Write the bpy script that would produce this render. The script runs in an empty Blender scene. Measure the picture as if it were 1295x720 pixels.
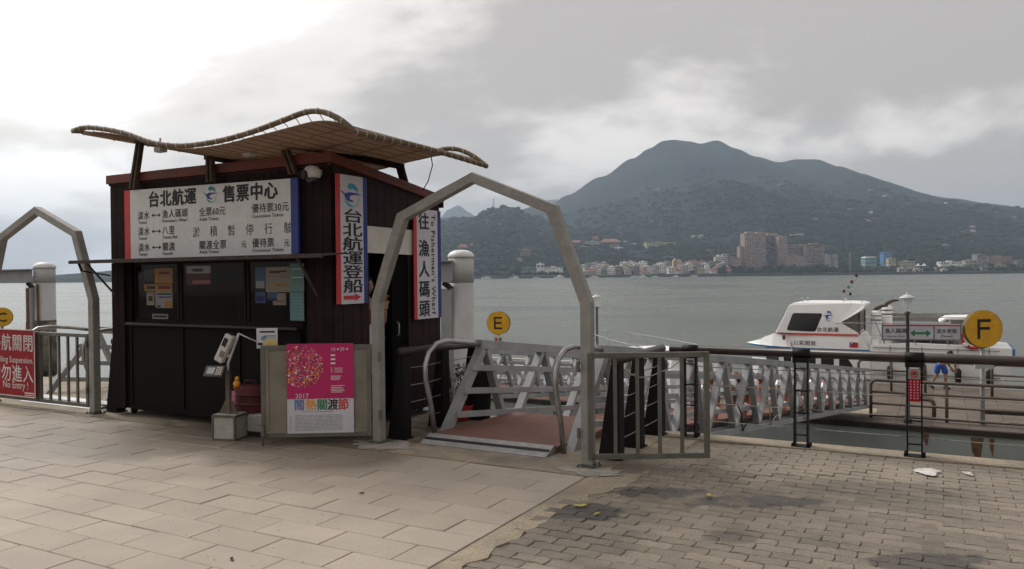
import bpy, math, random
from mathutils import Vector, Matrix, noise
random.seed(7)
R = math.radians
sc = bpy.context.scene
COL = sc.collection

# ------------------------------------------------------------------ camera
cam_d = bpy.data.cameras.new('camera')
cam = bpy.data.objects.new('camera', cam_d)
COL.objects.link(cam)
cam.location = (0, 0, 1.65)
cam.rotation_euler = (Matrix.Rotation(R(90 - 0.63), 3, 'X') @ Matrix.Rotation(R(-0.573), 3, 'Z')).to_euler()
cam_d.sensor_width = 36
cam_d.lens = 27.8
cam_d.clip_start = 0.05
cam_d.clip_end = 60000
sc.camera = cam
sc.view_settings.view_transform = 'Standard'
sc.view_settings.look = 'None'
sc.view_settings.exposure = 0.92
sc.view_settings.gamma = 1.0
sc.cycles.max_bounces = 6
sc.cycles.diffuse_bounces = 3
sc.cycles.glossy_bounces = 3
sc.cycles.transmission_bounces = 4
sc.cycles.transparent_max_bounces = 12
sc.cycles.volume_bounces = 0
sc.cycles.caustics_reflective = False
sc.cycles.caustics_refractive = False

# ------------------------------------------------------------------ sky and sun
SUN_EL, SUN_AZ = R(42), R(-48)          # azimuth from +Y towards +X
sun_dir = Vector((math.sin(SUN_AZ) * math.cos(SUN_EL), math.cos(SUN_AZ) * math.cos(SUN_EL), math.sin(SUN_EL)))
world = bpy.data.worlds.new('World')
sc.world = world
world.use_nodes = True
nt = world.node_tree
nt.nodes.clear()
def N(t, **kw):
    n = nt.nodes.new(t)
    for k, v in kw.items():
        setattr(n, k, v)
    return n
def L(a, b):
    nt.links.new(a, b)
def MATH(op, a, b=None, clamp=False):
    n = N('ShaderNodeMath', operation=op, use_clamp=clamp)
    for i, x in enumerate((a, b)):
        if x is None:
            continue
        if isinstance(x, (int, float)):
            n.inputs[i].default_value = x
        else:
            L(x, n.inputs[i])
    return n.outputs[0]
out = N('ShaderNodeOutputWorld')
bg = N('ShaderNodeBackground')
bg.inputs['Strength'].default_value = 0.1
L(bg.outputs[0], out.inputs['Surface'])
sky = N('ShaderNodeTexSky', sky_type='NISHITA')
sky.sun_disc = False
sky.sun_elevation = SUN_EL
sky.sun_rotation = SUN_AZ
sky.air_density = 1.5
sky.dust_density = 4.0
tc = N('ShaderNodeTexCoord')
sep = N('ShaderNodeSeparateXYZ')
L(tc.outputs['Generated'], sep.inputs[0])
zc = MATH('ADD', MATH('MAXIMUM', sep.outputs[2], 0.0), 0.26)
px_ = MATH('DIVIDE', sep.outputs[0], zc)
py_ = MATH('DIVIDE', sep.outputs[1], zc)
comb = N('ShaderNodeCombineXYZ')
L(px_, comb.inputs[0]); L(py_, comb.inputs[1])
mp = N('ShaderNodeMapping')
mp.inputs['Location'].default_value = (3.1, 0.4, 0)
mp.inputs['Scale'].default_value = (0.7, 0.75, 1)
L(comb.outputs[0], mp.inputs[0])
n1 = N('ShaderNodeTexNoise')
n1.inputs['Scale'].default_value = 1.15
n1.inputs['Detail'].default_value = 8
n1.inputs['Roughness'].default_value = 0.58
n1.inputs['Distortion'].default_value = 0.15
L(mp.outputs[0], n1.inputs['Vector'])
# thin bright overcast near the sun's side, thicker grey cloud away from it
dotn = N('ShaderNodeVectorMath', operation='DOT_PRODUCT')
L(tc.outputs['Generated'], dotn.inputs[0])
dotn.inputs[1].default_value = tuple(sun_dir)
glow = N('ShaderNodeMapRange')
glow.interpolation_type = 'SMOOTHSTEP'
glow.inputs['From Min'].default_value = 0.40
glow.inputs['From Max'].default_value = 1.0
L(dotn.outputs['Value'], glow.inputs['Value'])
cov = MATH('SUBTRACT', MATH('SUBTRACT', MATH('MULTIPLY', n1.outputs[0], 3.0), 0.38), MATH('MULTIPLY', glow.outputs[0], 0.85))
ramp = N('ShaderNodeValToRGB')
ramp.color_ramp.interpolation = 'EASE'
e = ramp.color_ramp.elements
e[0].position = 0.28; e[0].color = (8.9, 8.7, 8.45, 1)
e[1].position = 1.0; e[1].color = (2.9, 2.58, 2.34, 1)
m_ = ramp.color_ramp.elements.new(0.62); m_.color = (5.7, 5.3, 4.95, 1)
L(cov, ramp.inputs[0])
mixs = N('ShaderNodeMixRGB')
mixs.inputs[0].default_value = 0.93
L(sky.outputs[0], mixs.inputs[1])
L(ramp.outputs[0], mixs.inputs[2])
L(mixs.outputs[0], bg.inputs['Color'])

sun_l = bpy.data.lights.new('sun', 'SUN')
sun_l.energy = 1.3
sun_l.angle = R(18)
sun_l.color = (1.0, 0.96, 0.9)
sun_o = bpy.data.objects.new('sun', sun_l)
COL.objects.link(sun_o)
sun_o.location = (-20, 20, 40)
sun_o.rotation_euler = (-sun_dir).to_track_quat('-Z', 'Y').to_euler()

# ------------------------------------------------------------------ materials
MATS = {}
def mat(name, c, c2=None, scale=4.0, rough=0.7, metal=0.0, bump=0.0, bscale=60.0, rnd=0.0,
        grain=0.12, gscale=90.0, lo=0.35, hi=0.65, spec=0.4, alpha=1.0, coat=0.0, bdist=0.01):
    if name in MATS:
        return MATS[name]
    m = bpy.data.materials.new(name)
    m.use_nodes = True
    t = m.node_tree
    b = t.nodes['Principled BSDF']
    geo = t.nodes.new('ShaderNodeNewGeometry')
    n = t.nodes.new('ShaderNodeTexNoise')
    n.inputs['Scale'].default_value = scale
    n.inputs['Detail'].default_value = 6
    n.inputs['Roughness'].default_value = 0.6
    t.links.new(geo.outputs['Position'], n.inputs['Vector'])
    mr = t.nodes.new('ShaderNodeMapRange')
    mr.inputs['From Min'].default_value = lo
    mr.inputs['From Max'].default_value = hi
    t.links.new(n.outputs[0], mr.inputs['Value'])
    mx = t.nodes.new('ShaderNodeMixRGB')
    if c2 is None:
        c2 = tuple(x * 0.78 for x in c)
    mx.inputs[1].default_value = (*c, 1)
    mx.inputs[2].default_value = (*c2, 1)
    t.links.new(mr.outputs[0], mx.inputs[0])
    g = t.nodes.new('ShaderNodeTexNoise')
    g.inputs['Scale'].default_value = gscale
    g.inputs['Detail'].default_value = 3
    t.links.new(geo.outputs['Position'], g.inputs['Vector'])
    gm = t.nodes.new('ShaderNodeMapRange')
    gm.inputs['From Min'].default_value = 0.3
    gm.inputs['From Max'].default_value = 0.7
    gm.inputs['To Min'].default_value = 1 - grain
    gm.inputs['To Max'].default_value = 1 + grain
    t.links.new(g.outputs[0], gm.inputs['Value'])
    val = gm.outputs[0]
    if rnd:
        oi = t.nodes.new('ShaderNodeObjectInfo')
        rm = t.nodes.new('ShaderNodeMapRange')
        rm.inputs['To Min'].default_value = 1 - rnd
        rm.inputs['To Max'].default_value = 1 + rnd
        t.links.new(oi.outputs['Random'], rm.inputs['Value'])
        mm = t.nodes.new('ShaderNodeMath'); mm.operation = 'MULTIPLY'
        t.links.new(val, mm.inputs[0]); t.links.new(rm.outputs[0], mm.inputs[1])
        val = mm.outputs[0]
    vm = t.nodes.new('ShaderNodeVectorMath'); vm.operation = 'SCALE'
    t.links.new(mx.outputs[0], vm.inputs[0]); t.links.new(val, vm.inputs['Scale'])
    t.links.new(vm.outputs[0], b.inputs['Base Color'])
    b.inputs['Roughness'].default_value = rough
    b.inputs['Metallic'].default_value = metal
    b.inputs['Specular IOR Level'].default_value = spec
    b.inputs['Coat Weight'].default_value = coat
    if bump:
        bn = t.nodes.new('ShaderNodeTexNoise')
        bn.inputs['Scale'].default_value = bscale
        bn.inputs['Detail'].default_value = 5
        t.links.new(geo.outputs['Position'], bn.inputs['Vector'])
        bp = t.nodes.new('ShaderNodeBump')
        bp.inputs['Strength'].default_value = bump
        bp.inputs['Distance'].default_value = bdist
        t.links.new(bn.outputs[0], bp.inputs['Height'])
        t.links.new(bp.outputs[0], b.inputs['Normal'])
    MATS[name] = m
    return m

def add_stains_and_shade(m, spots, col=(0.35, 0.34, 0.36), ns=6.0, lo_=1.95):
    """multiply the base colour inside irregular damp stains and painted contact shade: (x, y, rx, ry, strength)"""
    t = m.node_tree
    b = t.nodes['Principled BSDF']
    src = b.inputs['Base Color'].links[0].from_socket
    geo = t.nodes.new('ShaderNodeNewGeometry')
    nz = t.nodes.new('ShaderNodeTexNoise'); nz.inputs['Scale'].default_value = ns; nz.inputs['Detail'].default_value = 5
    t.links.new(geo.outputs['Position'], nz.inputs['Vector'])
    acc = None
    for (x, y, rx, ry, s) in spots:
        mp = t.nodes.new('ShaderNodeVectorMath'); mp.operation = 'SUBTRACT'
        t.links.new(geo.outputs['Position'], mp.inputs[0]); mp.inputs[1].default_value = (x, y, 0)
        dv = t.nodes.new('ShaderNodeVectorMath'); dv.operation = 'DIVIDE'
        t.links.new(mp.outputs[0], dv.inputs[0]); dv.inputs[1].default_value = (rx, ry, 1)
        ln = t.nodes.new('ShaderNodeVectorMath'); ln.operation = 'LENGTH'
        t.links.new(dv.outputs[0], ln.inputs[0])
        ad = t.nodes.new('ShaderNodeMath'); ad.operation = 'MULTIPLY_ADD'
        t.links.new(nz.outputs[0], ad.inputs[0]); ad.inputs[1].default_value = 1.6
        t.links.new(ln.outputs['Value'], ad.inputs[2])
        r = t.nodes.new('ShaderNodeMapRange'); r.interpolation_type = 'SMOOTHSTEP'
        r.inputs['From Min'].default_value = lo_; r.inputs['From Max'].default_value = 1.6
        r.inputs['To Min'].default_value = 0; r.inputs['To Max'].default_value = s
        t.links.new(ad.outputs[0], r.inputs['Value'])
        if acc is None:
            acc = r.outputs[0]
        else:
            mxx = t.nodes.new('ShaderNodeMath'); mxx.operation = 'MAXIMUM'
            t.links.new(acc, mxx.inputs[0]); t.links.new(r.outputs[0], mxx.inputs[1]); acc = mxx.outputs[0]
    mu = t.nodes.new('ShaderNodeMixRGB'); mu.blend_type = 'MULTIPLY'
    t.links.new(acc, mu.inputs[0]); t.links.new(src, mu.inputs[1]); mu.inputs[2].default_value = (*col, 1)
    t.links.new(mu.outputs[0], b.inputs['Base Color'])
    ro = t.nodes.new('ShaderNodeMapRange')
    ro.inputs['To Min'].default_value = b.inputs['Roughness'].default_value
    ro.inputs['To Max'].default_value = 0.45
    t.links.new(acc, ro.inputs['Value']); t.links.new(ro.outputs[0], b.inputs['Roughness'])

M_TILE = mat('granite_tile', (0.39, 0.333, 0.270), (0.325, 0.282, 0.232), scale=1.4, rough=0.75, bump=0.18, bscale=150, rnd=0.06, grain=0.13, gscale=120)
M_JOINT = mat('dark_joint_mortar', (0.125, 0.105, 0.085), (0.19, 0.16, 0.125), scale=3, rough=0.95, bump=0.3, bscale=60)
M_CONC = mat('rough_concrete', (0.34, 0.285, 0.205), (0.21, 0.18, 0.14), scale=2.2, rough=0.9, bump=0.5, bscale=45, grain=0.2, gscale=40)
M_PAVER = mat('worn_concrete_paver', (0.235, 0.202, 0.160), (0.155, 0.134, 0.108), scale=1.3, rough=0.85, bump=0.5, bscale=60, rnd=0.16, grain=0.2, gscale=80)
add_stains_and_shade(M_PAVER, [(0.50, 5.52, 0.30, 0.20, 0.95), (1.10, 6.0, 0.35, 0.16, 0.9), (1.75, 5.75, 0.55, 0.17, 0.9), (2.35, 4.5, 0.33, 0.16, 0.85),
                     (1.35, 4.95, 0.16, 0.12, 0.6), (0.3, 5.05, 0.5, 0.5, 0.25), (2.6, 6.0, 0.9, 0.25, 0.25)], (0.27, 0.27, 0.29))
add_stains_and_shade(M_TILE, [(-4.2, 8.1, 2.4, 0.75, 0.9), (-1.9, 7.35, 0.8, 0.45, 0.7), (-2.6, 6.8, 1.0, 0.30, 0.35), (-6.2, 9.0, 1.2, 0.5, 0.5), (-4.6, 7.2, 1.6, 0.5, 0.3)], (0.50, 0.47, 0.45), 1.8, 2.5)  # patches at the kiosk base: damp mixed with contact shade painted into the colour
add_stains_and_shade(M_CONC, [(-3.2, 8.2, 2.6, 0.9, 0.8), (-1.7, 7.9, 0.5, 0.3, 0.7), (0.0, 7.0, 0.3, 0.2, 0.3), (1.0, 6.9, 0.4, 0.3, 0.6)], (0.42, 0.40, 0.38))  # the broad patch by the kiosk also holds damp and painted contact shade
M_QUAY = mat('quay_wall_concrete', (0.16, 0.15, 0.12), (0.09, 0.085, 0.07), scale=1.2, rough=0.9, bump=0.5, bscale=20)
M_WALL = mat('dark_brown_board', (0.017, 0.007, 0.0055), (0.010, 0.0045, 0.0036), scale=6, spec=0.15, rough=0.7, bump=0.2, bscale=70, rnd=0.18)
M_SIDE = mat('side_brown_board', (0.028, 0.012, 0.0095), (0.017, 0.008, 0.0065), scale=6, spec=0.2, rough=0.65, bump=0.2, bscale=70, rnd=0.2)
M_BLACK = mat('black_counter_panel', (0.005, 0.0042, 0.0036), scale=5, rough=0.7, spec=0.12)
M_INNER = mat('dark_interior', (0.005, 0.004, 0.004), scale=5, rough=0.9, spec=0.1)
M_TRIM = mat('red_brown_fascia', (0.155, 0.038, 0.024), (0.11, 0.028, 0.018), scale=3, rough=0.6, bump=0.1)
M_WOODP = mat('weathered_post_wood', (0.095, 0.065, 0.045), (0.055, 0.036, 0.026), scale=9, rough=0.8, bump=0.3)
M_MEMB = mat('canopy_membrane', (0.32, 0.24, 0.19), (0.25, 0.185, 0.145), scale=2.5, rough=0.85, bump=0.3, bscale=120, grain=0.18, gscale=60)
M_RIM = mat('canopy_rim_tube', (0.17, 0.12, 0.075), (0.10, 0.07, 0.045), scale=8, rough=0.7)
M_ROPE = mat('pale_lashing_cord', (0.42, 0.38, 0.31), scale=10, rough=0.9)
M_GREY = mat('grey_painted_steel', (0.275, 0.27, 0.25), (0.215, 0.21, 0.19), scale=5, rough=0.5, bump=0.2, bscale=30, grain=0.09, gscale=25)
M_GATE = mat('dull_gate_steel', (0.155, 0.155, 0.135), (0.105, 0.10, 0.085), scale=4, rough=0.5, metal=0.25, bump=0.15, bscale=60, grain=0.15)
M_SHEET = mat('grubby_gate_sheet', (0.23, 0.215, 0.17), (0.165, 0.15, 0.12), scale=3, rough=0.6, bump=0.1)
M_GANG = mat('grey_gangway_paint', (0.38, 0.40, 0.41), (0.28, 0.29, 0.295), scale=3, rough=0.5, bump=0.1, grain=0.1)
M_ALU = mat('dull_aluminium', (0.38, 0.38, 0.38), (0.26, 0.26, 0.26), scale=8, rough=0.55, metal=0.25, grain=0.1)
M_STAIN = mat('brushed_steel_tube', (0.44, 0.43, 0.42), (0.3, 0.29, 0.28), scale=5, rough=0.35, metal=0.8)
M_DECK = mat('red_brown_deck', (0.20, 0.090, 0.068), (0.145, 0.07, 0.055), scale=2.2, rough=0.75, bump=0.3, bscale=80, rnd=0.06)
t_ = M_MEMB.node_tree; b_ = t_.nodes['Principled BSDF']; tr_ = t_.nodes.new('ShaderNodeBsdfTranslucent'); tr_.inputs['Color'].default_value = (0.5, 0.37, 0.28, 1)
ms_ = t_.nodes.new('ShaderNodeMixShader'); ms_.inputs[0].default_value = 0.36
t_.links.new(b_.outputs[0], ms_.inputs[1]); t_.links.new(tr_.outputs[0], ms_.inputs[2]); t_.links.new(ms_.outputs[0], t_.nodes['Material Output'].inputs['Surface'])
M_RUBBER = mat('black_rubber', (0.018, 0.018, 0.02), scale=8, rough=0.7)
M_POST = mat('black_fence_post', (0.006, 0.006, 0.0065), (0.010, 0.009, 0.008), scale=6, rough=0.6, spec=0.2)
M_RAIL = mat('dark_brown_rail', (0.050, 0.034, 0.030), (0.03, 0.021, 0.019), scale=4, rough=0.35, grain=0.15)
M_CABLE = mat('steel_cable', (0.40, 0.39, 0.37), (0.22, 0.2, 0.18), scale=20, rough=0.45, metal=0.6)
M_PILE = mat('pale_pile_paint', (0.50, 0.50, 0.49), (0.40, 0.40, 0.39), scale=1.5, rough=0.6)
M_PILEC = mat('white_pile_cap', (0.78, 0.78, 0.78), scale=3, rough=0.5)
M_BEAM = mat('beam_grey_paint', (0.33, 0.34, 0.35), (0.25, 0.26, 0.26), scale=2, rough=0.6)
M_RUST = mat('rust_streak', (0.22, 0.11, 0.045), (0.09, 0.055, 0.035), scale=5, rough=0.9)
M_WHITE = mat('white_boat_paint', (0.90, 0.90, 0.89), (0.86, 0.86, 0.85), scale=2, rough=0.35, grain=0.03)
M_WHITE2 = mat('white_panel', (0.66, 0.63, 0.58), (0.56, 0.53, 0.49), scale=3, rough=0.6)
M_SIGNW = mat('sign_white', (0.62, 0.63, 0.64), (0.575, 0.58, 0.58), scale=3, rough=0.5, grain=0.05, gscale=20)
M_BANW = mat('banner_white', (0.62, 0.60, 0.66), (0.56, 0.54, 0.60), scale=2, rough=0.5, grain=0.03)
M_RED = mat('sign_red', (0.55, 0.035, 0.04), (0.48, 0.03, 0.035), scale=3, rough=0.5, grain=0.04)
M_DRED = mat('notice_red', (0.30, 0.012, 0.022), (0.26, 0.010, 0.018), scale=3, spec=0.15, rough=0.5, grain=0.04)
M_BLUE = mat('sign_blue', (0.025, 0.045, 0.24), (0.02, 0.035, 0.19), scale=3, rough=0.5, grain=0.04)
M_INK = mat('black_lettering', (0.014, 0.014, 0.018), scale=3, rough=0.6)
M_NAVY = mat('navy_print', (0.03, 0.05, 0.27), scale=3, rough=0.5, grain=0.03)
M_CYAN = mat('cyan_print', (0.03, 0.34, 0.50), scale=3, rough=0.5, grain=0.03)
M_LETW = mat('white_lettering', (0.72, 0.70, 0.68), scale=3, rough=0.6, grain=0.03)
M_MAG = mat('poster_magenta', (0.46, 0.012, 0.125), (0.42, 0.011, 0.115), scale=2, rough=0.35, grain=0.02)
M_PAPW = mat('poster_white', (0.60, 0.60, 0.66), scale=2, rough=0.35, grain=0.02)
M_YEL = mat('sign_yellow', (0.76, 0.40, 0.015), (0.62, 0.32, 0.015), scale=5, rough=0.5, grain=0.04)
M_GOLD = mat('print_orange', (0.72, 0.33, 0.03), scale=3, rough=0.5, grain=0.03)
M_GREEN = mat('print_green', (0.03, 0.22, 0.10), scale=3, rough=0.5, grain=0.03)
M_CREAM = mat('print_cream', (0.62, 0.55, 0.42), scale=3, rough=0.6, grain=0.05)
M_TEAL = mat('print_teal', (0.10, 0.19, 0.19), scale=3, rough=0.6, grain=0.05)
M_SKYB = mat('print_sky_blue', (0.10, 0.24, 0.50), scale=3, rough=0.5, grain=0.05)
M_PURP = mat('print_purple', (0.16, 0.05, 0.30), scale=3, rough=0.5, grain=0.03)
M_PINK = mat('pink_cloth', (0.62, 0.24, 0.36), scale=20, rough=0.9)
M_MAROON = mat('maroon_bag', (0.10, 0.018, 0.016), (0.06, 0.012, 0.012), scale=12, rough=0.8, bump=0.4)
M_ORNG = mat('orange_float', (0.38, 0.13, 0.05), (0.28, 0.10, 0.045), scale=5, rough=0.7, rnd=0.25)
M_ROPED = mat('red_float', (0.55, 0.05, 0.04), scale=5, rough=0.6)
M_BROWNR = mat('brown_pipe_paint', (0.125, 0.095, 0.075), (0.085, 0.065, 0.05), scale=3, rough=0.6)
M_PDECK = mat('pontoon_deck_boards', (0.150, 0.118, 0.095), (0.10, 0.08, 0.065), scale=1.5, rough=0.8, bump=0.3, rnd=0.12)
M_PHULL = mat('pontoon_hull_concrete', (0.36, 0.39, 0.38), (0.29, 0.31, 0.30), scale=0.8, rough=0.6, grain=0.05)
M_FEND = mat('dark_timber_fender', (0.05, 0.038, 0.03), (0.03, 0.024, 0.02), scale=3, rough=0.9, bump=0.4)
M_GLASSD = mat('dark_window_glass', (0.02, 0.022, 0.024), scale=3, rough=0.12, grain=0.1, spec=0.6)
M_GUN = mat('blue_gunwale', (0.04, 0.20, 0.46), scale=3, rough=0.5)
M_SKIN = mat('skin', (0.36, 0.20, 0.13), scale=10, rough=0.6)
M_HAIR = mat('black_hair', (0.012, 0.010, 0.009), scale=30, rough=0.6)
M_SHIRTY = mat('yellow_shirt', (0.68, 0.50, 0.03), scale=10, rough=0.85)
M_SHORTS = mat('blue_shorts', (0.03, 0.11, 0.42), scale=10, rough=0.85)
M_SHIRTB = mat('reddish_brown_shirt', (0.20, 0.07, 0.05), scale=10, rough=0.9)
M_TROU = mat('navy_trousers', (0.03, 0.035, 0.07), scale=10, rough=0.9)
M_APRON = mat('white_cloth', (0.6, 0.6, 0.64), scale=10, rough=0.9)
M_LEAFY = mat('dry_yellow_leaf', (0.50, 0.42, 0.05), (0.34, 0.30, 0.06), scale=30, rough=0.7)
M_FOL = mat('croton_foliage', (0.10, 0.085, 0.03), (0.05, 0.07, 0.02), scale=25, rough=0.6, rnd=0.1)
M_STEM = mat('plant_stem', (0.08, 0.06, 0.035), scale=20, rough=0.9)
M_SPILL = mat('white_spill', (0.66, 0.65, 0.62), (0.5, 0.49, 0.46), scale=14, rough=0.8)
M_PLAST = mat('pale_plastic', (0.55, 0.54, 0.51), (0.47, 0.46, 0.43), scale=6, rough=0.4)
M_FRAMEB = mat('brown_angle_frame', (0.14, 0.115, 0.08), (0.09, 0.07, 0.05), scale=8, rough=0.7)
M_SCREEN = mat('lcd_screen', (0.42, 0.45, 0.44), scale=6, rough=0.2)

def glass_mat(name, col, al):
    m = bpy.data.materials.new(name); m.use_nodes = True
    t = m.node_tree
    b = t.nodes['Principled BSDF']
    b.inputs['Base Color'].default_value = (*col, 1)
    b.inputs['Roughness'].default_value = 0.05
    b.inputs['Alpha'].default_value = al
    return m
M_PANE = glass_mat('booth_window_glass', (0.01, 0.01, 0.01), 0.22)
M_LAMPG = glass_mat('lamp_glass', (0.7, 0.72, 0.73), 0.35)

# ------------------------------------------------------------------ geometry helpers
TH = R(28.4)
cT, sT = math.cos(TH), math.sin(TH)
def XY(u, v):                      # quay frame (u along the quay, v towards the river) to world
    return (u * cT + v * sT, -u * sT + v * cT)

OFF = {}
class MB:
    """collects shapes and links them as ONE mesh object"""
    def __init__(s):
        s.v = []; s.f = []; s.m = []; s.sm = []
    def add(s, vs, fs, mi=0, smooth=False):
        b = len(s.v)
        s.v += [tuple(p) for p in vs]
        for f in fs:
            s.f.append(tuple(i + b for i in f)); s.m.append(mi); s.sm.append(smooth)
        return s
    def box(s, x0, x1, y0, y1, z0, z1, mi=0):
        vs = [(x0,y0,z0),(x1,y0,z0),(x1,y1,z0),(x0,y1,z0),(x0,y0,z1),(x1,y0,z1),(x1,y1,z1),(x0,y1,z1)]
        return s.add(vs, [(0,3,2,1),(4,5,6,7),(0,1,5,4),(1,2,6,5),(2,3,7,6),(3,0,4,7)], mi)
    def bar(s, p, q, w, h, mi=0, up=(0, 0, 1)):
        p = Vector(p); q = Vector(q); d = (q - p).normalized(); up = Vector(up)
        if abs(d.dot(up)) > 0.99:
            up = Vector((0, 1, 0))
        a = d.cross(up).normalized() * (w / 2); b = a.cross(d).normalized() * (h / 2)
        vs = [p-a-b, p+a-b, p+a+b, p-a+b, q-a-b, q+a-b, q+a+b, q-a+b]
        return s.add(vs, [(0,1,2,3),(7,6,5,4),(0,4,5,1),(1,5,6,2),(2,6,7,3),(3,7,4,0)], mi)
    def tube(s, pts, r, n=8, mi=0, closed=False):
        P = [Vector(p) for p in pts]; k = len(P)
        rr = r if isinstance(r, (list, tuple)) else [r] * k
        rings = []
        prev = None
        for i, p in enumerate(P):
            if closed:
                d = P[(i + 1) % k] - P[i - 1]
            else:
                d = P[min(i + 1, k - 1)] - P[max(i - 1, 0)]
            d.normalize()
            if prev is None:
                a = d.cross(Vector((0, 0, 1)))
                if a.length < 0.05:
                    a = d.cross(Vector((0, 1, 0)))
            else:
                a = prev - d * prev.dot(d)
            a.normalize(); prev = a
            b = d.cross(a)
            rings.append([p + (a * math.cos(2 * math.pi * j / n) + b * math.sin(2 * math.pi * j / n)) * rr[i] for j in range(n)])
        vs = [x for ring in rings for x in ring]
        fs = []
        for i in range(k if closed else k - 1):
            i2 = (i + 1) % k
            for j in range(n):
                fs.append((i * n + j, i * n + (j + 1) % n, i2 * n + (j + 1) % n, i2 * n + j))
        if not closed:
            fs.append(tuple(range(n))[::-1]); fs.append(tuple((k - 1) * n + j for j in range(n)))
        return s.add(vs, fs, mi, True)
    def lathe(s, prof, c=(0, 0, 0), n=16, mi=0, smooth=True):
        vs = []; fs = []
        for (r, z) in prof:
            for j in range(n):
                a = 2 * math.pi * j / n
                vs.append((c[0] + r * math.cos(a), c[1] + r * math.sin(a), c[2] + z))
        for i in range(len(prof) - 1):
            for j in range(n):
                fs.append((i * n + j, i * n + (j + 1) % n, (i + 1) * n + (j + 1) % n, (i + 1) * n + j))
        fs.append(tuple(range(n))[::-1]); fs.append(tuple((len(prof) - 1) * n + j for j in range(n)))
        return s.add(vs, fs, mi, smooth)
    def disc(s, c, r, nrm, t, n=24, mi=0):
        nrm = Vector(nrm).normalized(); c = Vector(c)
        return s.tube([c - nrm * t / 2, c + nrm * t / 2], r, n, mi).flat()
    def flat(s):
        s.sm = [False] * len(s.sm); return s
    def prism(s, poly, ax, a, b, mi=0):
        """poly: 2-D points in the plane normal to axis ax (0,1,2), extruded from a to b"""
        def p3(p, w):
            if ax == 0: return (w, p[0], p[1])
            if ax == 1: return (p[0], w, p[1])
            return (p[0], p[1], w)
        k = len(poly)
        vs = [p3(p, a) for p in poly] + [p3(p, b) for p in poly]
        fs = [tuple(range(k))[::-1], tuple(range(k, 2 * k))]
        for i in range(k):
            j = (i + 1) % k
            fs.append((i, j, k + j, k + i))
        return s.add(vs, fs, mi)
    def text(s, txt, size, at, right=(1, 0, 0), up=(0, 0, 1), bold=0.0, sx=1.0, mi=0, ax='LEFT', spacing=1.0):
        vs, fs, w = text_geo(txt, 0.0, spacing)
        at = Vector(at); right = Vector(right); up = Vector(up)
        o = {'LEFT': 0, 'CENTER': -w / 2, 'RIGHT': -w}[ax]
        nrm = right.cross(up).normalized() * -0.00018
        b = bold * 0.8
        for k, (dx, dy) in enumerate([(0, 0)] + ([(b, 0), (-b, 0), (0, b * .7), (0, -b * .7)] if bold else [])):
            s.add([at - nrm * k + right * ((x + o + dx) * size * sx) + up * ((y + dy) * size) for x, y in vs], fs, mi)
        return s
    def build(s, name, m, parent=None, loc=None, rot=0.0, kind=None, label=None, bevel=0.0):
        me = bpy.data.meshes.new(name)
        off = Vector((0, 0, 0))
        if parent is not None:
            off = OFF.get(parent.name, off)
        elif loc is not None:
            off = Vector(loc[1]) if isinstance(loc[0], tuple) else off
        me.from_pydata([tuple(Vector(p) - off) for p in s.v], [], s.f)
        for mm in (m if isinstance(m, (list, tuple)) else [m]):
            me.materials.append(mm)
        me.polygons.foreach_set('material_index', s.m)
        me.polygons.foreach_set('use_smooth', s.sm)
        me.update()
        o = bpy.data.objects.new(name, me)
        COL.objects.link(o)
        if parent is not None:
            o.parent = parent; OFF[o.name] = off
        if kind: o['kind'] = kind
        if label: o['label'] = label
        if bevel:
            b = o.modifiers.new('bevel', 'BEVEL'); b.width = bevel; b.segments = 1; b.limit_method = 'ANGLE'; b.angle_limit = R(50)
        return o

_tc = {}
def text_geo(txt, bold, spacing):
    key = (txt, bold, spacing)
    if key in _tc: return _tc[key]
    c = bpy.data.curves.new('letters', 'FONT'); c.body = txt; c.size = 1.0; c.offset = bold; c.resolution_u = 2; c.space_character = spacing
    o = bpy.data.objects.new('letters', c); COL.objects.link(o)
    dg = bpy.context.evaluated_depsgraph_get(); dg.update()
    me = o.evaluated_get(dg).to_mesh()
    vs = [(v.co.x, v.co.y) for v in me.vertices]; fs = [tuple(p.vertices) for p in me.polygons]
    w = max(x for x, y in vs) if vs else 0
    o.evaluated_get(dg).to_mesh_clear()
    bpy.data.objects.remove(o); bpy.data.curves.remove(c)
    _tc[key] = (vs, fs, w)
    return _tc[key]

def thing(name, label, cat, u=0, v=0, z=0, group=None, quay=True, rot=0.0, off=None, pitch=0.0):
    """an Empty at the thing's base that parents its parts.
    quay=True: placed and turned with the quay, and its parts are given in quay coordinates (u, v, z)."""
    o = bpy.data.objects.new(name, None); COL.objects.link(o)
    o.empty_display_size = 0.2
    if quay:
        x, y = XY(u, v); o.location = (x, y, z); o.rotation_euler = (0, 0, -TH); OFF[o.name] = Vector((u, v, z))
    else:
        o.location = (u, v, z); o.rotation_euler = (pitch, 0, rot); OFF[o.name] = Vector(off or (0, 0, 0))
    o['label'] = label; o['category'] = cat
    if group: o['group'] = group
    return o
def single(mb, name, m, label, cat, u, v, z=0, group=None, quay=True, rot=0.0, kind=None, bevel=0.0):
    """a thing that is one mesh"""
    off = Vector((u, v, z)) if quay else Vector((0, 0, 0))
    mb.v = [tuple(Vector(p) - off) for p in mb.v]
    o = mb.build(name, m, kind=kind, bevel=bevel)
    if quay:
        x, y = XY(u, v); o.location = (x, y, z); o.rotation_euler = (0, 0, -TH)
    else:
        o.location = (u, v, z); o.rotation_euler = (0, 0, rot)
    if label: o['label'] = label
    if cat: o['category'] = cat
    if group: o['group'] = group
    return o
def struct(mb, name, m, quay=False):
    o = mb.build(name, m); o['kind'] = 'structure'
    if quay: o.rotation_euler = (0, 0, -TH)
    return o
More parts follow.
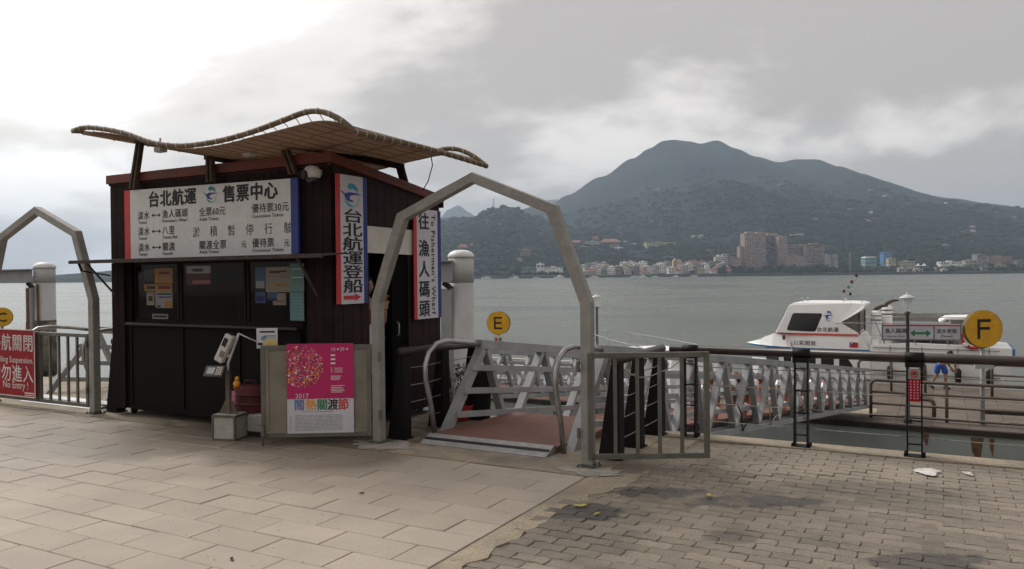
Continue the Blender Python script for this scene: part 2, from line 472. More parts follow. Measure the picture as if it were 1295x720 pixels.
def copy_tree(o, parent=None):
    c = o.copy(); COL.objects.link(c)
    OFF[c.name] = OFF.get(o.name, Vector((0, 0, 0)))
    if parent is not None: c.parent = parent
    for ch in list(o.children): copy_tree(ch, c)
    return c
def clone(o, parent, loc, rot=None):
    c = o.copy(); COL.objects.link(c); c.parent = parent; c.location = loc
    if rot is not None: c.rotation_euler = rot
    return c
def lerp(a, b, t): return a + (b - a) * t
def interp(tab, x):
    if x <= tab[0][0]: return tab[0][1]
    for (x0, y0), (x1, y1) in zip(tab, tab[1:]):
        if x <= x1:
            t = (x - x0) / (x1 - x0); t = t * t * (3 - 2 * t)
            return y0 + (y1 - y0) * t
    return tab[-1][1]

# ------------------------------------------------------------------ paving, quay, water
WATER = -3.4
V_EDGE = 8.08
g_ = MB().box(-70, 70, -70, V_EDGE, -0.35, -0.016)
plaza = struct(g_, 'plaza_ground', M_JOINT, True)
struct(MB().box(-70, 70, V_EDGE - 0.5, V_EDGE - 0.03, -6, -0.352), 'quay_wall', M_QUAY, True)
# concrete apron under the arches, along the paver edge and the quay coping
conc = MB()
random.seed(3)
def wavy(u0, u1, v0, v1, wav, n=40):
    top = [(lerp(u0, u1, i / n), v1) for i in range(n + 1)]
    bot = [(lerp(u0, u1, i / n), v0 + (random.random() - 0.5) * wav) for i in range(n + 1)]
    return bot + top[::-1]
conc.box(-70, -2.46, 5.98, V_EDGE, -0.1, 0.0)
conc.box(-2.46, 70, 7.80, V_EDGE, -0.1, 0.006)
# ragged edging between the tiles and the brick paving
pts = [(-2.545, -6)] + [(-2.36 + noise.noise(Vector((i * 0.0775, 4.2, 0))) * 0.07 + noise.noise(Vector((i * 0.4, 1.2, 0))) * 0.05 + random.uniform(-.022, .022) + 0.22 * min(1, max(0, (i - 178) / 14)), -6 + i * 0.0625) for i in range(0, 212)]
pts += [(-2.14, 7.2), (-2.12, 7.795), (-2.459, 7.795), (-2.459, 5.978), (-2.545, 5.978)]
conc.prism(pts, 2, -0.1, -0.0045)
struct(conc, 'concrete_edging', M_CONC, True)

# large granite slabs in running bond: the 300 that show largest are single parts
TL, TW, GAP = 0.556, 0.281, 0.005
def slab_mesh(l, w, name):
    b = 0.004; h = 0.03
    mb = MB()
    x0, x1, y0, y1 = -l/2, l/2, -w/2, w/2
    vs = [(x0,y0,-h),(x1,y0,-h),(x1,y1,-h),(x0,y1,-h),(x0,y0,-b),(x1,y0,-b),(x1,y1,-b),(x0,y1,-b),(x0+b,y0+b,0),(x1-b,y0+b,0),(x1-b,y1-b,0),(x0+b,y1-b,0)]
    mb.add(vs, [(0,1,5,4),(1,2,6,5),(2,3,7,6),(3,0,4,7),(4,5,9,8),(5,6,10,9),(6,7,11,10),(7,4,8,11),(8,9,10,11)])
    return mb
U_T = -2.556
tiles = []
for r in range(-22, 14 + 8):
    v0 = 5.96 - (r + 1) * TW
    if v0 < -4: continue
    stag = (TL / 2 if r % 2 else 0.0)
    u1 = U_T
    first = True
    while u1 > -15.5:
        l = TL - stag if first and stag else TL
        if first and not stag: l = TL
        u0 = u1 - l
        if -1.2 > -99 and v0 + TW <= 5.965:
            tiles.append(((u0 + u1) / 2, v0 + TW / 2, l))
        u1 = u0; first = False
def visible_size(u, v):
    x, y = XY(u, v)
    if y < 0.5: return 0
    if abs(x / y) > 0.68 or 1.65 / y > 0.40: return 0.0001 / (1 + (x*x + y*y))
    return 1 / (x * x + y * y)
tiles.sort(key=lambda t: -visible_size(t[0], t[1]))
mesh_full = slab_mesh(TL - GAP, TW - GAP, 'tile')
mesh_half = slab_mesh(TL / 2 - GAP, TW - GAP, 'tile')
proto = {}
stuff = MB()
for i, (u, v, l) in enumerate(tiles):
    half = l < TL * 0.8
    src = mesh_half if half else mesh_full
    rz = random.gauss(0, 0.0012); dz = random.uniform(-0.003, 0.001); tx = random.gauss(0, 0.003); ty = random.gauss(0, 0.003)
    if i < 300:
        if half not in proto:
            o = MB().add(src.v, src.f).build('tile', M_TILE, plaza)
            proto[half] = o
        else:
            o = proto[half].copy(); COL.objects.link(o); o.parent = plaza
        o.location = (u, v, dz); o.rotation_euler = (tx, ty, rz)
    else:
        stuff.add([(p[0] + u, p[1] + v, p[2] + dz + p[0] * ty + p[1] * tx) for p in src.v], src.f)
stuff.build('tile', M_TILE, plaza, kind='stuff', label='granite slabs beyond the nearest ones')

# pale cement patches round the feet of the gateway
random.seed(77)
for (u, v, ru, rv) in ((-4.83, 6.22, 0.34, 0.20), (-2.62, 6.16, 0.30, 0.16), (-9.2, 6.0, 0.2, 0.1)):
    cpm = MB(); n = 34
    P = [(u + ru * math.cos(6.2832*i/n) * random.uniform(.75, 1.25), v + rv * math.sin(6.2832*i/n) * random.uniform(.7, 1.3), 0.0035) for i in range(n)]
    cpm.add(P + [(u, v, 0.009)], [(i, (i + 1) % n, n) for i in range(n)]); cpm.build('cement_patch', mat('pale_cement', (0.38, 0.36, 0.32), (0.22, 0.20, 0.17), scale=7, rough=0.95, bump=0.4, bscale=40), plaza)

# interlocking zigzag concrete pavers
PL, PW = 0.225, 0.1125
def tri(t):
    t = t % 1.0
    return 4 * abs(t - 0.5) - 1
def paver(mb_l=PL, w=PW, gap=0.0045):
    bot = []; n = 4
    for i in range(n + 1):      # near side
        x = -mb_l/2 + mb_l * i / n
        bot.append((x, -w/2 + 0.0065 * (1 if i % 2 else -1)))
    top = []
    for i in range(n + 1):
        x = mb_l/2 - mb_l * i / n
        top.append((x, w/2 + 0.0065 * (1 if i % 2 else -1)))
    loop = bot + top
    # kinked ends
    loop.insert(n + 1, (mb_l/2 + 0.008, 0.0)); loop.append((-mb_l/2 + 0.008, 0.0))
    k = len(loop)
    def ins(p, g):
        return (p[0] - math.copysign(g, p[0]) if abs(abs(p[0]) - mb_l/2) < 0.02 else p[0], p[1] - (math.copysign(g, p[1]) if abs(p[1]) > 0.01 else 0))
    a = [ins(p, gap / 2) for p in loop]; b = [ins(p, gap / 2 + 0.004) for p in loop]
    vs = [(x, y, -0.03) for x, y in a] + [(x, y, -0.005) for x, y in a] + [(x, y, 0) for x, y in b]
    fs = []
    for i in range(k):
        j = (i + 1) % k
        fs.append((i, j, k + j, k + i)); fs.append((k + i, k + j, 2 * k + j, 2 * k + i))
    fs.append(tuple(2 * k + i for i in range(k)))
    m = MB(); m.add(vs, fs); return m
pv_ = paver()
pavers = []
r = 0
v = 7.78 - PW / 2
while v > 1.0:
    u = -2.12 + (PL / 2 if r % 2 else 0)
    while u < 6.5:
        pavers.append((u, v))
        u += PL
    # fill towards the ragged edge
    uu = -2.12 + (PL / 2 if r % 2 else 0) - PL
    if uu - PL / 2 > -2.52: pavers.append((uu, v))
    v -= PW; r += 1
pavers.sort(key=lambda t: -visible_size(t[0], t[1]))
stuff = MB(); p0 = None
for i, (u, v) in enumerate(pavers):
    low = noise.noise(Vector((u * 0.9, v * 0.9, 1.7))) * 0.012 + noise.noise(Vector((u * 3, v * 3, 5))) * 0.004
    dz = low - 0.006 + random.uniform(-0.0025, 0.0015); tx = random.gauss(0, 0.016); ty = random.gauss(0, 0.010); rz = random.gauss(0, 0.014)
    dz = min(dz, 0.004)
    if i < 300:
        if p0 is None:
            p0 = MB().add(pv_.v, pv_.f).build('paver', M_PAVER, plaza); o = p0
        else:
            o = p0.copy(); COL.objects.link(o); o.parent = plaza
        o.location = (u, v, dz); o.rotation_euler = (tx, ty, rz)
    else:
        stuff.add([(p[0] + u - p[1] * rz, p[1] + v + p[0] * rz, p[2] + dz - p[0] * ty + p[1] * tx) for p in pv_.v], pv_.f)
stuff.build('paver', M_PAVER, plaza, kind='stuff', label='interlocking pavers beyond the nearest ones')

# water
mw = bpy.data.materials.new('river_water'); mw.use_nodes = True
t = mw.node_tree; b = t.nodes['Principled BSDF']
b.inputs['Base Color'].default_value = (0.135, 0.15, 0.125, 1)
b.inputs['Roughness'].default_value = 0.22
b.inputs['IOR'].default_value = 1.33
b.inputs['Specular IOR Level'].default_value = 0.42
geo = t.nodes.new('ShaderNodeNewGeometry')
mpn = t.nodes.new('ShaderNodeMapping'); mpn.inputs['Scale'].default_value = (0.55, 1.3, 1)
t.links.new(geo.outputs['Position'], mpn.inputs[0])
wn = t.nodes.new('ShaderNodeTexNoise'); wn.inputs['Scale'].default_value = 1.6; wn.inputs['Detail'].default_value = 6; wn.inputs['Roughness'].default_value = 0.6
t.links.new(mpn.outputs[0], wn.inputs['Vector'])
wn2 = t.nodes.new('ShaderNodeTexNoise'); wn2.inputs['Scale'].default_value = 0.035; wn2.inputs['Detail'].default_value = 4
t.links.new(mpn.outputs[0], wn2.inputs['Vector'])
bmp = t.nodes.new('ShaderNodeBump'); bmp.inputs['Strength'].default_value = 0.40; bmp.inputs['Distance'].default_value = 0.22
t.links.new(wn.outputs[0], bmp.inputs['Height'])
t.links.new(bmp.outputs[0], b.inputs['Normal'])
rr = t.nodes.new('ShaderNodeMapRange'); rr.inputs['From Min'].default_value = 0.35; rr.inputs['From Max'].default_value = 0.65
rr.inputs['To Min'].default_value = 0.16; rr.inputs['To Max'].default_value = 0.34
t.links.new(wn2.outputs[0], rr.inputs['Value']); t.links.new(rr.outputs[0], b.inputs['Roughness'])
cr = t.nodes.new('ShaderNodeMixRGB'); cr.inputs[1].default_value = (0.075, 0.092, 0.075, 1); cr.inputs[2].default_value = (0.105, 0.115, 0.092, 1)
t.links.new(wn2.outputs[0], cr.inputs[0]); t.links.new(cr.outputs[0], b.inputs['Base Color'])
w_ = MB()
w_.add([(-13000, -20, WATER), (13000, -20, WATER), (13000, 13000, WATER), (-13000, 13000, WATER)], [(0, 1, 2, 3)])
struct(w_, 'river_water', mw)

# ------------------------------------------------------------------ ticket kiosk
KU0, KU1, KV0, KV1 = -8.94, -5.43, 6.20, 8.17
def ztop(v): return 2.90 - (v - KV0) * 0.135
kiosk = thing('ticket_kiosk', 'dark boarded ticket booth with a red-brown fascia and a wavy canopy', 'kiosk', (KU0 + KU1) / 2, (KV0 + KV1) / 2, 0)
random.seed(11)
# front boards above and beside the window band
u = KU0; k = 0; W = 0.117
while u < KU1 - 0.02:
    w = min(W, KU1 - u)
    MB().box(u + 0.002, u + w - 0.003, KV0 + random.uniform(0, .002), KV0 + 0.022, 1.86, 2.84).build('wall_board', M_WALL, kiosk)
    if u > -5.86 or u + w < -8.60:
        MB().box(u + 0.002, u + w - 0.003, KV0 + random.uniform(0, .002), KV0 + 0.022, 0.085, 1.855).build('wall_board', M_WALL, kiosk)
    u += w
# side boards facing the gangway
v = KV0 + 0.024; W = 0.142
while v < KV1 - 0.02:
    w = min(W, KV1 - v)
    door = v > 6.66 and v + w < 7.62
    zb = 2.205 if door else 0.085
    z1a, z1b = ztop(v) - 0.06, ztop(v + w) - 0.06
    x = KU1 + random.uniform(-.0015, .0015)
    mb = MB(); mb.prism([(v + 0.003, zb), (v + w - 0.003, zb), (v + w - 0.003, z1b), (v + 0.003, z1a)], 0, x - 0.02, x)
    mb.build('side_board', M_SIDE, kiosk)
    v += w
# recessed backing so that no light leaks between the boards, floor, far walls, ceiling
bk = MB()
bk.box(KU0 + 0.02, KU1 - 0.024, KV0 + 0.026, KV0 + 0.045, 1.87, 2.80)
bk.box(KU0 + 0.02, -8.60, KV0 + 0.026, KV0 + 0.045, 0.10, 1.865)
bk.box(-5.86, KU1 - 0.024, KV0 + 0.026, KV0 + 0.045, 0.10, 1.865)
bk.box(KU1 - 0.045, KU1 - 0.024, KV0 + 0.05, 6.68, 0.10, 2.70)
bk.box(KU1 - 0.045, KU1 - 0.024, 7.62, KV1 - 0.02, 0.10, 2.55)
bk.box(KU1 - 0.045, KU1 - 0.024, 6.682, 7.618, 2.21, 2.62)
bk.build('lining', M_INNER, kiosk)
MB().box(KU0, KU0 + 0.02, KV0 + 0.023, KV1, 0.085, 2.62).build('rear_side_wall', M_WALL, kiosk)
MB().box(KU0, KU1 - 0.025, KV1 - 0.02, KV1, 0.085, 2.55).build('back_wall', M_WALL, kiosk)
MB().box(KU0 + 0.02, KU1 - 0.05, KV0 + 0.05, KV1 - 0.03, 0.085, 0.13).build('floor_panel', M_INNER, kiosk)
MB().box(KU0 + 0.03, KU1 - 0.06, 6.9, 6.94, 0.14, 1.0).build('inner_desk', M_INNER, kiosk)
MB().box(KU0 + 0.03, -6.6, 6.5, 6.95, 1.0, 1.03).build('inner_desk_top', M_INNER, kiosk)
# roof sheet and fascia
rf = MB(); rf.prism([(KV0 - 0.02, 2.80), (KV1, 2.535), (KV1, 2.56), (KV0 - 0.02, 2.825)], 0, KU0, KU1 - 0.03); rf.build('roof', M_WALL, kiosk)
MB().box(KU0 - 0.03, KU1 + 0.035, KV0 - 0.035, KV0 - 0.003, 2.82, 2.925).build('fascia', M_TRIM, kiosk, bevel=0.004)
f = MB(); f.prism([(KV0 - 0.0, 2.815), (KV1 + 0.02, 2.555), (KV1 + 0.02, 2.655), (KV0 - 0.0, 2.915)], 0, KU1 + 0.003, KU1 + 0.033); f.build('fascia', M_TRIM, kiosk, bevel=0.004)
f = MB(); f.prism([(KV0 - 0.0, 2.815), (KV1 + 0.02, 2.555), (KV1 + 0.02, 2.655), (KV0 - 0.0, 2.915)], 0, KU0 - 0.03, KU0 - 0.003); f.build('fascia', M_TRIM, kiosk, bevel=0.004)
MB().box(KU0 - 0.03, KU1 + 0.035, KV1 + 0.022, KV1 + 0.05, 2.50, 2.65).build('fascia', M_WALL, kiosk, label='dark end board of the roof edge')
# shadow line board below the fascia
MB().box(KU0 - 0.005, KU1 + 0.006, KV0 - 0.008, KV0 - 0.002, 2.795, 2.815).build('trim_strip', M_TRIM, kiosk)
# white panel over the doorway and frame
MB().prism([(6.70, 1.915), (7.60, 1.905), (7.60, 2.195), (6.70, 2.205)], 0, KU1 - 0.012, KU1 + 0.012).build('transom_panel', M_WHITE2, kiosk)
fr = MB(); fr.box(KU1 - 0.05, KU1 + 0.004, 6.665, 6.70, 0.085, 1.91); fr.box(KU1 - 0.05, KU1 + 0.004, 7.60, 7.63, 0.085, 1.90); fr.build('door_frame', M_SIDE, kiosk)
dl = MB(); dl.box(KU1 - 0.60, KU1 - 0.56, 6.72, 7.58, 0.14, 1.9); d0 = dl.build('inner_door', M_INNER, kiosk)
MB().box(KU1 - 0.045, KU1 - 0.02, 7.22, 7.58, 0.15, 1.89).build('door_leaf', M_INNER, kiosk)
MB().tube([(KU1 - 0.0, 7.28, 0.98), (KU1 + 0.03, 7.28, 1.0), (KU1 + 0.03, 7.28, 1.12), (KU1 - 0.0, 7.28, 1.14)], 0.009, 6).build('door_handle', M_ALU, kiosk)
# counter front
cp = MB(); cp.box(-8.595, -5.865, KV0 + 0.004, KV0 + 0.03, 0.085, 1.10)
cp.build('counter_front', M_BLACK, kiosk)
fr = MB()
for a in (-8.60, -7.69, -6.78, -5.895): fr.box(a, a + 0.035, KV0 - 0.008, KV0 + 0.002, 0.09, 1.10)
fr.box(-8.56, -5.90, KV0 - 0.007, KV0 + 0.003, 0.10, 0.14)
fr.build('counter_framing', M_BLACK, kiosk)
MB().box(-8.62, -5.86, KV0 - 0.06, KV0 + 0.16, 1.105, 1.135).build('counter_top', mat('counter_edge', (0.018, 0.015, 0.014), scale=8, rough=0.5), kiosk, bevel=0.004)
# windows of the booth
for a, b in ((-8.59, -7.80), (-7.78, -6.72), (-6.70, -5.87)):
    w = MB(); V = KV0 + 0.06
    w.box(a, a + 0.03, V, V + 0.03, 1.14, 1.855); w.box(b - 0.03, b, V, V + 0.03, 1.14, 1.855)
    w.box(a + 0.03, b - 0.03, V, V + 0.03, 1.14, 1.17); w.box(a + 0.03, b - 0.03, V, V + 0.03, 1.825, 1.855)
    wf = w.build('window', M_WALL, kiosk)
    MB().box(a + 0.03, b - 0.03, V + 0.012, V + 0.017, 1.17, 1.825).build('pane', M_PANE, wf)
# casters
for (cu, cv) in ((-8.75, 6.35), (-5.62, 6.35), (-8.75, 8.0), (-5.62, 8.0)):
    c = MB(); c.disc((cu, cv, 0.042), 0.042, (1, 0, 0), 0.03, 14); c.box(cu - 0.03, cu - 0.022, cv - 0.02, cv + 0.02, 0.03, 0.085); c.box(cu + 0.022, cu + 0.03, cv - 0.02, cv + 0.02, 0.03, 0.085)
    c.build('caster_wheel', M_RUBBER, kiosk)
MB().box(KU0 + 0.05, KU1 - 0.05, KV0 + 0.05, KV1 - 0.05, 0.0855, 0.099).build('base_frame', M_INNER, kiosk)
# opened shutter above the counter, used as an awning
sh = MB(); sh.prism([(KV0 - 0.012, 1.885), (5.84, 1.862), (5.84, 1.878), (KV0 - 0.012, 1.902)], 0, -9.20, -5.22)
shut = sh.build('awning_shutter', mat('shutter_board', (0.045, 0.035, 0.03), (0.07, 0.05, 0.04), scale=4, rough=0.7), kiosk)
MB().box(-9.20, -5.22, 5.822, 5.838, 1.845, 1.885).build('awning_edge', mat('awning_edge_board', (0.055, 0.038, 0.03), (0.025, 0.018, 0.015), scale=6, rough=0.7), shut)
for uu in (-8.98, -5.62):
    s_ = MB(); s_.bar((uu, 5.90, 1.858), (uu + (0.12 if uu < -8 else 0.0), KV0 - 0.012, 1.47), 0.022, 0.022)
    s_.build('strut', mat('strut_steel', (0.06, 0.048, 0.04), scale=6, rough=0.6), shut)
MB().bar((-9.08, 5.87, 1.86), (-9.02, 5.87, 1.76), 0.02, 0.02).bar((-9.02, 5.87, 1.76), (-8.90, 6.16, 1.70), 0.016, 0.016).build('strut', M_WALL, shut)

# canopy
PROF = [(-8.57, 3.33), (-8.38, 3.345), (-8.18, 3.325), (-7.7, 3.225), (-7.26, 3.085), (-6.95, 3.025), (-6.66, 3.0), (-6.2, 3.01), (-5.78, 3.055), (-5.37, 3.125), (-5.15, 3.165), (-5.03, 3.17), (-4.885, 3.145), (-4.70, 3.06), (-4.525, 2.93)]
def smooth_prof(u):
    T = PROF
    for i in range(len(T) - 1):
        if u <= T[i + 1][0]:
            p0 = T[max(i - 1, 0)]; p1 = T[i]; p2 = T[i + 1]; p3 = T[min(i + 2, len(T) - 1)]
            t = (u - p1[0]) / (p2[0] - p1[0]); h = p2[0] - p1[0]
            m1 = (p2[1] - p0[1]) / (p2[0] - p0[0]) * h; m2 = (p3[1] - p1[1]) / (p3[0] - p1[0]) * h
            return (2*t**3 - 3*t*t + 1) * p1[1] + (t**3 - 2*t*t + t) * m1 + (-2*t**3 + 3*t*t) * p2[1] + (t**3 - t*t) * m2
    return T[-1][1]
CVF, CVB = 5.50, 7.78
def bowf(u): return max(0.0, smooth_prof(u) - 3.04) * (0.45 if u > -6.6 else 0.06)
def rimz(u, v):
    s = (v - CVF) / (CVB - CVF)
    return smooth_prof(u) - 0.03 * s + 0.02 * math.sin(math.pi * s)
US = [lerp(-8.57, -4.525, i / 56) for i in range(57)]
can = MB(); nu, nv = 56, 10
top = []; 
for j in range(nv + 1):
    v = lerp(CVF + 0.07, CVB - 0.07, j / nv)
    for i in range(nu + 1):
        u = lerp(-8.50, -4.60, i / nu)
        bow = bowf(u)
        top.append((u, v, rimz(u, v) - 0.018 - bow - 0.02 * math.sin(math.pi * j / nv)))
botm = [(x, y, z - 0.012) for x, y, z in top]
vs = top + botm; n_ = len(top); fs = []
for j in range(nv):
    for i in range(nu):
        a = j * (nu + 1) + i
        fs.append((a, a + 1, a + nu + 2, a + nu + 1)); fs.append((n_ + a, n_ + a + nu + 1, n_ + a + nu + 2, n_ + a + 1))
for i in range(nu):
    fs.append((i, n_ + i, n_ + i + 1, i + 1)); a = nv * (nu + 1) + i; fs.append((a, a + 1, n_ + a + 1, n_ + a))
for j in range(nv):
    a = j * (nu + 1); fs.append((a, a + nu + 1, n_ + a + nu + 1, n_ + a)); a += nu; fs.append((a, n_ + a, n_ + a + nu + 1, a + nu + 1))
can.add(vs, fs, 0, True)
canopy = can.build('canopy', M_MEMB, kiosk)
rim = MB()
loop = [(u, CVF, rimz(u, CVF)) for u in US] + [(-4.525, lerp(CVF, CVB, i / 10), rimz(-4.525, lerp(CVF, CVB, i / 10))) for i in range(1, 10)]
loop += [(u, CVB, rimz(u, CVB)) for u in US[::-1]] + [(-8.57, lerp(CVB, CVF, i / 10), rimz(-8.57, lerp(CVB, CVF, i / 10))) for i in range(1, 10)]
rim.tube(loop, 0.027, 8, closed=True); rim.build('rim_tube', M_RIM, canopy)
lash = MB()
def lashing(p, q):          # a cord round the rim tube at p, pulled to the membrane at q
    p = Vector(p); q = Vector(q); d = (q - p)
    ax = Vector((1, 0, 0)) if abs(d.y) > abs(d.x) else Vector((0, 1, 0))
    lash.tube([p + ax * -0.006, p + ax * 0.006], 0.0305, 8)
    lash.bar(p, q, 0.006, 0.006)
for i in range(0, 57, 2):
    u = US[i]; uu = min(max(u, -8.49), -4.61)
    bow = bowf(uu)
    for vv, v2 in ((CVF, CVF + 0.075), (CVB, CVB - 0.075)):
        lashing((u, vv, rimz(u, vv)), (uu, v2, rimz(uu, v2) - 0.02 - bow))
for j in range(1, 18):
    v = lerp(CVF, CVB, j / 18)
    for u, uu in ((-4.525, -4.605), (-8.57, -8.495)):
        bow = bowf(uu)
        lashing((u, v, rimz(u, v)), (uu, v, rimz(uu, v) - 0.02 - bow - 0.01))
lash.build('lashing', M_ROPE, canopy, kind='stuff')
seam = MB()
for i in range(1, 30):
    u = lerp(-8.50, -4.60, i / 30)
    for j in range(8):
        va, vb_ = lerp(CVF + 0.09, CVB - 0.09, j / 8), lerp(CVF + 0.09, CVB - 0.09, (j + 1) / 8)
        zf = lambda v: rimz(u, v) - 0.0325 - bowf(u) - 0.02 * math.sin(math.pi * (v - CVF - .07) / (CVB - CVF - .14))
        seam.bar((u, va, zf(va)), (u, vb_, zf(vb_)), 0.010, 0.007)
for v in (5.95, 6.4, 6.85, 7.3):
    for i in range(40):
        ua, ub_ = lerp(-8.50, -4.60, i / 40), lerp(-8.50, -4.60, (i + 1) / 40); sg_ = 0.02 * math.sin(math.pi * (v - CVF - .07) / (CVB - CVF - .14))
        seam.bar((ua, v, rimz(ua, v) - 0.034 - bowf(ua) - sg_), (ub_, v, rimz(ub_, v) - 0.034 - bowf(ub_) - sg_), 0.012, 0.008)
seam.build('batten', mat('canopy_batten', (0.30, 0.215, 0.165), (0.24, 0.17, 0.13), scale=8, rough=0.8), canopy, kind='stuff')
# beams and posts carrying the canopy
for ub in (-8.26, -7.09, -5.97):
    zz = smooth_prof(ub)
    bm = MB()
    if ub > -6: bm.bar((-5.97, 6.08, 3.06), (-5.52, 7.56, 2.935), 0.05, 0.06)
    else: bm.bar((ub, 6.06, zz - 0.06), (ub, 7.66, zz - 0.085), 0.05, 0.05)
    bm.build('canopy_beam', M_WALL if ub > -7 else M_WOODP, kiosk)
    lean = -0.13 if ub < -8 else (0.0 if ub < -7 else 0.10)
    for s in (-0.028, 0.028):
        p = MB(); p.bar((ub + lean * 1.1 + s * 1.25, 6.125, 2.725), (ub + s, 6.125, zz - 0.055), 0.032, 0.055, up=(0, 1, 0)); p.build('canopy_post', M_WOODP, kiosk)
        p = MB(); p.bar((ub + s + 0.47 * (1 if ub > -6 else 0), 7.62, 2.60), (ub + s + 0.43 * (1 if ub > -6 else 0), 7.53, 2.925 if ub > -6 else zz - 0.13), 0.032, 0.05, up=(0, 1, 0)); p.build('canopy_post', M_WALL, kiosk)
# floodlights and loose wire
for (fu, fv, fz) in ((-7.49, 5.8, 3.075), (-6.36, 6.0, 2.965)):
    fl = MB(); fl.box(fu - 0.06, fu + 0.06, fv - 0.03, fv + 0.04, fz - 0.035, fz + 0.02); fl.bar((fu, fv, fz), (fu, fv, fz + 0.12), 0.015, 0.015)
    fl.box(fu - 0.05, fu + 0.05, fv - 0.045, fv - 0.031, fz - 0.03, fz + 0.01)
    fl.build('floodlight', M_PLAST, kiosk)
MB().tube([(-4.95, 7.3, 2.98), (-5.0, 7.4, 2.9), (-5.2, 7.6, 2.75), (-5.35, 7.7, 2.66)], 0.006, 5).build('loose_wire', M_INNER, kiosk)

# dome camera
cm = thing('security_camera', 'white dome security camera beneath the roof corner of the ticket booth', 'security camera', -5.56, 6.14, 2.62)
c = MB(); c.box(-5.585, -5.535, 6.11, 6.188, 2.70, 2.75); c.lathe([(0.03, 0.09), (0.065, 0.075), (0.088, 0.035), (0.090, -0.01), (0.075, -0.035)], (-5.56, 6.07, 2.69), 18); c.build('housing', M_PLAST, cm)
c = MB(); c.lathe([(0.066, -0.03), (0.06, -0.055), (0.045, -0.08), (0.02, -0.095), (0.002, -0.098)], (-5.56, 6.07, 2.69), 18); c.build('lens_dome', M_GLASSD, cm)
c = MB(); c.disc((-5.585, 5.985, 2.685), 0.045, (-0.25, -1, -0.1), 0.03, 16); c.build('lens', M_RUBBER, cm)

# ------------------------------------------------------------------ logo and signs on the kiosk
BIRD = [(95,200),(125,205),(150,232),(200,210),(290,212),(365,232),(270,236),(225,248),(205,275),(215,300),(265,320),(235,331),(185,318),(160,295),(148,258),(125,225)]
CY1 = [(188,150),(186,120),(215,94),(250,96),(285,118),(306,155),(318,195),(312,208),(296,182),(270,178),(245,160),(220,176),(200,168)]
CY2 = [(150,295),(172,322),(196,340),(212,365),(240,376),(268,374),(240,394),(200,386),(170,350)]
CY3 = [(322,262),(326,275),(316,325),(296,365),(268,394),(262,392),(290,360),(310,322)]
def logo(mbB, mbC, c, s, right, up):
    right = Vector(right); up = Vector(up); c = Vector(c)
    for mb, polys in ((mbB, (BIRD,)), (mbC, (CY1, CY2, CY3))):
        for P in polys:
            mb.add([c + right * ((x - 230) / 300 * s) + up * (-(y - 245) / 300 * s) for x, y in P], [tuple(range(len(P)))])
sg = thing('ticket_signboard', 'large white price signboard with red and blue ends above the booth window', 'sign', -7.215, 6.15, 1.895)
S0, S1 = -8.60, -5.83
zl, zr = 2.715, 2.685
MB().prism([(S0 + 0.10, 1.90), (S1 - 0.10, 1.90), (S1 - 0.10, zr), (S0 + 0.10, zl)], 1, 6.150, 6.178).build('board', M_SIGNW, sg)
MB().prism([(S0, 1.90), (S0 + 0.0995, 1.90), (S0 + 0.0995, zl), (S0, zl + .001)], 1, 6.147, 6.178).build('red_end', M_RED, sg)
MB().prism([(S1 - 0.0995, 1.90), (S1, 1.90), (S1, zr), (S1 - 0.0995, zr)], 1, 6.147, 6.178).build('blue_end', M_BLUE, sg)
tx = MB(); V = 6.1475
def T(s, size, u, z, bold=0.012, sx=1.0, sp=1.0): tx.text(s, size, (u, V, z), bold=bold, sx=sx, spacing=sp)
T('台北航運', 0.195, -8.17, 2.513, 0.05, 1.03, 1.06); T('售票中心', 0.195, -6.93, 2.505, 0.05, 1.03, 1.06)
for z, b_ in ((2.365, '漁人碼頭'), (2.178, '八里'), (1.99, '關渡')):
    T('淡水', 0.105, -8.36, z, 0.014, 1.0, 1.05); T(b_, 0.105, -7.93, z, 0.014, 1.0, 1.12)
    tx.box(-8.08, -7.985, V - 0.0005, V, z + 0.028, z + 0.038)
    tx.add([(-8.115, V, z + 0.033), (-8.075, V, z + 0.055), (-8.075, V, z + 0.011)], [(0, 1, 2)]); tx.add([(-7.95, V, z + 0.033), (-7.99, V, z + 0.055), (-7.99, V, z + 0.011)], [(0, 1, 2)])
    T('Tamsui', 0.052, -8.35, z - 0.058, 0.006)
for z, s in ((2.365, "Fisherman's Wharf"), (2.178, 'Tamsui Bali'), (1.99, 'Guandu')): T(s, 0.052, -7.93, z - 0.058, 0.006, 1.08)
T('全票60元', 0.105, -7.31, 2.36, 0.012, 1.0, 1.02); T('優待票30元', 0.105, -6.49, 2.36, 0.012, 1.0, 1.04)
T('Adult Tickets', 0.052, -7.305, 2.30, 0.006, 1.1); T('Concession Tickets', 0.052, -6.485, 2.298, 0.006, 1.1)
T('關渡全票', 0.105, -7.315, 1.99, 0.014, 1.0, 1.1); T('元', 0.08, -6.655, 1.99, 0.014); T('優待票', 0.105, -6.49, 1.99, 0.014, 1.0, 1.06); T('元', 0.08, -6.03, 1.99, 0.014)
T('Adult Tickets', 0.052, -7.31, 1.935, 0.006, 1.1); T('Concession Tickets', 0.052, -6.49, 1.933, 0.006, 1.1)
for i, ch in enumerate('淤積暫停行駛'): T(ch, 0.125, -7.42 + i * 0.2775, 2.13, 0.0)
tx.build('lettering', M_INK, sg)
b_, c_ = MB(), MB(); logo(b_, c_, (-7.115, V, 2.585), 0.28, (1, 0, 0), (0, 0, 0.66)); b_.build('bird_emblem', M_NAVY, sg); c_.build('wave_emblem', mat('teal_print', (0.02, 0.26, 0.33), scale=3, rough=0.5), sg)

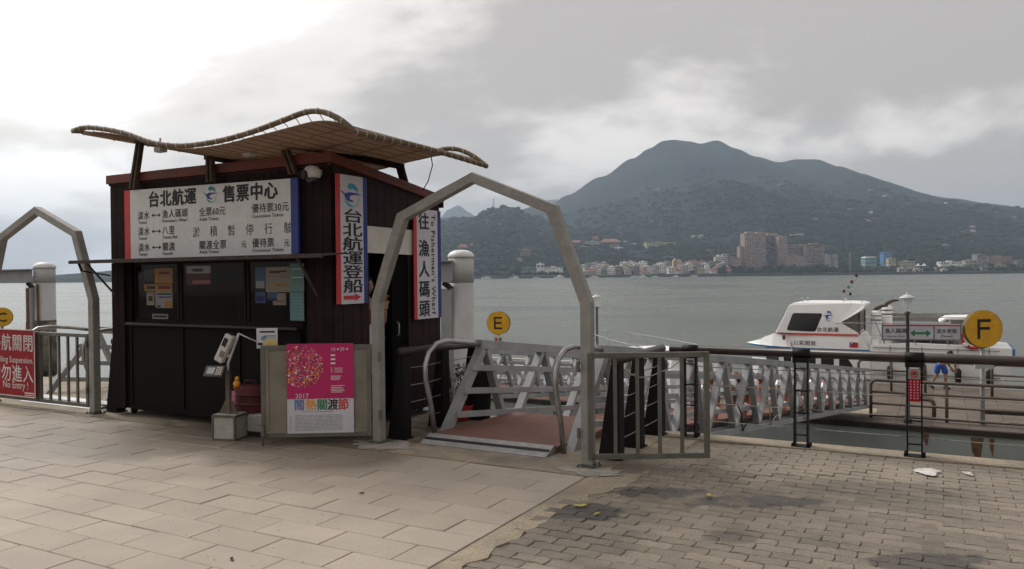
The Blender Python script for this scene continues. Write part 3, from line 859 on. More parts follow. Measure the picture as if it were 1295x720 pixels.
X = KU1 + 0.045
bn = thing('vertical_banner', 'tall white banner with swallow emblem and red arrow by the booth doorway', 'banner', X, 6.48, 1.38, group='vertical banners on the booth side')
MB().prism([(6.285, 1.375), (6.65, 1.375), (6.65, 2.71), (6.285, 2.71)], 0, X - 0.01, X).build('panel', M_BANW, bn)
MB().box(X - 0.01, X + 0.002, 6.222, 6.2845, 1.378, 2.71).build('red_edge', M_RED, bn)
MB().box(X - 0.01, X + 0.002, 6.6505, 6.715, 1.375, 2.708).build('blue_edge', M_BLUE, bn)
for i, ch in enumerate('台北航運登船'):
    tx = MB(); tx.text(ch, 0.195, (X + 0.003, 6.468, 2.235 - i * 0.146), right=(0, 1, 0), bold=0.024, sx=1.68, ax='CENTER', up=(0, 0, 0.78)); tx.build('character', M_INK, bn)
b_, c_ = MB(), MB(); logo(b_, c_, (X + 0.003, 6.46, 2.505), 0.40, (0, 1, 0), (0, 0, 0.62)); b_.build('bird_emblem', M_NAVY, bn); c_.build('wave_emblem', M_CYAN, bn)
ar = MB(); ar.prism([(6.32, 1.422), (6.50, 1.422), (6.50, 1.402), (6.60, 1.443), (6.50, 1.482), (6.50, 1.462), (6.32, 1.462)], 0, X + 0.002, X + 0.004); ar.build('arrow', M_RED, bn)
bn = thing('vertical_banner', 'tall white banner lettered To Fisherman\'s Wharf at the rear corner of the booth', 'banner', X, 7.83, 1.15, group='vertical banners on the booth side')
MB().box(X - 0.01, X, 7.625, 8.06, 1.15, 2.45).build('panel', M_BANW, bn)
MB().box(X - 0.01, X + 0.002, 7.565, 7.6245, 1.15, 2.45).build('red_edge', M_RED, bn)
MB().box(X - 0.01, X + 0.002, 8.0605, 8.13, 1.15, 2.45).build('blue_edge', M_BLUE, bn)
for ch, z in (('往', 2.21), ('漁', 1.89), ('人', 1.64), ('碼', 1.405), ('頭', 1.175)):
    tx = MB(); tx.text(ch, 0.21, (X + 0.003, 7.765, z + 0.02), right=(0, 1, 0), bold=0.03, sx=1.08, ax='CENTER'); tx.build('character', M_INK, bn)
tx = MB(); tx.text("To Fisherman's Wharf", 0.118, (X + 0.003, 7.925, 2.40), right=(0, 0, -1), up=(0, 1, 0), bold=0.012, sx=1.0, spacing=1.12)
tx.build('lettering', M_INK, bn)

# papers behind the booth windows
def paper(name, label, u0, u1, z0, z1, base, deco, v=6.288, group=None, tilt=0):
    t_ = thing(name, label, 'notice', (u0 + u1) / 2, v, z0, group=group)
    MB().box(u0, u1, v, v + 0.003, z0, z1).build('sheet', base, t_)
    for (a, b, c, d, mm) in deco:
        MB().box(lerp(u0, u1, a), lerp(u0, u1, b), v - 0.0015, v - 0.0002, lerp(z0, z1, c), lerp(z0, z1, d)).build('print', mm, t_)
G = 'papers stuck in the booth window'
V2 = 6.288
paper('window_notice', 'small dark green leaflet at the top left of the booth window', -8.44, -8.27, 1.63, 1.77, mat('olive_paper', (0.05, 0.06, 0.03)), [(0.1, .9, .2, .3, M_INK)], V2, G)
paper('window_notice', 'orange sheet at the top of the left booth window', -8.26, -7.94, 1.60, 1.78, M_GOLD, [(.25, .85, .6, .78, M_DRED), (.4, .9, .3, .36, M_CREAM)], V2, G)
paper('window_notice', 'yellow banner strip taped across the left booth window', -8.44, -7.95, 1.51, 1.59, M_YEL, [(.08, .4, .3, .8, M_INK), (.5, .95, .3, .8, M_DRED)], V2 - 0.004, G)
paper('window_notice', 'small grey card with a sketch low in the left booth window', -8.41, -8.27, 1.34, 1.50, M_CREAM, [(.25, .8, .3, .7, M_WOODP), (.1, .9, .85, .9, M_INK)], V2, G)
paper('window_notice', 'pale timetable with a yellow corner in the left booth window', -8.25, -7.95, 1.31, 1.505, M_PAPW, [(.1, .95, .8, .9, M_INK), (.2, .95, .62, .7, M_NAVY), (.55, .95, .05, .45, M_YEL), (.1, .3, .05, .15, M_INK)], V2, G)
paper('window_notice', 'narrow white plate with dark lettering at the foot of the booth window', -8.31, -8.03, 1.178, 1.238, M_PAPW, [(.08, .92, .3, .7, M_INK)], V2, G)
paper('window_notice', 'white, brown and pink leaflet alone in the middle booth window', -7.70, -7.30, 1.585, 1.80, mat('brown_print', (0.14, 0.035, 0.02)), [(0, 1, .60, 1, M_PAPW), (.25, .7, .70, .86, M_INK), (.25, .98, .03, .24, mat('salmon_print', (0.6, 0.2, 0.16)))], V2, G)
paper('window_notice', 'tall blue sky poster at the left of the right booth window', -6.60, -6.45, 1.38, 1.77, M_SKYB, [(.1, .9, .42, .62, M_PAPW), (0, 1, .30, .41, M_INK), (.1, .9, .05, .2, M_NAVY)], V2, G)
paper('window_notice', 'large cream notice with handwriting in the right booth window', -6.44, -6.06, 1.50, 1.77, M_CREAM, [(.15, .55, .76, .84, M_INK), (.55, .8, .80, .86, M_INK), (.1, .9, .60, .615, M_WOODP), (.4, .8, .25, .32, M_GOLD)], V2 - 0.003, G)
paper('window_notice', 'small blue postcard under the cream notice', -6.42, -6.28, 1.405, 1.50, M_SKYB, [(0, 1, 0, .3, M_NAVY)], V2 - 0.004, G)
paper('window_notice', 'pale torn sheet beside the blue postcard', -6.34, -6.15, 1.36, 1.49, M_CREAM, [(.3, .9, .3, .35, M_WOODP)], V2, G)
G2 = 'teal papers on the booth corner pier'
paper('pier_notice', 'upper teal sheet on the right pier of the booth front', -5.985, -5.79, 1.505, 1.80, M_TEAL, [(.1, .9, .8, .82, M_PAPW), (.1, .9, .5, .52, M_PAPW)], KV0 - 0.02, G2)
paper('pier_notice', 'lower teal sheet with ruled lines on the right pier of the booth front', -5.99, -5.795, 1.205, 1.50, M_TEAL, [(.08, .92, .12 * i + .1, .12 * i + .12, mat('teal_rule', (0.12, 0.30, 0.32))) for i in range(7)], KV0 - 0.02, G2)

# ------------------------------------------------------------------ arched gateways
def arch_frame(root, cu, v):
    o_ = [(1.175, 0), (1.175, 1.42), (0.85, 2.265), (0, 2.61)]; i_ = [(1.078, 0), (1.078, 1.40), (0.765, 2.20), (0, 2.512)]
    mb = MB(); D = 0.048
    out_ = [(cu - x, z) for x, z in o_] + [(cu + x, z) for x, z in o_[::-1][1:]]
    in_ = [(cu - x, z) for x, z in i_] + [(cu + x, z) for x, z in i_[::-1][1:]]
    k = len(out_)
    vs = [(a, v - D, z) for a, z in out_] + [(a, v - D, z) for a, z in in_] + [(a, v + D, z) for a, z in out_] + [(a, v + D, z) for a, z in in_]
    fs = []
    for i in range(k - 1):
        fs += [(i, i + 1, k + i + 1, k + i), (2*k + i, 3*k + i, 3*k + i + 1, 2*k + i + 1), (i, 2*k + i, 2*k + i + 1, i + 1), (k + i, k + i + 1, 3*k + i + 1, 3*k + i)]
    fs += [(0, k, 3*k, 2*k), (k - 1, 3*k - 1, 4*k - 1, 2*k - 1)]
    mb.add(vs, fs)
    o = mb.build('arch_frame', M_GREY, root, bevel=0.006)
    for s in (-1, 1):
        bp_ = MB(); c0 = cu + s * 1.127; bp_.box(c0 - .085, c0 + .085, v - .085, v + .085, 0.0045, 0.014)
        for a_ in (-.068, .068):
            for b_ in (-.068, .068): bp_.tube([(c0 + a_, v + b_, .014), (c0 + a_, v + b_, .032)], .009, 6)
        bp_.build('base_plate', M_GATE, root)
        wd_ = MB(); wd_.box(c0 - 0.0515 , c0 + 0.0515, v - .051, v + .051, 0.014, 0.03); wd_.build('weld_bead', M_GATE, root)
        for z in (0.25, 0.82):
            h = MB(); h.box(cu + s * 1.063 - 0.012, cu + s * 1.063 + 0.012, v - 0.075, v - 0.050, z, z + 0.09); h.build('hinge', M_GATE, root)
    return o
def leaf(root, ox, oy, rot_world, width, kind):
    """hinged gate leaf; its own frame: x along the leaf, front faces -y"""
    fr = MB(); z0, z1 = 0.075, 0.985; s = 0.045
    fr.box(0, s, -0.02, 0.02, z0, z1); fr.box(width - s, width, -0.02, 0.02, z0, z1)
    fr.box(s, width - s, -0.0195, 0.0195, z0, z0 + s); fr.box(s, width - s, -0.0195, 0.0195, z1 - s, z1)
    me = fr.build('gate_leaf', M_GATE, bevel=0.003)
    me.parent = root; OFF[me.name] = Vector((0, 0, 0))
    ru = OFF[root.name]
    # world -> quay coordinates
    u = ox * cT - oy * sT; v = ox * sT + oy * cT
    me.location = (u - ru.x, v - ru.y, 0); me.rotation_euler = (0, 0, rot_world + TH)
    if kind == 'bars':
        n = 4
        for i in range(n):
            x = lerp(s, width - s, (i + 1) / (n + 1)) + 0.0
            b = MB(); b.box(x - 0.015, x + 0.015, -0.012, 0.012, z0 + s - 0.002, z1 - s + 0.002); b.build('bar', M_GATE, me)
    else:
        MB().box(s, width - s, -0.006, 0.006, z0 + s, z1 - s).build('sheet_panel', M_SHEET, me)
        iv = MB(); a = 0.03
        iv.box(s, s + a, -0.015, -0.0062, z0 + s, z1 - s); iv.box(width - s - a, width - s, -0.015, -0.0062, z0 + s, z1 - s); iv.box(s + a, width - s - a, -0.0145, -0.0062, z0 + s, z0 + s + a); iv.build('inner_frame', M_SHEET, me)
        db = MB(); db.tube([(0.02, -0.035, -0.02), (0.02, -0.035, 0.20)], 0.010, 6); db.box(0.0, 0.04, -0.05, -0.021, 0.10, 0.13); db.bar((0.02, -0.035, 0.2), (-0.02, -0.05, 0.21), 0.01, 0.01)
        db.build('drop_bolt', M_GATE, me)
    return me
arch = thing('arched_gateway', 'grey steel gateway arch standing in front of the red gangway deck with its leaves open', 'gateway', -3.79, 6.28, 0, group='arched steel gateways')
arch_frame(arch, -3.79, 6.28)
leafL = leaf(arch, -2.485, 7.795, R(3.2), 1.08, 'sheet')
leafR = leaf(arch, 0.635, 6.735, R(1.5), 1.045, 'bars')
arch2 = thing('arched_gateway', 'grey steel gateway arch left of the booth with its barred leaves shut', 'gateway', -10.30, 6.12, 0, group='arched steel gateways')
arch_frame(arch2, -10.30, 6.12)
for a in (-11.34, -10.285):
    x, y = XY(a, 6.10); leaf(arch2, x, y, -TH, 1.03, 'bars')

# event poster on the left leaf
P0 = Vector((-2.485, 7.795, 0)); ca, sa = math.cos(R(3.2)), math.sin(R(3.2))
po = thing('festival_poster', 'magenta and white festival poster on the open gate leaf', 'poster', -2.485, 7.795, 0, quay=False, rot=R(3.2))
x0, x1, z0, z1 = 0.255, 0.905, 0.115, 1.0
MB().box(x0, x1, -0.026, -0.0225, z0, z1).build('sheet', M_PAPW, po)
MB().box(x0, x1, -0.0275, -0.0265, 0.455, z1).build('magenta_field', M_MAG, po)
random.seed(5)
dots = {m_.name: (MB(), m_) for m_ in (M_GOLD, M_LETW, M_GREEN, M_INK, M_CREAM, M_PURP, mat('print_brown', (0.20, 0.06, 0.03)), mat('print_rose', (0.6, 0.2, 0.25)))}
cx, cz, RR = 0.405, 0.775, 0.205
placed = []
tries = 0
while len(placed) < 330 and tries < 12000:
    tries += 1
    a = random.uniform(0, 6.283); r_ = RR * math.sqrt(random.random()); s_ = random.choice((0.004, 0.005, 0.006, 0.007, 0.009, 0.0125))
    dx, dz = math.cos(a) * r_, math.sin(a) * r_ * 1.0
    if cx + dx - s_ < x0 + 0.002 or cz + dz + s_ > z1 - 0.003: continue
    if any((dx - q[0])**2 + (dz - q[1])**2 < (s_ + q[2])**2 * 0.85 for q in placed): continue
    placed.append((dx, dz, s_))
    nm = random.choice(['print_orange'] * 5 + ['white_lettering'] * 3 + ['print_green', 'black_lettering', 'print_cream', 'print_purple', 'print_brown', 'print_brown', 'print_rose', 'print_rose'])
    mb = dots[nm][0]; k = 8
    mb.add([(cx + dx + s_ * math.cos(2*math.pi*i/k), -0.0281, cz + dz + s_ * math.sin(2*math.pi*i/k)) for i in range(k)], [tuple(range(k))])
for nm, (mb, mm) in dots.items(): mb.build('confetti_dots', mm, po, kind='stuff')
wt = MB()
wt.text('10', 0.048, (0.685, -0.028, 0.925), bold=0.004); wt.text('29', 0.048, (0.775, -0.028, 0.925), bold=0.004)
wt.disc((0.757, -0.028, 0.943), 0.010, (0, 1, 0), 0.0004, 12); wt.disc((0.848, -0.028, 0.943), 0.010, (0, 1, 0), 0.0004, 12)
wt.text('2017', 0.066, (0.335, -0.0282, 0.462), bold=0.004)
random.seed(9)
for z in (0.875, 0.835, 0.795): wt.box(0.685, 0.73, -0.0281, -0.0277, z, z + 0.016)
for z in (0.752, 0.733, 0.714):
    wt.box(0.685, 0.70, -0.0281, -0.0277, z, z + 0.007); wt.box(0.72, 0.80, -0.0281, -0.0277, z, z + 0.005)
for z in (0.672, 0.655, 0.64): wt.box(0.685, 0.685 + random.uniform(.08, .12), -0.0281, -0.0277, z, z + 0.007)
for z in (0.578, 0.56, 0.545, 0.53, 0.515): wt.box(0.685, 0.685 + random.uniform(.11, .14), -0.0281, -0.0277, z, z + 0.006)
wt.build('lettering', M_LETW, po, kind='stuff')
for ch, u_, mm in (('鬧', 0.325, M_SKYB), ('熱', 0.438, M_GOLD), ('關', 0.548, M_GREEN), ('渡', 0.652, M_INK), ('節', 0.755, M_RED)):
    t2 = MB(); t2.text(ch, 0.118, (u_ - 0.005, -0.0275, 0.352), bold=0.03, sx=0.92); t2.build('lettering', mm, po)
t2 = MB(); t2.text('鬧', 0.118, (0.345, -0.0273, 0.352), bold=0.01, sx=0.7); t2.build('lettering', M_PINK, po)
gt = MB()
gt.box(0.40, 0.70, -0.0272, -0.0268, 0.325, 0.331)
z = 0.29
while z > 0.135:
    gt.box(0.275, 0.30, -0.0272, -0.0268, z, z + 0.004) if random.random() < 0.5 else None
    a = 0.33
    while a < 0.78:
        w = random.uniform(0.03, 0.11); gt.box(a, min(a + w, 0.80), -0.0272, -0.0268, z, z + 0.0045); a += w + 0.008
    z -= 0.0135
gt.build('small_print', mat('grey_print', (0.30, 0.30, 0.33)), po, kind='stuff')

# small notice clipped behind the leaf
nb = thing('small_placard', 'small white and yellow placard standing above the poster gate leaf', 'placard', -2.44, 7.845, 0.955, quay=False, rot=R(3.2))
MB().box(-0.10, 0.105, 0, 0.006, 0, 0.20).build('sheet', M_PAPW, nb)
p = MB(); p.box(-0.07, 0.08, -0.001, -0.0002, 0.155, 0.172); p.box(-0.03, 0.09, -0.001, -0.0002, 0.118, 0.126); p.box(-0.09, -0.04, -0.001, -0.0002, 0.03, 0.055); p.box(0.0, 0.09, -0.001, -0.0002, 0.098, 0.103); p.build('print', M_INK, nb)
MB().prism([(-0.05, 0.12), (0.0, 0.115), (-0.01, 0.09), (-0.035, 0.075), (-0.06, 0.09)], 1, -0.0012, -0.0003).build('blue_mark', M_SKYB, nb)
MB().box(-0.03, 0.10, -0.0012, -0.0003, 0.01, 0.085).build('yellow_patch', mat('pale_yellow_print', (0.7, 0.55, 0.22)), nb)

# red closed-route board on the left gate
rb = thing('closure_board', 'red board with white characters and No Entry hung on the left gateway', 'sign', -10.83, 6.03, 0.14)
B0, B1 = -11.40, -10.265
MB().box(B0, B1, 6.030, 6.042, 0.135, 1.01).build('board', M_DRED, rb)
ed = MB(); ed.box(B0, B1, 6.024, 6.0295, 1.003, 1.015); ed.box(B0, B1, 6.024, 6.0295, 0.13, 0.142); ed.box(B1 - 0.008, B1 + 0.004, 6.024, 6.0295, 0.1425, 1.0025); ed.box(B0, B0 + 0.01, 6.024, 6.0295, 0.1425, 1.0025); ed.build('edging', M_LETW, rb)
tx = MB(); V = 6.0275
tx.text('停航關閉', 0.235, (-10.31, V, 0.75), bold=0.012, ax='RIGHT', sx=1.0, spacing=1.08)
tx.text('Sailing Suspension.', 0.115, (-10.30, V, 0.575), bold=0.006, ax='RIGHT', sx=1.0)
tx.text('請勿進入', 0.235, (-10.31, V, 0.345), bold=0.012, ax='RIGHT', sx=1.0, spacing=1.08)
tx.text('No Entry !', 0.135, (-10.42, V, 0.255 - 0.02), bold=0.006, ax='RIGHT')
tx.box(-10.50, -10.29, V, V + 0.001, 0.18, 0.195); tx.box(-10.50, -10.29, V, V + 0.001, 0.155, 0.165)
tx.build('lettering', M_LETW, rb)

# ------------------------------------------------------------------ card reader stand, bags
st = thing('card_reader_stand', 'fare card reader on a steel pole rising from a boxy grey foot', 'card reader', -2.93, 8.13, 0, quay=False, rot=R(-14))
fr = MB()
for x in (-0.135, 0.115):
    for y in (-0.10, 0.12): fr.box(x, x + 0.02, y, y + 0.02, 0, 0.255)
fr.box(-0.115, 0.115, -0.10, -0.082, 0.235, 0.255); fr.box(-0.115, 0.115, -0.10, -0.082, 0.0, 0.018); fr.box(-0.115, 0.115, 0.122, 0.14, 0.235, 0.255); fr.box(-0.135, -0.117, -0.08, 0.12, 0.235, 0.255); fr.box(0.117, 0.135, -0.08, 0.12, 0.235, 0.255); fr.box(0.117, 0.135, -0.08, 0.12, 0.0, 0.018)
fr.build('foot_frame', M_FRAMEB, st)
pn = MB(); pn.box(-0.115, 0.115, -0.092, -0.086, 0.018, 0.235); pn.box(0.122, 0.128, -0.08, 0.12, 0.018, 0.235); pn.box(-0.128, -0.122, -0.08, 0.12, 0.018, 0.235); pn.box(-0.13, 0.13, -0.08, 0.12, 0.256, 0.262); pn.build('foot_panel', mat('foot_panel_grey', (0.42, 0.42, 0.40), (0.33, 0.33, 0.31), scale=7, rough=0.6), st, label='scuffed pale grey foot box')
MB().box(-0.022, 0.022, -0.02, 0.02, 0.262, 0.70).build('pole', M_FRAMEB, st)
gs = MB(); gs.prism([(-0.11, 0.262), (-0.023, 0.262), (-0.023, 0.42)], 1, -0.005, 0.005); gs.prism([(0.11, 0.262), (0.023, 0.262), (0.023, 0.42)], 1, -0.005, 0.005); gs.build('gusset_plate', M_FRAMEB, st)
rd = MB(); q = Vector((-0.08, -0.10, 0.70)); 
def tilted(mb, c, w, d, h, ax, ang, yaw=0.0, mi=0):
    Rm = Matrix.Rotation(yaw, 3, 'Z') @ Matrix.Rotation(ang, 3, ax)
    vs = [Vector(c) + Rm @ Vector((sx * w / 2, sy * d / 2, sz * h / 2)) for sx in (-1, 1) for sy in (-1, 1) for sz in (-1, 1)]
    mb.add(vs, [(0,1,3,2),(4,6,7,5),(0,4,5,1),(2,3,7,6),(0,2,6,4),(1,5,7,3)], mi)
tilted(rd, (-0.09, -0.10, 0.705), 0.22, 0.12, 0.03, 'X', R(58)); kp = rd.build('keypad', mat('dark_grey_plastic', (0.06, 0.065, 0.075), scale=6, rough=0.4), st, bevel=0.004)
s2 = MB(); tilted(s2, (-0.125, -0.1136, 0.7135), 0.085, 0.07, 0.004, 'X', R(58)); s2.build('screen', M_SCREEN, kp)
s2 = MB()
for i in range(3):
    for j in range(4):
        c0 = Vector((-0.055 + i * 0.024, -0.10, 0.705)) + Matrix.Rotation(R(58), 3, 'X') @ Vector((0, -0.035 + j * 0.023, 0.017))
        tilted(s2, c0, 0.017, 0.016, 0.005, 'X', R(58))
s2.build('keys', M_CREAM, kp)
MB().bar((0, 0, 0.69), (-0.05, -0.06, 0.70), 0.03, 0.02).build('bracket', M_FRAMEB, st)
ar = MB(); ar.tube([(0, 0, 0.69), (0.0, 0.0, 0.78), (0.06, 0.02, 0.95), (0.11, 0.03, 1.085)], 0.014, 7); ar.tube([(0.11, 0.03, 1.085), (0.2, 0.05, 1.04), (0.30, 0.06, 1.0)], 0.007, 6); ar.box(-0.005, 0.02, -0.01, 0.02, 0.84, 0.87); ar.build('arm', M_PLAST, st)
ph = MB(); Rm = 'Y'
tilted(ph, (-0.02, -0.02, 0.935), 0.10, 0.075, 0.31, 'Y', R(28)); b1 = ph.build('reader', M_PLAST, st, label='pale handheld fare terminal', bevel=0.012)
s2 = MB(); tilted(s2, (0.005, -0.0595, 1.0), 0.05, 0.004, 0.09, 'Y', R(28)); s2.build('screen', M_GLASSD, b1)
s2 = MB()
for j in range(4):
    for i in range(3):
        c0 = Vector((-0.03, -0.0595, 0.88)) + Matrix.Rotation(R(28), 3, 'Y') @ Vector((-0.018 + i * 0.018, 0, -0.03 + j * 0.018)); tilted(s2, c0, 0.012, 0.004, 0.011, 'Y', R(28))
s2.build('keys', M_MAROON, b1)
s2 = MB(); tilted(s2, (0.025, 0.0, 1.05), 0.06, 0.05, 0.08, 'Y', R(28)); s2.build('card_slot', M_RUBBER, b1)

bx = thing('low_side_box', 'low pale box with a rounded end beside the card reader foot', 'box', -2.66, 8.30, 0, quay=False, rot=R(-10))
b = MB(); b.prism([(-0.13, 0.06), (0.13, 0.04), (0.17, 0.09), (0.15, 0.20), (0.08, 0.235), (-0.13, 0.22)], 1, -0.10, 0.10); b.build('casing', mat('foot_panel_grey', (0.42, 0.42, 0.40)), bx, bevel=0.01)
b = MB(); b.box(-0.10, 0.12, -0.07, 0.07, 0.0, 0.058); b.build('base', M_RUBBER, bx)
bg_ = thing('maroon_bag', 'maroon woven bag behind the card reader stand', 'bag', -2.80, 8.46, 0, quay=False, rot=R(-14))
b = MB(); random.seed(2)
b.lathe([(0.10, 0.0), (0.165, 0.03), (0.175, 0.18), (0.165, 0.36), (0.15, 0.48), (0.11, 0.505)], (0, 0, 0), 18)
b.v = [(x * 1.15 + noise.noise(Vector((x * 9, y * 9, z * 9))) * 0.02, y * 0.8 + noise.noise(Vector((x * 9 + 5, y * 9, z * 9))) * 0.02, z) for x, y, z in b.v]
b.build('body', M_MAROON, bg_)
b = MB()
for z in (0.12, 0.22, 0.32, 0.42): b.tube([(0.185 * 1.06 * math.cos(a), 0.142 * math.sin(a) * 1.02, z) for a in [2 * math.pi * i / 18 for i in range(18)]], 0.010, 5, closed=True)
b.build('band', mat('bag_band', (0.13, 0.05, 0.035), scale=10), bg_)
b = MB(); b.tube([(-0.09, -0.02, 0.49), (-0.06, -0.02, 0.56), (0.05, -0.02, 0.56), (0.09, -0.02, 0.49)], 0.008, 6); b.build('handle', M_MAROON, bg_)
pc = MB(); n = 7
vs = []
for j in range(9):
    for i in range(3): vs.append((-2.975 + i * 0.028 + 0.006 * math.sin(j), 8.29 + 0.012 * math.sin(i * 2 + j * .7), 0.47 - j * 0.038))
fs = [(j * 3 + i, j * 3 + i + 1, j * 3 + i + 4, j * 3 + i + 3) for j in range(8) for i in range(2)]
vs2 = [(x, y + 0.008, z) for x, y, z in vs]; n = len(vs)
pc.add(vs + vs2, fs + [(a + n, d + n, c + n, b_ + n) for a, b_, c, d in fs], 0, True)
pc.v = [(x + 2.95, y - 8.29, z - 0.32) for x, y, z in pc.v]
o = single(pc, 'pink_cloth', M_PINK, 'strip of pink cloth hanging over the maroon bag', 'cloth', -2.95, 8.29, 0.32, quay=False)
tg = thing('yellow_trinket', 'small yellow and red trinket dangling from the card reader pole', 'trinket', -2.83, 8.09, 0.58, quay=False)
b = MB(); b.lathe([(0.004, -0.045), (0.032, -0.03), (0.038, -0.005), (0.028, 0.02), (0.004, 0.03)], (0, 0, 0), 12); b.build('body', M_GOLD, tg)
b = MB(); b.lathe([(0.004, 0.02), (0.022, 0.03), (0.024, 0.05), (0.014, 0.066), (0.003, 0.07)], (0.004, 0, 0), 12); b.build('head', M_GOLD, tg)
b = MB(); b.lathe([(0.004, -0.07), (0.02, -0.06), (0.026, -0.045), (0.02, -0.035), (0.003, -0.03)], (-0.012, 0, 0.0), 10); b.build('tassel', M_RED, tg)
b = MB(); b.tube([(0.004, 0, 0.07), (0.0, 0.01, 0.12), (-0.06, 0.03, 0.15)], 0.003, 5); b.build('cord', M_INNER, tg)

# ------------------------------------------------------------------ fences and quay railing
def post_meshes(root, mats, along, x, y, h=0.85, first=[None]):
    """ladder-like post: two tapered plates joined by rungs. `along` = rail direction in the quay frame ('u' or 'v')"""
    mb = MB(); t_ = 0.006
    if along == 'u':
        for s in (-0.058, 0.058):
            mb.prism([(y - 0.085, 0), (y + 0.035, 0), (y + 0.035, h), (y - 0.03, h)], 0, x + s - t_, x + s + t_)
        for z in (0.10, 0.31, 0.52, 0.73): mb.box(x - 0.051, x + 0.051, y - 0.01, y + 0.01, z, z + 0.012)
        mb.box(x - 0.085, x + 0.085, y - 0.09, y + 0.05, 0.0, 0.012)
        for a in (-0.075, 0.075):
            for b in (-0.06, 0.03): mb.tube([(x + a, y + b, 0.012), (x + a, y + b, 0.035)], 0.012, 6)
        mb.box(x - 0.075, x + 0.075, y - 0.052, y + 0.052, h - 0.05, h - 0.005)
    else:
        sgn = along[1]
        for s in (-0.058, 0.058):
            P = [(x + sgn * 0.175, 0), (x - sgn * 0.03, 0), (x - sgn * 0.03, h), (x + sgn * 0.045, h)]
        mb.prism(P if sgn > 0 else P[::-1], 1, y - 0.062, y + 0.062)
        mb.box(min(x - sgn * 0.05, x + sgn * 0.17), max(x - sgn * 0.05, x + sgn * 0.17), y - 0.08, y + 0.08, 0.0, 0.012)
    return mb.build('post', M_POST, root)
def pipe(root, pts, name='top_rail', r=0.042, m=None):
    mb = MB(); mb.tube(pts, r, 14); return mb.build(name, m or M_RAIL, root)
def cables(root, p, q, zs=(0.175, 0.36, 0.54, 0.72), sag=0.008, n=6):
    for z in zs:
        s_ = sag * random.uniform(0.3, 1.6)
        pts = [(lerp(p[0], q[0], i / n), lerp(p[1], q[1], i / n), z - s_ * 4 * (i / n) * (1 - i / n)) for i in range(n + 1)]
        mb = MB(); mb.tube(pts, 0.0045, 5); mb.build('cable', M_CABLE, root)
random.seed(21)
ZR = 0.885
VR = 7.92
rail = thing('quay_railing', 'dark brown pipe railing with ladder-like posts and steel cables along the quay edge', 'railing', 1.9, VR, 0)
us = [-2.23, -1.16, -0.20, 0.82, 1.84, 2.86, 3.88, 4.90, 5.92]
for u in us: post_meshes(rail, None, 'u', u, VR)
pipe(rail, [(-2.44, VR, ZR), (2, VR, ZR), (6.1, VR, ZR)])
for a, b in zip(us, us[1:]): cables(rail, (a, VR - 0.01), (b, VR - 0.01))
for u in us:
    c = MB(); c.tube([(u - 0.075, VR, ZR), (u + 0.075, VR, ZR)], 0.047, 14); c.build('rail_collar', M_POST, rail)
def return_fence(u, sgn, label, v0=6.66, vm=7.22, v1=7.87, stub=None, ze=0.0, over=0.06):
    t_ = thing('return_fence', label, 'fence', u, (v0 + v1) / 2, 0, group='short fences flanking the gangways')
    for v in (v0, vm, v1): post_meshes(t_, None, ('v', sgn), u, v)
    pipe(t_, [(u, v0 - 0.08, ZR - ze * .3), (u, v1 + over, ZR + ze)])
    cables(t_, (u, v0), (u, vm)); cables(t_, (u, vm), (u, v1))
    if stub: pipe(t_, [(stub[0], VR + .06, ZR + 0.003), (stub[1], VR + .06, ZR + 0.003)])
    return t_
rfr = return_fence(-2.53, -1, 'short black-posted fence right of the gangway, behind the barred gate leaf')
rfl = return_fence(-4.80, -1, 'short black-posted fence between the ticket booth and the gangway', v0=6.56, vm=7.28, v1=7.93, ze=-0.04, over=0.28)
rf2 = return_fence(-9.02, -1, 'short black-posted fence at the far left end of the ticket booth', v0=6.34)
# a loose bent wire behind the barred leaf
wl = MB(); wl.tube([(-2.53, 6.75, .80), (-2.45, 6.95, .70), (-2.40, 7.15, .69), (-2.3, 7.5, .74), (-2.2, 7.8, .86)], 0.006, 5)
single(wl, 'loose_cable', M_CABLE, 'loose pale cable sagging between the fence posts behind the barred gate leaf', 'cable', -2.4, 7.2, 0.7)
# red prohibition plate on the railing post
pp = thing('prohibition_plate', 'narrow red plate with a prohibition roundel on the railing post below the lamp', 'sign', -0.20, VR - 0.07, 0.5)
U = -0.20; V = VR - 0.075
MB().box(U - 0.048, U + 0.048, V, V + 0.004, 0.50, 0.70).build('red_plate', M_DRED, pp)
MB().box(U - 0.048, U + 0.048, V, V + 0.004, 0.701, 0.79).build('pale_plate', M_GREY, pp)
r_ = MB(); r_.tube([(U + 0.027 * math.cos(a), V - 0.003, 0.745 + 0.027 * math.sin(a)) for a in [2 * math.pi * i / 16 for i in range(16)]], 0.0045, 5, closed=True); r_.bar((U - 0.018, V - 0.003, 0.763), (U + 0.018, V - 0.003, 0.727), 0.007, 0.004); r_.build('roundel', M_RED, pp)
r_ = MB(); r_.box(U - 0.012, U + 0.012, V - 0.002, V - 0.0005, 0.735, 0.757); r_.build('symbol', M_INK, pp)
r_ = MB()
for x in (-0.028, 0.0, 0.026):
    z = 0.685
    for i in range(7): r_.box(U + x - 0.007, U + x + 0.007, V - 0.0015, V - 0.0003, z - 0.014, z); z -= 0.025
r_.build('characters', M_PINK, pp)

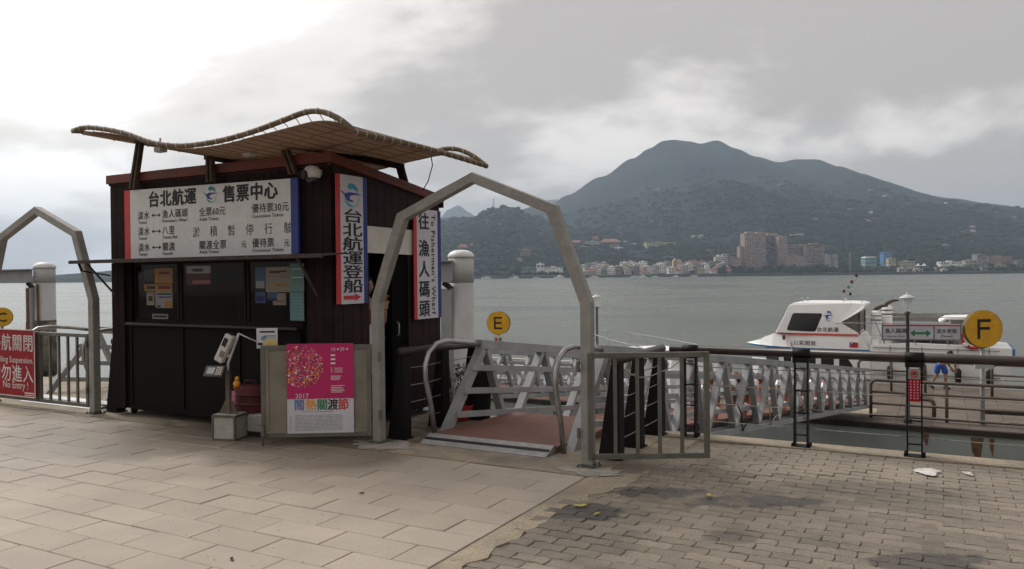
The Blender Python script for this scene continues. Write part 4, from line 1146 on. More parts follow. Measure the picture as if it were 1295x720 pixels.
# ------------------------------------------------------------------ gangways
PHI = R(32.0); SL = 0.1175
def gangway(name, label, ox, oy, length, group, rot=-PHI, bays=14):
    g = thing(name, label, 'gangway', ox, oy, 0.0, quay=False, rot=rot, pitch=-SL, group=group)
    HW = 0.75; mod = 1.33; H = 1.02; z0 = -0.05
    # deck panels
    y = 1.12; k = 0
    while y < length:
        w = min(1.2, length - y)
        MB().box(-HW + 0.06, HW - 0.06, y + 0.003, y + w - 0.003, 0.05, 0.092 + 0.001 * (k % 2)).build('deck_panel', M_DECK, g); y += w; k += 1
    und = MB(); und.box(-HW + 0.1, -HW + 0.2, 0, length, -0.16, -0.035); und.box(HW - 0.2, HW - 0.1, 0, length, -0.16, -0.035)
    for i in range(int(length / 1.33)): und.box(-HW + 0.21, HW - 0.21, i * 1.33, i * 1.33 + 0.08, -0.15, -0.036)
    und.build('under_frame', M_GANG, g)
    for s in (-1, 1):
        X_ = s * HW
        ch = MB(); ch.box(X_ - 0.05, X_ + 0.05, -0.05, length, z0 - 0.09, z0); ch.build('bottom_chord', M_GANG, g, bevel=0.004)
        ch = MB(); ch.box(X_ - 0.05, X_ + 0.05, 0.60, length, H - 0.10, H); ch.build('top_chord', M_GANG, g, bevel=0.004)
        nb = int(length / mod)
        for i in range(nb):
            a = i * mod + 0.02; m_ = a + mod / 2; b = a + mod
            MB().bar((X_, a - (0.0), z0), (X_, m_ - 0.03, H - 0.10), 0.095, 0.06 if i else 0.085, up=(0, 1, 0)).build('diagonal', M_GANG, g)
            if i < nb: MB().bar((X_, b - 0.06, z0), (X_, m_ + 0.04, H - 0.10), 0.094, 0.06, up=(0, 1, 0)).build('diagonal', M_GANG, g)
        xi = X_ - s * 0.062
        for z in (0.18, 0.43, 0.68):
            r0 = MB(); r0.box(xi - 0.011, xi + 0.011, 0.18 + z * 0.45 - 0.08, length, z, z + 0.065); r0.build('side_rail', M_GANG, g)
        lp = MB(); lp.tube([(X_, 0.60, H - 0.055), (X_, 0.3, H - 0.04), (X_, 0.0, H - 0.04), (X_, -0.18, H - 0.075), (X_, -0.30, H - 0.17), (X_, -0.34, H - 0.30), (X_, -0.32, H - 0.45), (X_, -0.20, 0.3), (X_, -0.10, -0.03)], 0.026, 10)
        lp.build('hand_loop', M_STAIN, g)
    return g
gw = gangway('gangway', 'grey trussed gangway with red-brown deck sloping down from the open gateway to the pontoon', -0.115, 7.80, 19.2, 'gangways down to the pontoons')
gw2 = copy_tree(gw)
gx, gy = -6.2, 11.1
gw2.location = (gx, gy, 0.0)
gw2['label'] = 'grey trussed gangway behind the shut barred gateway at the far left'

def threshold(name, label, u0, u1, v0, v1):
    t_ = thing(name, label, 'ramp plate', (u0 + u1) / 2, (v0 + v1) / 2, 0, group='threshold plates')
    p = MB(); p.prism([(v0, 0.003), (v0 + 0.02, 0.012), (v1, 0.075), (v1 + 0.02, 0.07), (v1 + 0.02, 0.003)], 0, u0, u1); p.build('plate', M_ALU, t_, bevel=0.003)
    a = (v1 - v0); zt = lambda v: 0.012 + (v - v0 - 0.02) / (a - 0.02) * 0.063
    s = MB(); va, vb = v0 + a * 0.42, v0 + a * 0.60
    s.prism([(va, zt(va) + 0.001), (vb, zt(vb) + 0.001), (vb, zt(vb) + 0.006), (va, zt(va) + 0.006)], 0, u0 + 0.01, u1 - 0.01); s.build('rubber_strip', M_RUBBER, t_)
    for k in range(5):
        vv = v0 + a * (0.12 + 0.055 * k); r = MB(); r.prism([(vv, zt(vv)), (vv + 0.008, zt(vv + .008)), (vv + 0.004, zt(vv) + 0.004)], 0, u0 + 0.01, u1 - 0.01); r.build('grip_ridge', M_ALU, t_)
    return t_
threshold('threshold_plate', 'silver ramp plate with a black rubber strip at the foot of the red deck', -4.53, -3.14, 6.41, 6.60)
threshold('threshold_plate', 'silver ramp plate showing below the shut barred gateway', -11.1, -9.42, 6.30, 6.52)
MB_ = MB(); MB_.prism([(-4.53, 6.625), (-3.12, 6.625), (-3.06, 7.30), (-3.0, 8.12), (-4.38, 8.12), (-4.46, 7.30)], 2, 0.004, 0.062)
single(MB_, 'landing_sheet', M_DECK, 'flat red-brown landing sheet between ramp plate and gangway', 'sheet', -3.75, 7.3, 0)

# floats, life rings and rope hanging along the near truss
random.seed(31)
ring_proto = None
def gl(x, y, z):      # gangway frame to world
    v = Matrix.Rotation(-PHI, 3, 'Z') @ Matrix.Rotation(-SL, 3, 'X') @ Vector((x, y, z)); return (v.x - 0.115, v.y + 7.80, v.z)
def life_ring(label, x, y, z, tilt, body=M_ORNG, grp='life rings hung along the gangway', quay_rot=-PHI + R(90), r=0.30):
    loc = (x, y, z)
    t_ = thing('life_ring', label, 'life ring', *loc, quay=False, rot=quay_rot, group=grp)
    t_.rotation_euler = (0, tilt, quay_rot)
    a0 = MB(); k = 28
    pts = [(r * math.cos(2*math.pi*i/k), 0, r * math.sin(2*math.pi*i/k)) for i in range(k)]
    a0.tube(pts, 0.062, 10, closed=True); a0.build('float', body, t_)
    for q in range(4):
        b0 = MB(); aa = math.pi / 4 + q * math.pi / 2
        b0.tube([(r * math.cos(aa + d_), 0, r * math.sin(aa + d_)) for d_ in (-0.20, -0.1, 0, 0.1, 0.20)], 0.065, 10); b0.build('band', M_WHITE, t_)
    rp = MB(); rp.tube([((r + 0.085 + 0.02 * math.sin(8*math.pi*i/32)) * math.cos(2*math.pi*i/32), 0, (r + 0.085 + 0.02 * math.sin(8*math.pi*i/32)) * math.sin(2*math.pi*i/32)) for i in range(32)], 0.010, 5, closed=True); rp.build('rope', M_ROPE, t_)
    return t_
ordn = ['first', 'second', 'third', 'fourth', 'fifth', 'sixth', 'seventh', 'eighth', 'ninth']
ys = [4.6, 5.9, 6.15, 7.2, 8.9, 10.1, 10.5, 11.9, 13.3]
for i, yy in enumerate(ys):
    col = M_ROPED if i in (3, 8) else M_ORNG
    cname = 'red' if i in (3, 8) else 'orange-brown'
    life_ring('%s life ring hung on the near truss, %s along the gangway from the gate' % (cname, ordn[i]), *gl(0.60, yy, 0.42 + random.uniform(-.06, .06)), R(random.uniform(-8, 8)), col)
for i, yy in enumerate((5.2, 6.9, 9.6)):
    p0 = Vector(gl(0.83, yy, 0.32)); pts = []
    for k in range(9):
        q = Vector(gl(0.83 + 0.03 * math.sin(k), yy + 0.10 * k + 0.05 * math.sin(2.1 * k), 0.32 - 0.42 * math.sin(math.pi * k / 8.0) - (0.08 if k > 6 else 0))); pts.append(q)
    mb = MB(); mb.tube([p - p0 for p in pts], 0.012, 5)
    single(mb, 'hanging_rope', M_ROPE if i else M_RUBBER, ['black cord looping below the near gangway truss', 'pale rope end trailing under the middle of the gangway', 'pale rope end hanging below the far part of the gangway'][i], 'rope', *p0, quay=False, group='rope ends under the gangway')

# ------------------------------------------------------------------ behind the left truss: red cone, potted croton
cn = thing('traffic_cone', 'red traffic cone leaning behind the left truss beside the booth', 'traffic cone', -0.80, 9.15, 0, quay=False)
cn.rotation_euler = (0, R(4), 0.4)
c = MB(); c.box(-0.15, 0.15, -0.15, 0.15, 0, 0.03); c.build('base', M_ROPED, cn)
c = MB(); c.lathe([(0.12, 0.03), (0.085, 0.24), (0.05, 0.48), (0.028, 0.62), (0.02, 0.63)], (0, 0, 0), 18); c.build('cone', M_ROPED, cn)
c = MB(); c.lathe([(0.0925, 0.21), (0.071, 0.35), (0.070, 0.355), (0.09, 0.212)], (0, 0, 0), 18); c.build('white_sleeve', M_WHITE, cn)
pl = thing('potted_shrub', 'bronze-leaved shrub in an orange-red pot behind the left truss', 'potted plant', -0.60, 9.05, 0, quay=False)
c = MB(); c.lathe([(0.10, 0.0), (0.125, 0.10), (0.145, 0.17), (0.15, 0.18), (0.13, 0.18), (0.12, 0.15)], (0, 0, 0), 18); c.build('pot', M_ROPED, pl)
c = MB(); c.tube([(0, 0, 0.15), (0.01, 0, 0.35), (-0.01, 0.01, 0.55)], [0.014, 0.010, 0.006], 6); c.build('stem', M_STEM, pl)
c = MB(); random.seed(4)
for i in range(420):
    a = random.uniform(0, 6.283); h = random.uniform(0.2, 0.64); rr_ = random.uniform(0.02, 0.13) * (1.1 - 0.6 * abs(h - 0.4) / 0.3)
    p = Vector((math.cos(a) * rr_, math.sin(a) * rr_, h)); d = Vector((math.cos(a), math.sin(a), random.uniform(-.4, .7))).normalized(); s = d.cross(Vector((0, 0, 1))).normalized() * 0.014
    L_ = random.uniform(0.04, 0.07)
    c.add([p, p + d * L_ * .5 + s, p + d * L_, p + d * L_ * .5 - s], [(0, 1, 2, 3)])
c.build('foliage', M_FOL, pl)
bb = thing('black_round_form', 'round black form behind the bronze-leaved shrub at the left truss', 'bin', -0.40, 9.16, 0, quay=False)  # plain black form filling an unidentified dark spot behind the shrub
c = MB(); c.lathe([(0.13, 0), (0.16, 0.5), (0.17, 0.52), (0.155, 0.52)], (0, 0, 0), 20); c.build('body', M_RUBBER, bb); c = MB(); c.lathe([(0.168, 0.522), (0.15, 0.56), (0.05, 0.585), (0.02, 0.60)], (0, 0, 0), 20); c.build('domed_top', M_RUBBER, bb)
# ------------------------------------------------------------------ mooring piles with beams
def pile_portal(label, x, y, r, ztop_, zb0, zb1, right_len, left_len, group):
    t_ = thing('mooring_piles', label, 'mooring pile', x, y, WATER - 1.5, quay=False, rot=-TH, group=group, off=(0, 0, 0))
    Z = -(WATER - 1.5)
    p = MB(); p.lathe([(r, 0), (r, Z + zb0 - 0.02)], (0, 0, 0), 24); p.lathe([(r, Z + zb0 - 0.02), (r, Z + ztop_ - 0.16)], (0, 0, 0), 24); p.build('pile', M_PILE, t_)
    c = MB(); c.lathe([(r * 1.06, Z + ztop_ - 0.17), (r * 1.06, Z + ztop_ - 0.12), (r * 0.85, Z + ztop_ - 0.05), (r * 0.5, Z + ztop_ - 0.01), (0.01, Z + ztop_)], (0, 0, 0), 24); c.build('cap', M_PILEC, t_)
    # steel guide column clamped to the pile
    s = MB(); s.box(-r * 1.1, -r * 0.15, -r * 1.32, -r * 1.02, 0.4, Z + zb0 - 0.14); s.box(-r * 0.72, -r * 0.60, -r * 1.02, -r * 0.5, 0.4, Z + zb0 - 0.14); s.build('guide_column', M_BEAM, t_)
    k = MB(); k.bar((-r * .9, -r * 1.1, Z + zb0 - 0.02), (-r * .2, -r * 1.1, Z + zb0 - 0.14), 0.14, 0.08); k.build('bearing', M_RUBBER, t_)
    b = MB(); d = 0.14
    for (a, e) in ((-left_len, -r - 0.002),):
        b.box(a, e + r, -r - 0.08, -r - 0.06, Z + zb0 + 0.03, Z + zb1 - 0.03); b.box(a, e + r, -r - 0.07 - d, -r - 0.07 + d * .4, Z + zb1 - 0.03, Z + zb1); b.box(a, e + r, -r - 0.07 - d, -r - 0.07 + d * .4, Z + zb0, Z + zb0 + 0.03)
    b.build('beam', M_BEAM, t_)
    p = MB(); p.lathe([(r, 0), (r, Z + ztop_ - 0.16)], (-left_len, 0, 0), 24); p.build('pile', M_PILE, t_)
    c = MB(); c.lathe([(r * 1.06, Z + ztop_ - 0.17), (r * 1.06, Z + ztop_ - 0.12), (r * 0.85, Z + ztop_ - 0.05), (r * 0.5, Z + ztop_ - 0.01), (0.01, Z + ztop_)], (-left_len, 0, 0), 24); c.build('cap', M_PILEC, t_)
    return t_, Z
pp1, Z = pile_portal('pale round mooring pile with a white cap and steel beam just behind the booth banner', -1.09, 17.0, 0.27, 2.22, 1.53, 1.99, 0, 3.4, 'mooring piles with beams')
pp2, Z = pile_portal('rust-streaked mooring pile with a white cap behind the far left gateway', -13.0, 22.0, 0.27, 2.16, 1.60, 1.97, 0, 3.6, 'mooring piles with beams')
s = MB(); s.box(-0.26, -0.13, -0.362, -0.358, Z - 0.3, Z + 1.42); s.box(-0.30, -0.16, -0.366, -0.362, Z - 0.7, Z + 0.5); s.build('rust_streak', M_RUST, pp2)
s = MB(); s.lathe([(0.273, Z - 1.0), (0.273, Z + 0.55)], (0, 0, 0), 24); s.build('weed_band', mat('tide_stain', (0.06, 0.05, 0.035), (0.22, 0.2, 0.17), scale=3, lo=0.4, hi=0.6, rough=0.9), pp2)
s = MB(); s.box(0.05, 0.16, -0.268, -0.262, Z + 0.2, Z + 1.55); s.build('rust_streak', M_RUST, pp2)

# ------------------------------------------------------------------ pontoons
ZD = -2.60
def pontoon(name, label, u0, u1, v0, v1, deckm, hull, group, boards=True):
    t_ = thing(name, label, 'pontoon', (u0 + u1) / 2, (v0 + v1) / 2, WATER - 0.4, group=group)
    h = MB(); h.box(u0 + 0.06, u1 - 0.06, v0 + 0.06, v1 - 0.06, WATER - 0.4, ZD - 0.151); h.build('hull', hull, t_)
    f = MB(); f.box(u0, u1, v0, v0 + 0.14, ZD - 0.15, ZD - 0.005); f.box(u0, u1, v1 - 0.14, v1, ZD - 0.15, ZD - 0.005); f.build('fender', M_FEND, t_)
    u = u0; k = 0
    while u < u1 - 0.01:
        w = min(0.9, u1 - u); MB().box(u + 0.004, u + w - 0.004, v0 + 0.1405, v1 - 0.1405, ZD - 0.15, ZD + 0.002 * (k % 2)).build('deck_board', deckm, t_); u += w; k += 1
    return t_
pf = pontoon('floating_pontoon', 'long brown-decked floating pontoon with a rust-stained grey hull at the end of the gangway', -6.5, 16.0, 24.4, 33.2, M_PDECK, M_PHULL, 'pontoons')
for (a, w, dz) in ((-0.42, 0.16, 0.35), (0.72, 0.30, 0.75), (1.15, 0.12, 0.5), (3.2, 0.12, 0.5), (4.1, 0.2, 0.7), (6.2, 0.15, 0.4)):
    s = MB(); s.prism([(a, ZD - 0.21), (a + w, ZD - 0.21), (a + w * .8, ZD - 0.21 - dz * .6), (a + w * .6, ZD - 0.2 - dz), (a + w * .35, ZD - 0.2 - dz * .7), (a + w * .1, ZD - 0.2 - dz * .5)], 1, 24.452, 24.459); s.build('rust_stain', M_RUST, pf)
# patch of worn paint and planks lying on deck
MB().box(-2.4, -1.7, 25.9, 27.0, ZD + 0.003, ZD + 0.008).build('pale_patch', M_CONC, pf)
o = MB(); o.box(-1.9, 2.2, -0.13, 0.13, 0, 0.12); single(o, 'timber_baulk', M_FEND, 'dark timber baulk lying on the long pontoon behind the F sign', 'timber', *XY(3.0, 27.6), ZD + .002, quay=False, rot=-TH + R(4), bevel=0.01)
pe = pontoon('floating_pontoon', 'small red-decked floating pontoon seen through the left gangway truss', -21.0, -10.2, 24.2, 26.8, M_DECK, M_PHULL, 'pontoons')

def pipe_rail(label, pts, m, h=1.08, rails=(0.36, 0.72), step=2.0, group='pontoon railings', r=0.045, name='pontoon_railing'):
    """tube railing along straight quay-frame points at deck level"""
    (u0, v0), (u1, v1) = pts
    t_ = thing(name, label, 'railing', (u0 + u1) / 2, (v0 + v1) / 2, ZD, group=group)
    L_ = math.hypot(u1 - u0, v1 - v0); n = max(1, round(L_ / step))
    tp = MB(); du, dv = (u1 - u0) / L_, (v1 - v0) / L_; b = 0.14
    tp.tube([(u0, v0, ZD), (u0, v0, ZD + h - b), (u0 + du * .04, v0 + dv * .04, ZD + h - .04), (u0 + du * b, v0 + dv * b, ZD + h), (u1 - du * b, v1 - dv * b, ZD + h), (u1 - du * .04, v1 - dv * .04, ZD + h - .04), (u1, v1, ZD + h - b), (u1, v1, ZD)], r, 8)
    tp.build('top_rail', m, t_)
    for i in range(1, n): 
        q = MB(); x = lerp(u0, u1, i / n); y = lerp(v0, v1, i / n); q.tube([(x, y, ZD), (x, y, ZD + h - .02)], r * .95, 8); q.build('post', m, t_)
    for z in rails:
        q = MB(); q.tube([(u0 + du * .03, v0 + dv * .03, ZD + z), (u1 - du * .03, v1 - dv * .03, ZD + z)], r * .8, 7); q.build('rail', m, t_)
    return t_
pipe_rail('brown pipe railing along the near edge of the long pontoon', [(-1.78, 25.30), (9.9, 25.30)], M_BROWNR, h=1.10, rails=(0.08, 0.42, 0.76), step=1.95)
pipe_rail('brown railing section at the back of the pontoon, left of the man in yellow', [(-2.6, 31.2), (-0.45, 31.2)], M_BROWNR, step=1.1)
pipe_rail('brown railing section at the back of the pontoon, right of the man in yellow', [(1.55, 31.2), (8.9, 31.2)], M_BROWNR, step=1.2)
pipe_rail('low brown pipe hoop on the pontoon behind the lamp', [(-0.85, 26.0), (-0.15, 25.75)], M_BROWNR, h=0.55, rails=(), step=3, r=0.06, name='pipe_hoop')
pipe_rail('white pipe railing on the near side of the red-decked pontoon', [(-17.5, 24.55), (-10.4, 24.55)], M_WHITE2, rails=(0.3, 0.6, 0.85), step=1.5, r=0.035)
pipe_rail('white pipe railing on the far side of the red-decked pontoon', [(-17.5, 26.5), (-10.4, 26.5)], M_WHITE2, rails=(0.3, 0.6, 0.85), step=1.5, r=0.035)
pipe_rail('grey railing with panels seen behind the shut left gateway', [(-31.0, 24.5), (-22.0, 24.5)], M_WHITE2, rails=(0.3, 0.7), step=1.5, r=0.04)
pontoon('floating_pontoon', 'grey-decked floating pontoon beyond the far left gateway', -33.0, -21.6, 24.2, 26.8, M_PDECK, M_PHULL, 'pontoons')

# round letter signs on posts
def letter_sign(ch, label, x, y, z, r, base, col=M_YEL, plate=False, rot=0.0):
    t_ = thing('letter_sign', label, 'sign', x, y, base, quay=False, rot=rot, group='round yellow dock letter signs')
    Z0 = z - base
    d_ = MB(); d_.disc((0, 0, Z0), r, (0, 1, 0), 0.17, 40); d_.build('disc', M_YEL, t_, bevel=0.008)
    rm = MB(); rm.tube([((r) * math.cos(2*math.pi*i/40), 0.0, Z0 + r * math.sin(2*math.pi*i/40)) for i in range(40)], 0.02, 6, closed=True)
    rm = MB(); rm.lathe([(r + 0.006, -0.08), (r + 0.006, 0.08)], (0, 0, 0), 40)
    rm.v = [(a, c, b + Z0) for a, b, c in rm.v]; rm.f = rm.f[:-2]; rm.m = rm.m[:-2]; rm.sm = rm.sm[:-2]; rm.build('edge_band', mat('sign_edge_brown', (0.18, 0.12, 0.05), scale=4), t_)
    l_ = MB()
    w = r * 0.155; hh = r * 0.53; ww = r * 0.36; yy = -0.09
    segs = {'E': [(-ww, -ww + w, -hh, hh), (-ww + w, ww, hh - w, hh), (-ww + w, ww * .85, -w/2, w/2), (-ww + w, ww, -hh, -hh + w)],
            'F': [(-ww, -ww + w, -hh, hh), (-ww + w, ww, hh - w, hh), (-ww + w, ww * .85, -w/2 + .02, w/2 + .02)], 'C': []}[ch]
    for a, b, c, e_ in segs: l_.box(a, b, yy, yy + 0.003, Z0 + c, Z0 + e_)
    if ch == 'C': l_.text('C', r * 1.35, (0, yy, Z0 - r * 0.48), bold=0.03, ax='CENTER')
    l_.build('letter', M_INK, t_)
    p = MB(); p.tube([(0, 0, 0), (0, 0, Z0 - r)], 0.06, 8); p.build('post', M_GANG, t_)
    if plate:
        p = MB(); p.box(-0.17, 0.17, -0.09, -0.065, Z0 - r - 0.36, Z0 - r - 0.03); p.build('plate', M_WHITE2, t_)
        p = MB(); p.box(-0.13, -0.02, -0.094, -0.0905, Z0 - r - 0.28, Z0 - r - 0.12); p.build('red_symbol', M_RED, t_)
        p = MB(); p.box(0.02, 0.13, -0.094, -0.0905, Z0 - r - 0.28, Z0 - r - 0.12); p.build('green_symbol', M_GREEN, t_)
    return t_
letter_sign('F', 'large round yellow sign with the letter F on a post on the long pontoon', 13.02, 21.90, 0.05, 0.515, ZD)
letter_sign('E', 'round yellow sign with the letter E above the left gangway truss', -0.51, 30.0, -0.09, 0.43, ZD, plate=True, rot=R(-14)).location = (-0.51, 29.3, ZD)
letter_sign('C', 'round yellow sign with the letter C at the left edge beyond the gateway', -22.6, 35.0, 0.05, 0.42, ZD - 0.0, rot=R(25))
MB_ = MB(); MB_.box(-1.2, 1.2, -1.2, 1.2, -0.9, 0.0); single(MB_, 'small_float', M_PHULL, 'small grey float carrying the C sign', 'float', -22.6, 35.0, ZD, quay=False)
MB_ = MB(); MB_.box(-1.3, 1.3, -1.2, 1.3, -0.9, 0.0); single(MB_, 'small_float', M_PHULL, 'small grey float carrying the E sign beyond the red-decked pontoon', 'float', -0.51, 29.6, ZD, quay=False)
# cover the F post's notice plate
fp = MB(); fp.box(-0.26, 0.26, -0.03, 0.0, -0.19, 0.19)
single(fp, 'post_notice', M_PILE, 'pale grey notice plate on the post of the F sign', 'notice', 13.02, 21.83, -0.86, quay=False)

# lamp posts
def lamp(label, x, y, ztop_, base, sc_=1.0):
    t_ = thing('lamp_post', label, 'lamp', x, y, base, quay=False, group='lamp posts')
    Z0 = ztop_ - base
    p = MB(); p.lathe([(0.11, 0), (0.11, 0.12), (0.055, 0.25), (0.045, Z0 - 0.62), (0.085, Z0 - 0.60), (0.085, Z0 - 0.565), (0.04, Z0 - 0.55)], (0, 0, 0), 14); p.build('pole', mat('lamp_pole_grey', (0.10, 0.11, 0.12), scale=3, rough=0.5), t_)
    p = MB(); p.lathe([(0.05, Z0 - 0.55), (0.075, Z0 - 0.52), (0.15, Z0 - 0.175)], (0, 0, 0), 14); p.f = p.f[:-2]; p.m = p.m[:-2]; p.sm = p.sm[:-2]; p.build('glass', M_LAMPG, t_)
    p = MB(); p.lathe([(0.15, Z0 - 0.172), (0.225, Z0 - 0.178), (0.215, Z0 - 0.16), (0.12, Z0 - 0.105), (0.05, Z0 - 0.075), (0.022, Z0 - 0.06), (0.035, Z0 - 0.03), (0.004, Z0)], (0, 0, 0), 14); p.build('hood', M_PLAST, t_)
    p = MB(); p.lathe([(0.035, Z0 - 0.50), (0.035, Z0 - 0.30), (0.01, Z0 - 0.28)], (0, 0, 0), 10); p.build('bulb', M_WHITE, t_)
    return t_
lamp('grey lamp post with a glass lantern carrying the white direction sign', 11.10, 22.2, 1.09, ZD)
lamp('small lamp post half hidden behind the right leg of the gateway arch', 3.32, 31.0, 0.95, ZD)
MB_ = MB(); MB_.box(-1.0, 1.0, -1.0, 1.0, -0.9, 0.0); single(MB_, 'small_float', M_PHULL, 'small grey float under the half hidden lamp post', 'float', 3.32, 31.2, ZD, quay=False)
ds = thing('direction_sign', 'white direction sign with a double green arrow on the lamp post', 'sign', 11.44, 22.11, -0.24, quay=False, rot=R(-11))
x0, x1 = -1.0, 1.0; H_ = 0.41
MB().box(x0, x1, 0, 0.05, 0, H_).build('panel', M_PAPW, ds)
fr = MB(); fr.box(x0 - .03, x1 + .03, -0.012, 0.06, -0.035, -0.001); fr.box(x0 - .03, x0 - .001, -0.012, 0.06, -0.0005, H_ + .03); fr.box(x1 + .001, x1 + .03, -0.012, 0.06, -0.0005, H_ + .03)
for x in (-0.37, 0.33): fr.box(x - .015, x + .015, -0.008, -0.001, 0, H_ - .045)
fr.build('frame', mat('sign_frame_grey', (0.16, 0.16, 0.17)), ds)
MB().box(x0, x1, -0.006, -0.001, H_ - 0.04, H_ + 0.0).build('red_strip', M_RED, ds)
ar = MB(); ar.prism([(-0.29, .17), (-0.17, .27), (-0.17, .20), (0.13, .20), (0.13, .27), (0.25, .17), (0.13, .07), (0.13, .14), (-0.17, .14), (-0.17, .07)], 1, -0.004, -0.001); ar.build('double_arrow', M_GREEN, ds)
tx = MB(); tx.text('漁人碼頭', 0.145, (-0.67, -0.003, 0.18), bold=0.02, ax='CENTER'); tx.text("Fisherman's Wharf", 0.062, (-0.67, -0.003, 0.06), bold=0.01, ax='CENTER')
tx.text('淡水老街', 0.135, (0.65, -0.003, 0.18), bold=0.02, ax='CENTER'); tx.text('(Tamsui)', 0.085, (0.65, -0.003, 0.06), bold=0.01, ax='CENTER'); tx.build('lettering', M_INK, ds)

# ------------------------------------------------------------------ ferries
def loft(mb, st, close=True):
    """st: list of (x, half width bottom, half width top, z bottom, z top); x runs along the boat, centred on y=0"""
    vs = []
    for (x, wb, wt, zb, zt) in st:
        vs += [(x, -wb, zb), (x, wb, zb), (x, wt, zt), (x, -wt, zt)]
    fs = []
    for i in range(len(st) - 1):
        a = i * 4; b = a + 4
        for k in range(4):
            k2 = (k + 1) % 4; fs.append((a + k, a + k2, b + k2, b + k))
    fs.append((0, 3, 2, 1)); e = (len(st) - 1) * 4; fs.append((e, e + 1, e + 2, e + 3))
    return mb.add(vs, fs)
# main ferry; its frame: x = along the quay direction u, y = v, origin on the water at its middle
FU, FV = -2.4, 35.75
fx, fy = XY(FU, FV)
ferry = thing('passenger_ferry', 'white passenger ferry with blue gunwale, red stripe and slanted wheelhouse behind the pontoon', 'ferry', fx, fy, WATER, quay=False, rot=-TH, off=(FU, 0, WATER))
W0 = -WATER
HWD = 1.72
def fb(name, mb, m, parent=None, **k): 
    return mb.build(name, m, parent or ferry, **k)
h = MB(); loft(h, [(-7.3, 0.05, 0.10, -2.6, -2.05), (-6.7, 0.45, 0.85, -3.2, -2.15), (-5.8, 1.05, 1.45, -3.7, -2.25), (-4.5, 1.45, 1.70, -3.9, -2.25), (-2.7, 1.5, 1.71, -3.9, -2.25), (-2.6, 1.5, 1.71, -3.9, -1.85), (2.0, 1.55, 1.72, -3.9, -1.85), (2.25, 1.4, 1.66, -3.6, -1.75)]); 
fb('hull', h, M_WHITE)
# main cabin with windows under the upper deck
h = MB(); loft(h, [(-6.6, 0.5, 0.55, -2.245, -1.485), (-5.9, 1.1, 1.15, -2.245, -1.485), (-4.5, 1.50, 1.52, -2.245, -1.485), (-2.66, 1.60, 1.60, -2.245, -1.485)]); fb('lower_cabin', h, M_GLASSD, label='dark glazed lower cabin')
for i, a in enumerate((-5.95, -5.1, -4.44, -3.75, -3.05)):
    p = MB(); w = 1.16 + max(0, min(1, (a + 5.9) / 1.4)) * 0.40; p.box(a, a + 0.19, -w - 0.07, -w + 0.05, -2.245, -1.482); fb('window_pillar', p, M_WHITE)
h = MB(); h.prism([(-3.22, -1.78), (-2.9, -1.50), (-2.42, -1.50), (-2.42, -2.6), (-2.7, -2.6)], 1, -1.74, -1.60); fb('stair_panel', h, M_WHITE)
# upper deck edge and foredeck
ST = [(-7.5, 0.04), (-7.2, 0.42), (-6.8, 0.85), (-6.2, 1.30), (-5.6, 1.55), (-5.0, 1.68), (-4.4, 1.74), (-2.43, 1.75)]
h = MB(); loft(h, [(x, w - 0.02 if w > .1 else w, w, -1.48, -1.41) for x, w in ST]); fb('gunwale', h, M_GUN)
h = MB(); top = {-7.5: -1.395, -7.2: -1.32, -6.8: -1.15, -6.2: -0.91, -5.6: -0.83, -5.0: -0.83, -4.4: -0.83, -2.43: -0.83}
st = [(x, w - 0.01 if w > .1 else w, max(0.02, w - 0.10), -1.408, top[x]) for x, w in ST]; st[-1] = (-2.84, 1.74, 1.64, -1.408, -0.83); loft(h, st)
h.prism([(-2.839, -1.408), (-2.43, -1.408), (-2.839, -0.83)], 1, -1.738, 1.738)
fb('upper_works', h, M_WHITE)
h = MB(); loft(h, [(-6.10, 1.25, 1.22, -0.885, -0.835), (-5.6, 1.56, 1.54, -0.885, -0.828), (-5.0, 1.675, 1.655, -0.885, -0.828), (-2.83, 1.69, 1.66, -0.885, -0.828)]); fb('red_stripe', h, M_ROPED)
# wheelhouse: side outline extruded, slightly narrower towards the roof
side = [(-6.02, -0.828), (-5.62, 0.02), (-5.56, 0.20), (-5.46, 0.33), (-5.30, 0.42), (-4.9, 0.44), (-4.0, 0.44), (-3.0, 0.43), (-2.72, 0.42), (-2.60, 0.36), (-2.66, 0.22), (-2.84, 0.05), (-3.50, -0.366), (-2.84, -0.79), (-2.84, -0.828)]
def wz(z): return 1.60 - max(0, z + 0.8) * 0.09 - max(0, z - 0.2) * 0.45
k = len(side)
h = MB(); vs = [(x, -wz(z), z) for x, z in side] + [(x, wz(z), z) for x, z in side]
fs = [tuple(range(k))[::-1], tuple(range(k, 2 * k))] + [(i, (i + 1) % k, k + (i + 1) % k, k + i) for i in range(k)]
h.add(vs, fs); wh = fb('wheelhouse', h, M_WHITE, bevel=0.025)
def rounded(P, r, n=4):
    out_ = []
    for i in range(len(P)):
        a, b, c = Vector(P[i - 1]), Vector(P[i]), Vector(P[(i + 1) % len(P)])
        d1 = (a - b).normalized() * r; d2 = (c - b).normalized() * r
        for j in range(n + 1):
            t = j / n; q = (b + d1) * (1 - t) ** 2 + b * 2 * t * (1 - t) + (b + d2) * t * t; out_.append((q.x, q.y))
    return out_
def side_poly(P, d, m, name, parent, th=0.012):
    mb = MB(); k = len(P); vs = [(x, -wz(z) - d, z) for x, z in P] + [(x, -wz(z) - d + th, z) for x, z in P]
    mb.add(vs, [tuple(range(k)), tuple(range(k, 2 * k))[::-1]] + [(i, k + i, k + (i + 1) % k, (i + 1) % k) for i in range(k)]); return fb(name, mb, m, parent)
wp = [(-5.53, -0.68), (-5.31, -0.04), (-4.23, -0.04), (-4.48, -0.71)]
side_poly(rounded([(-5.58, -0.72), (-5.33, 0.0), (-4.18, 0.0), (-4.45, -0.75)], 0.10), 0.006, M_RUBBER, 'window_seal', wh)
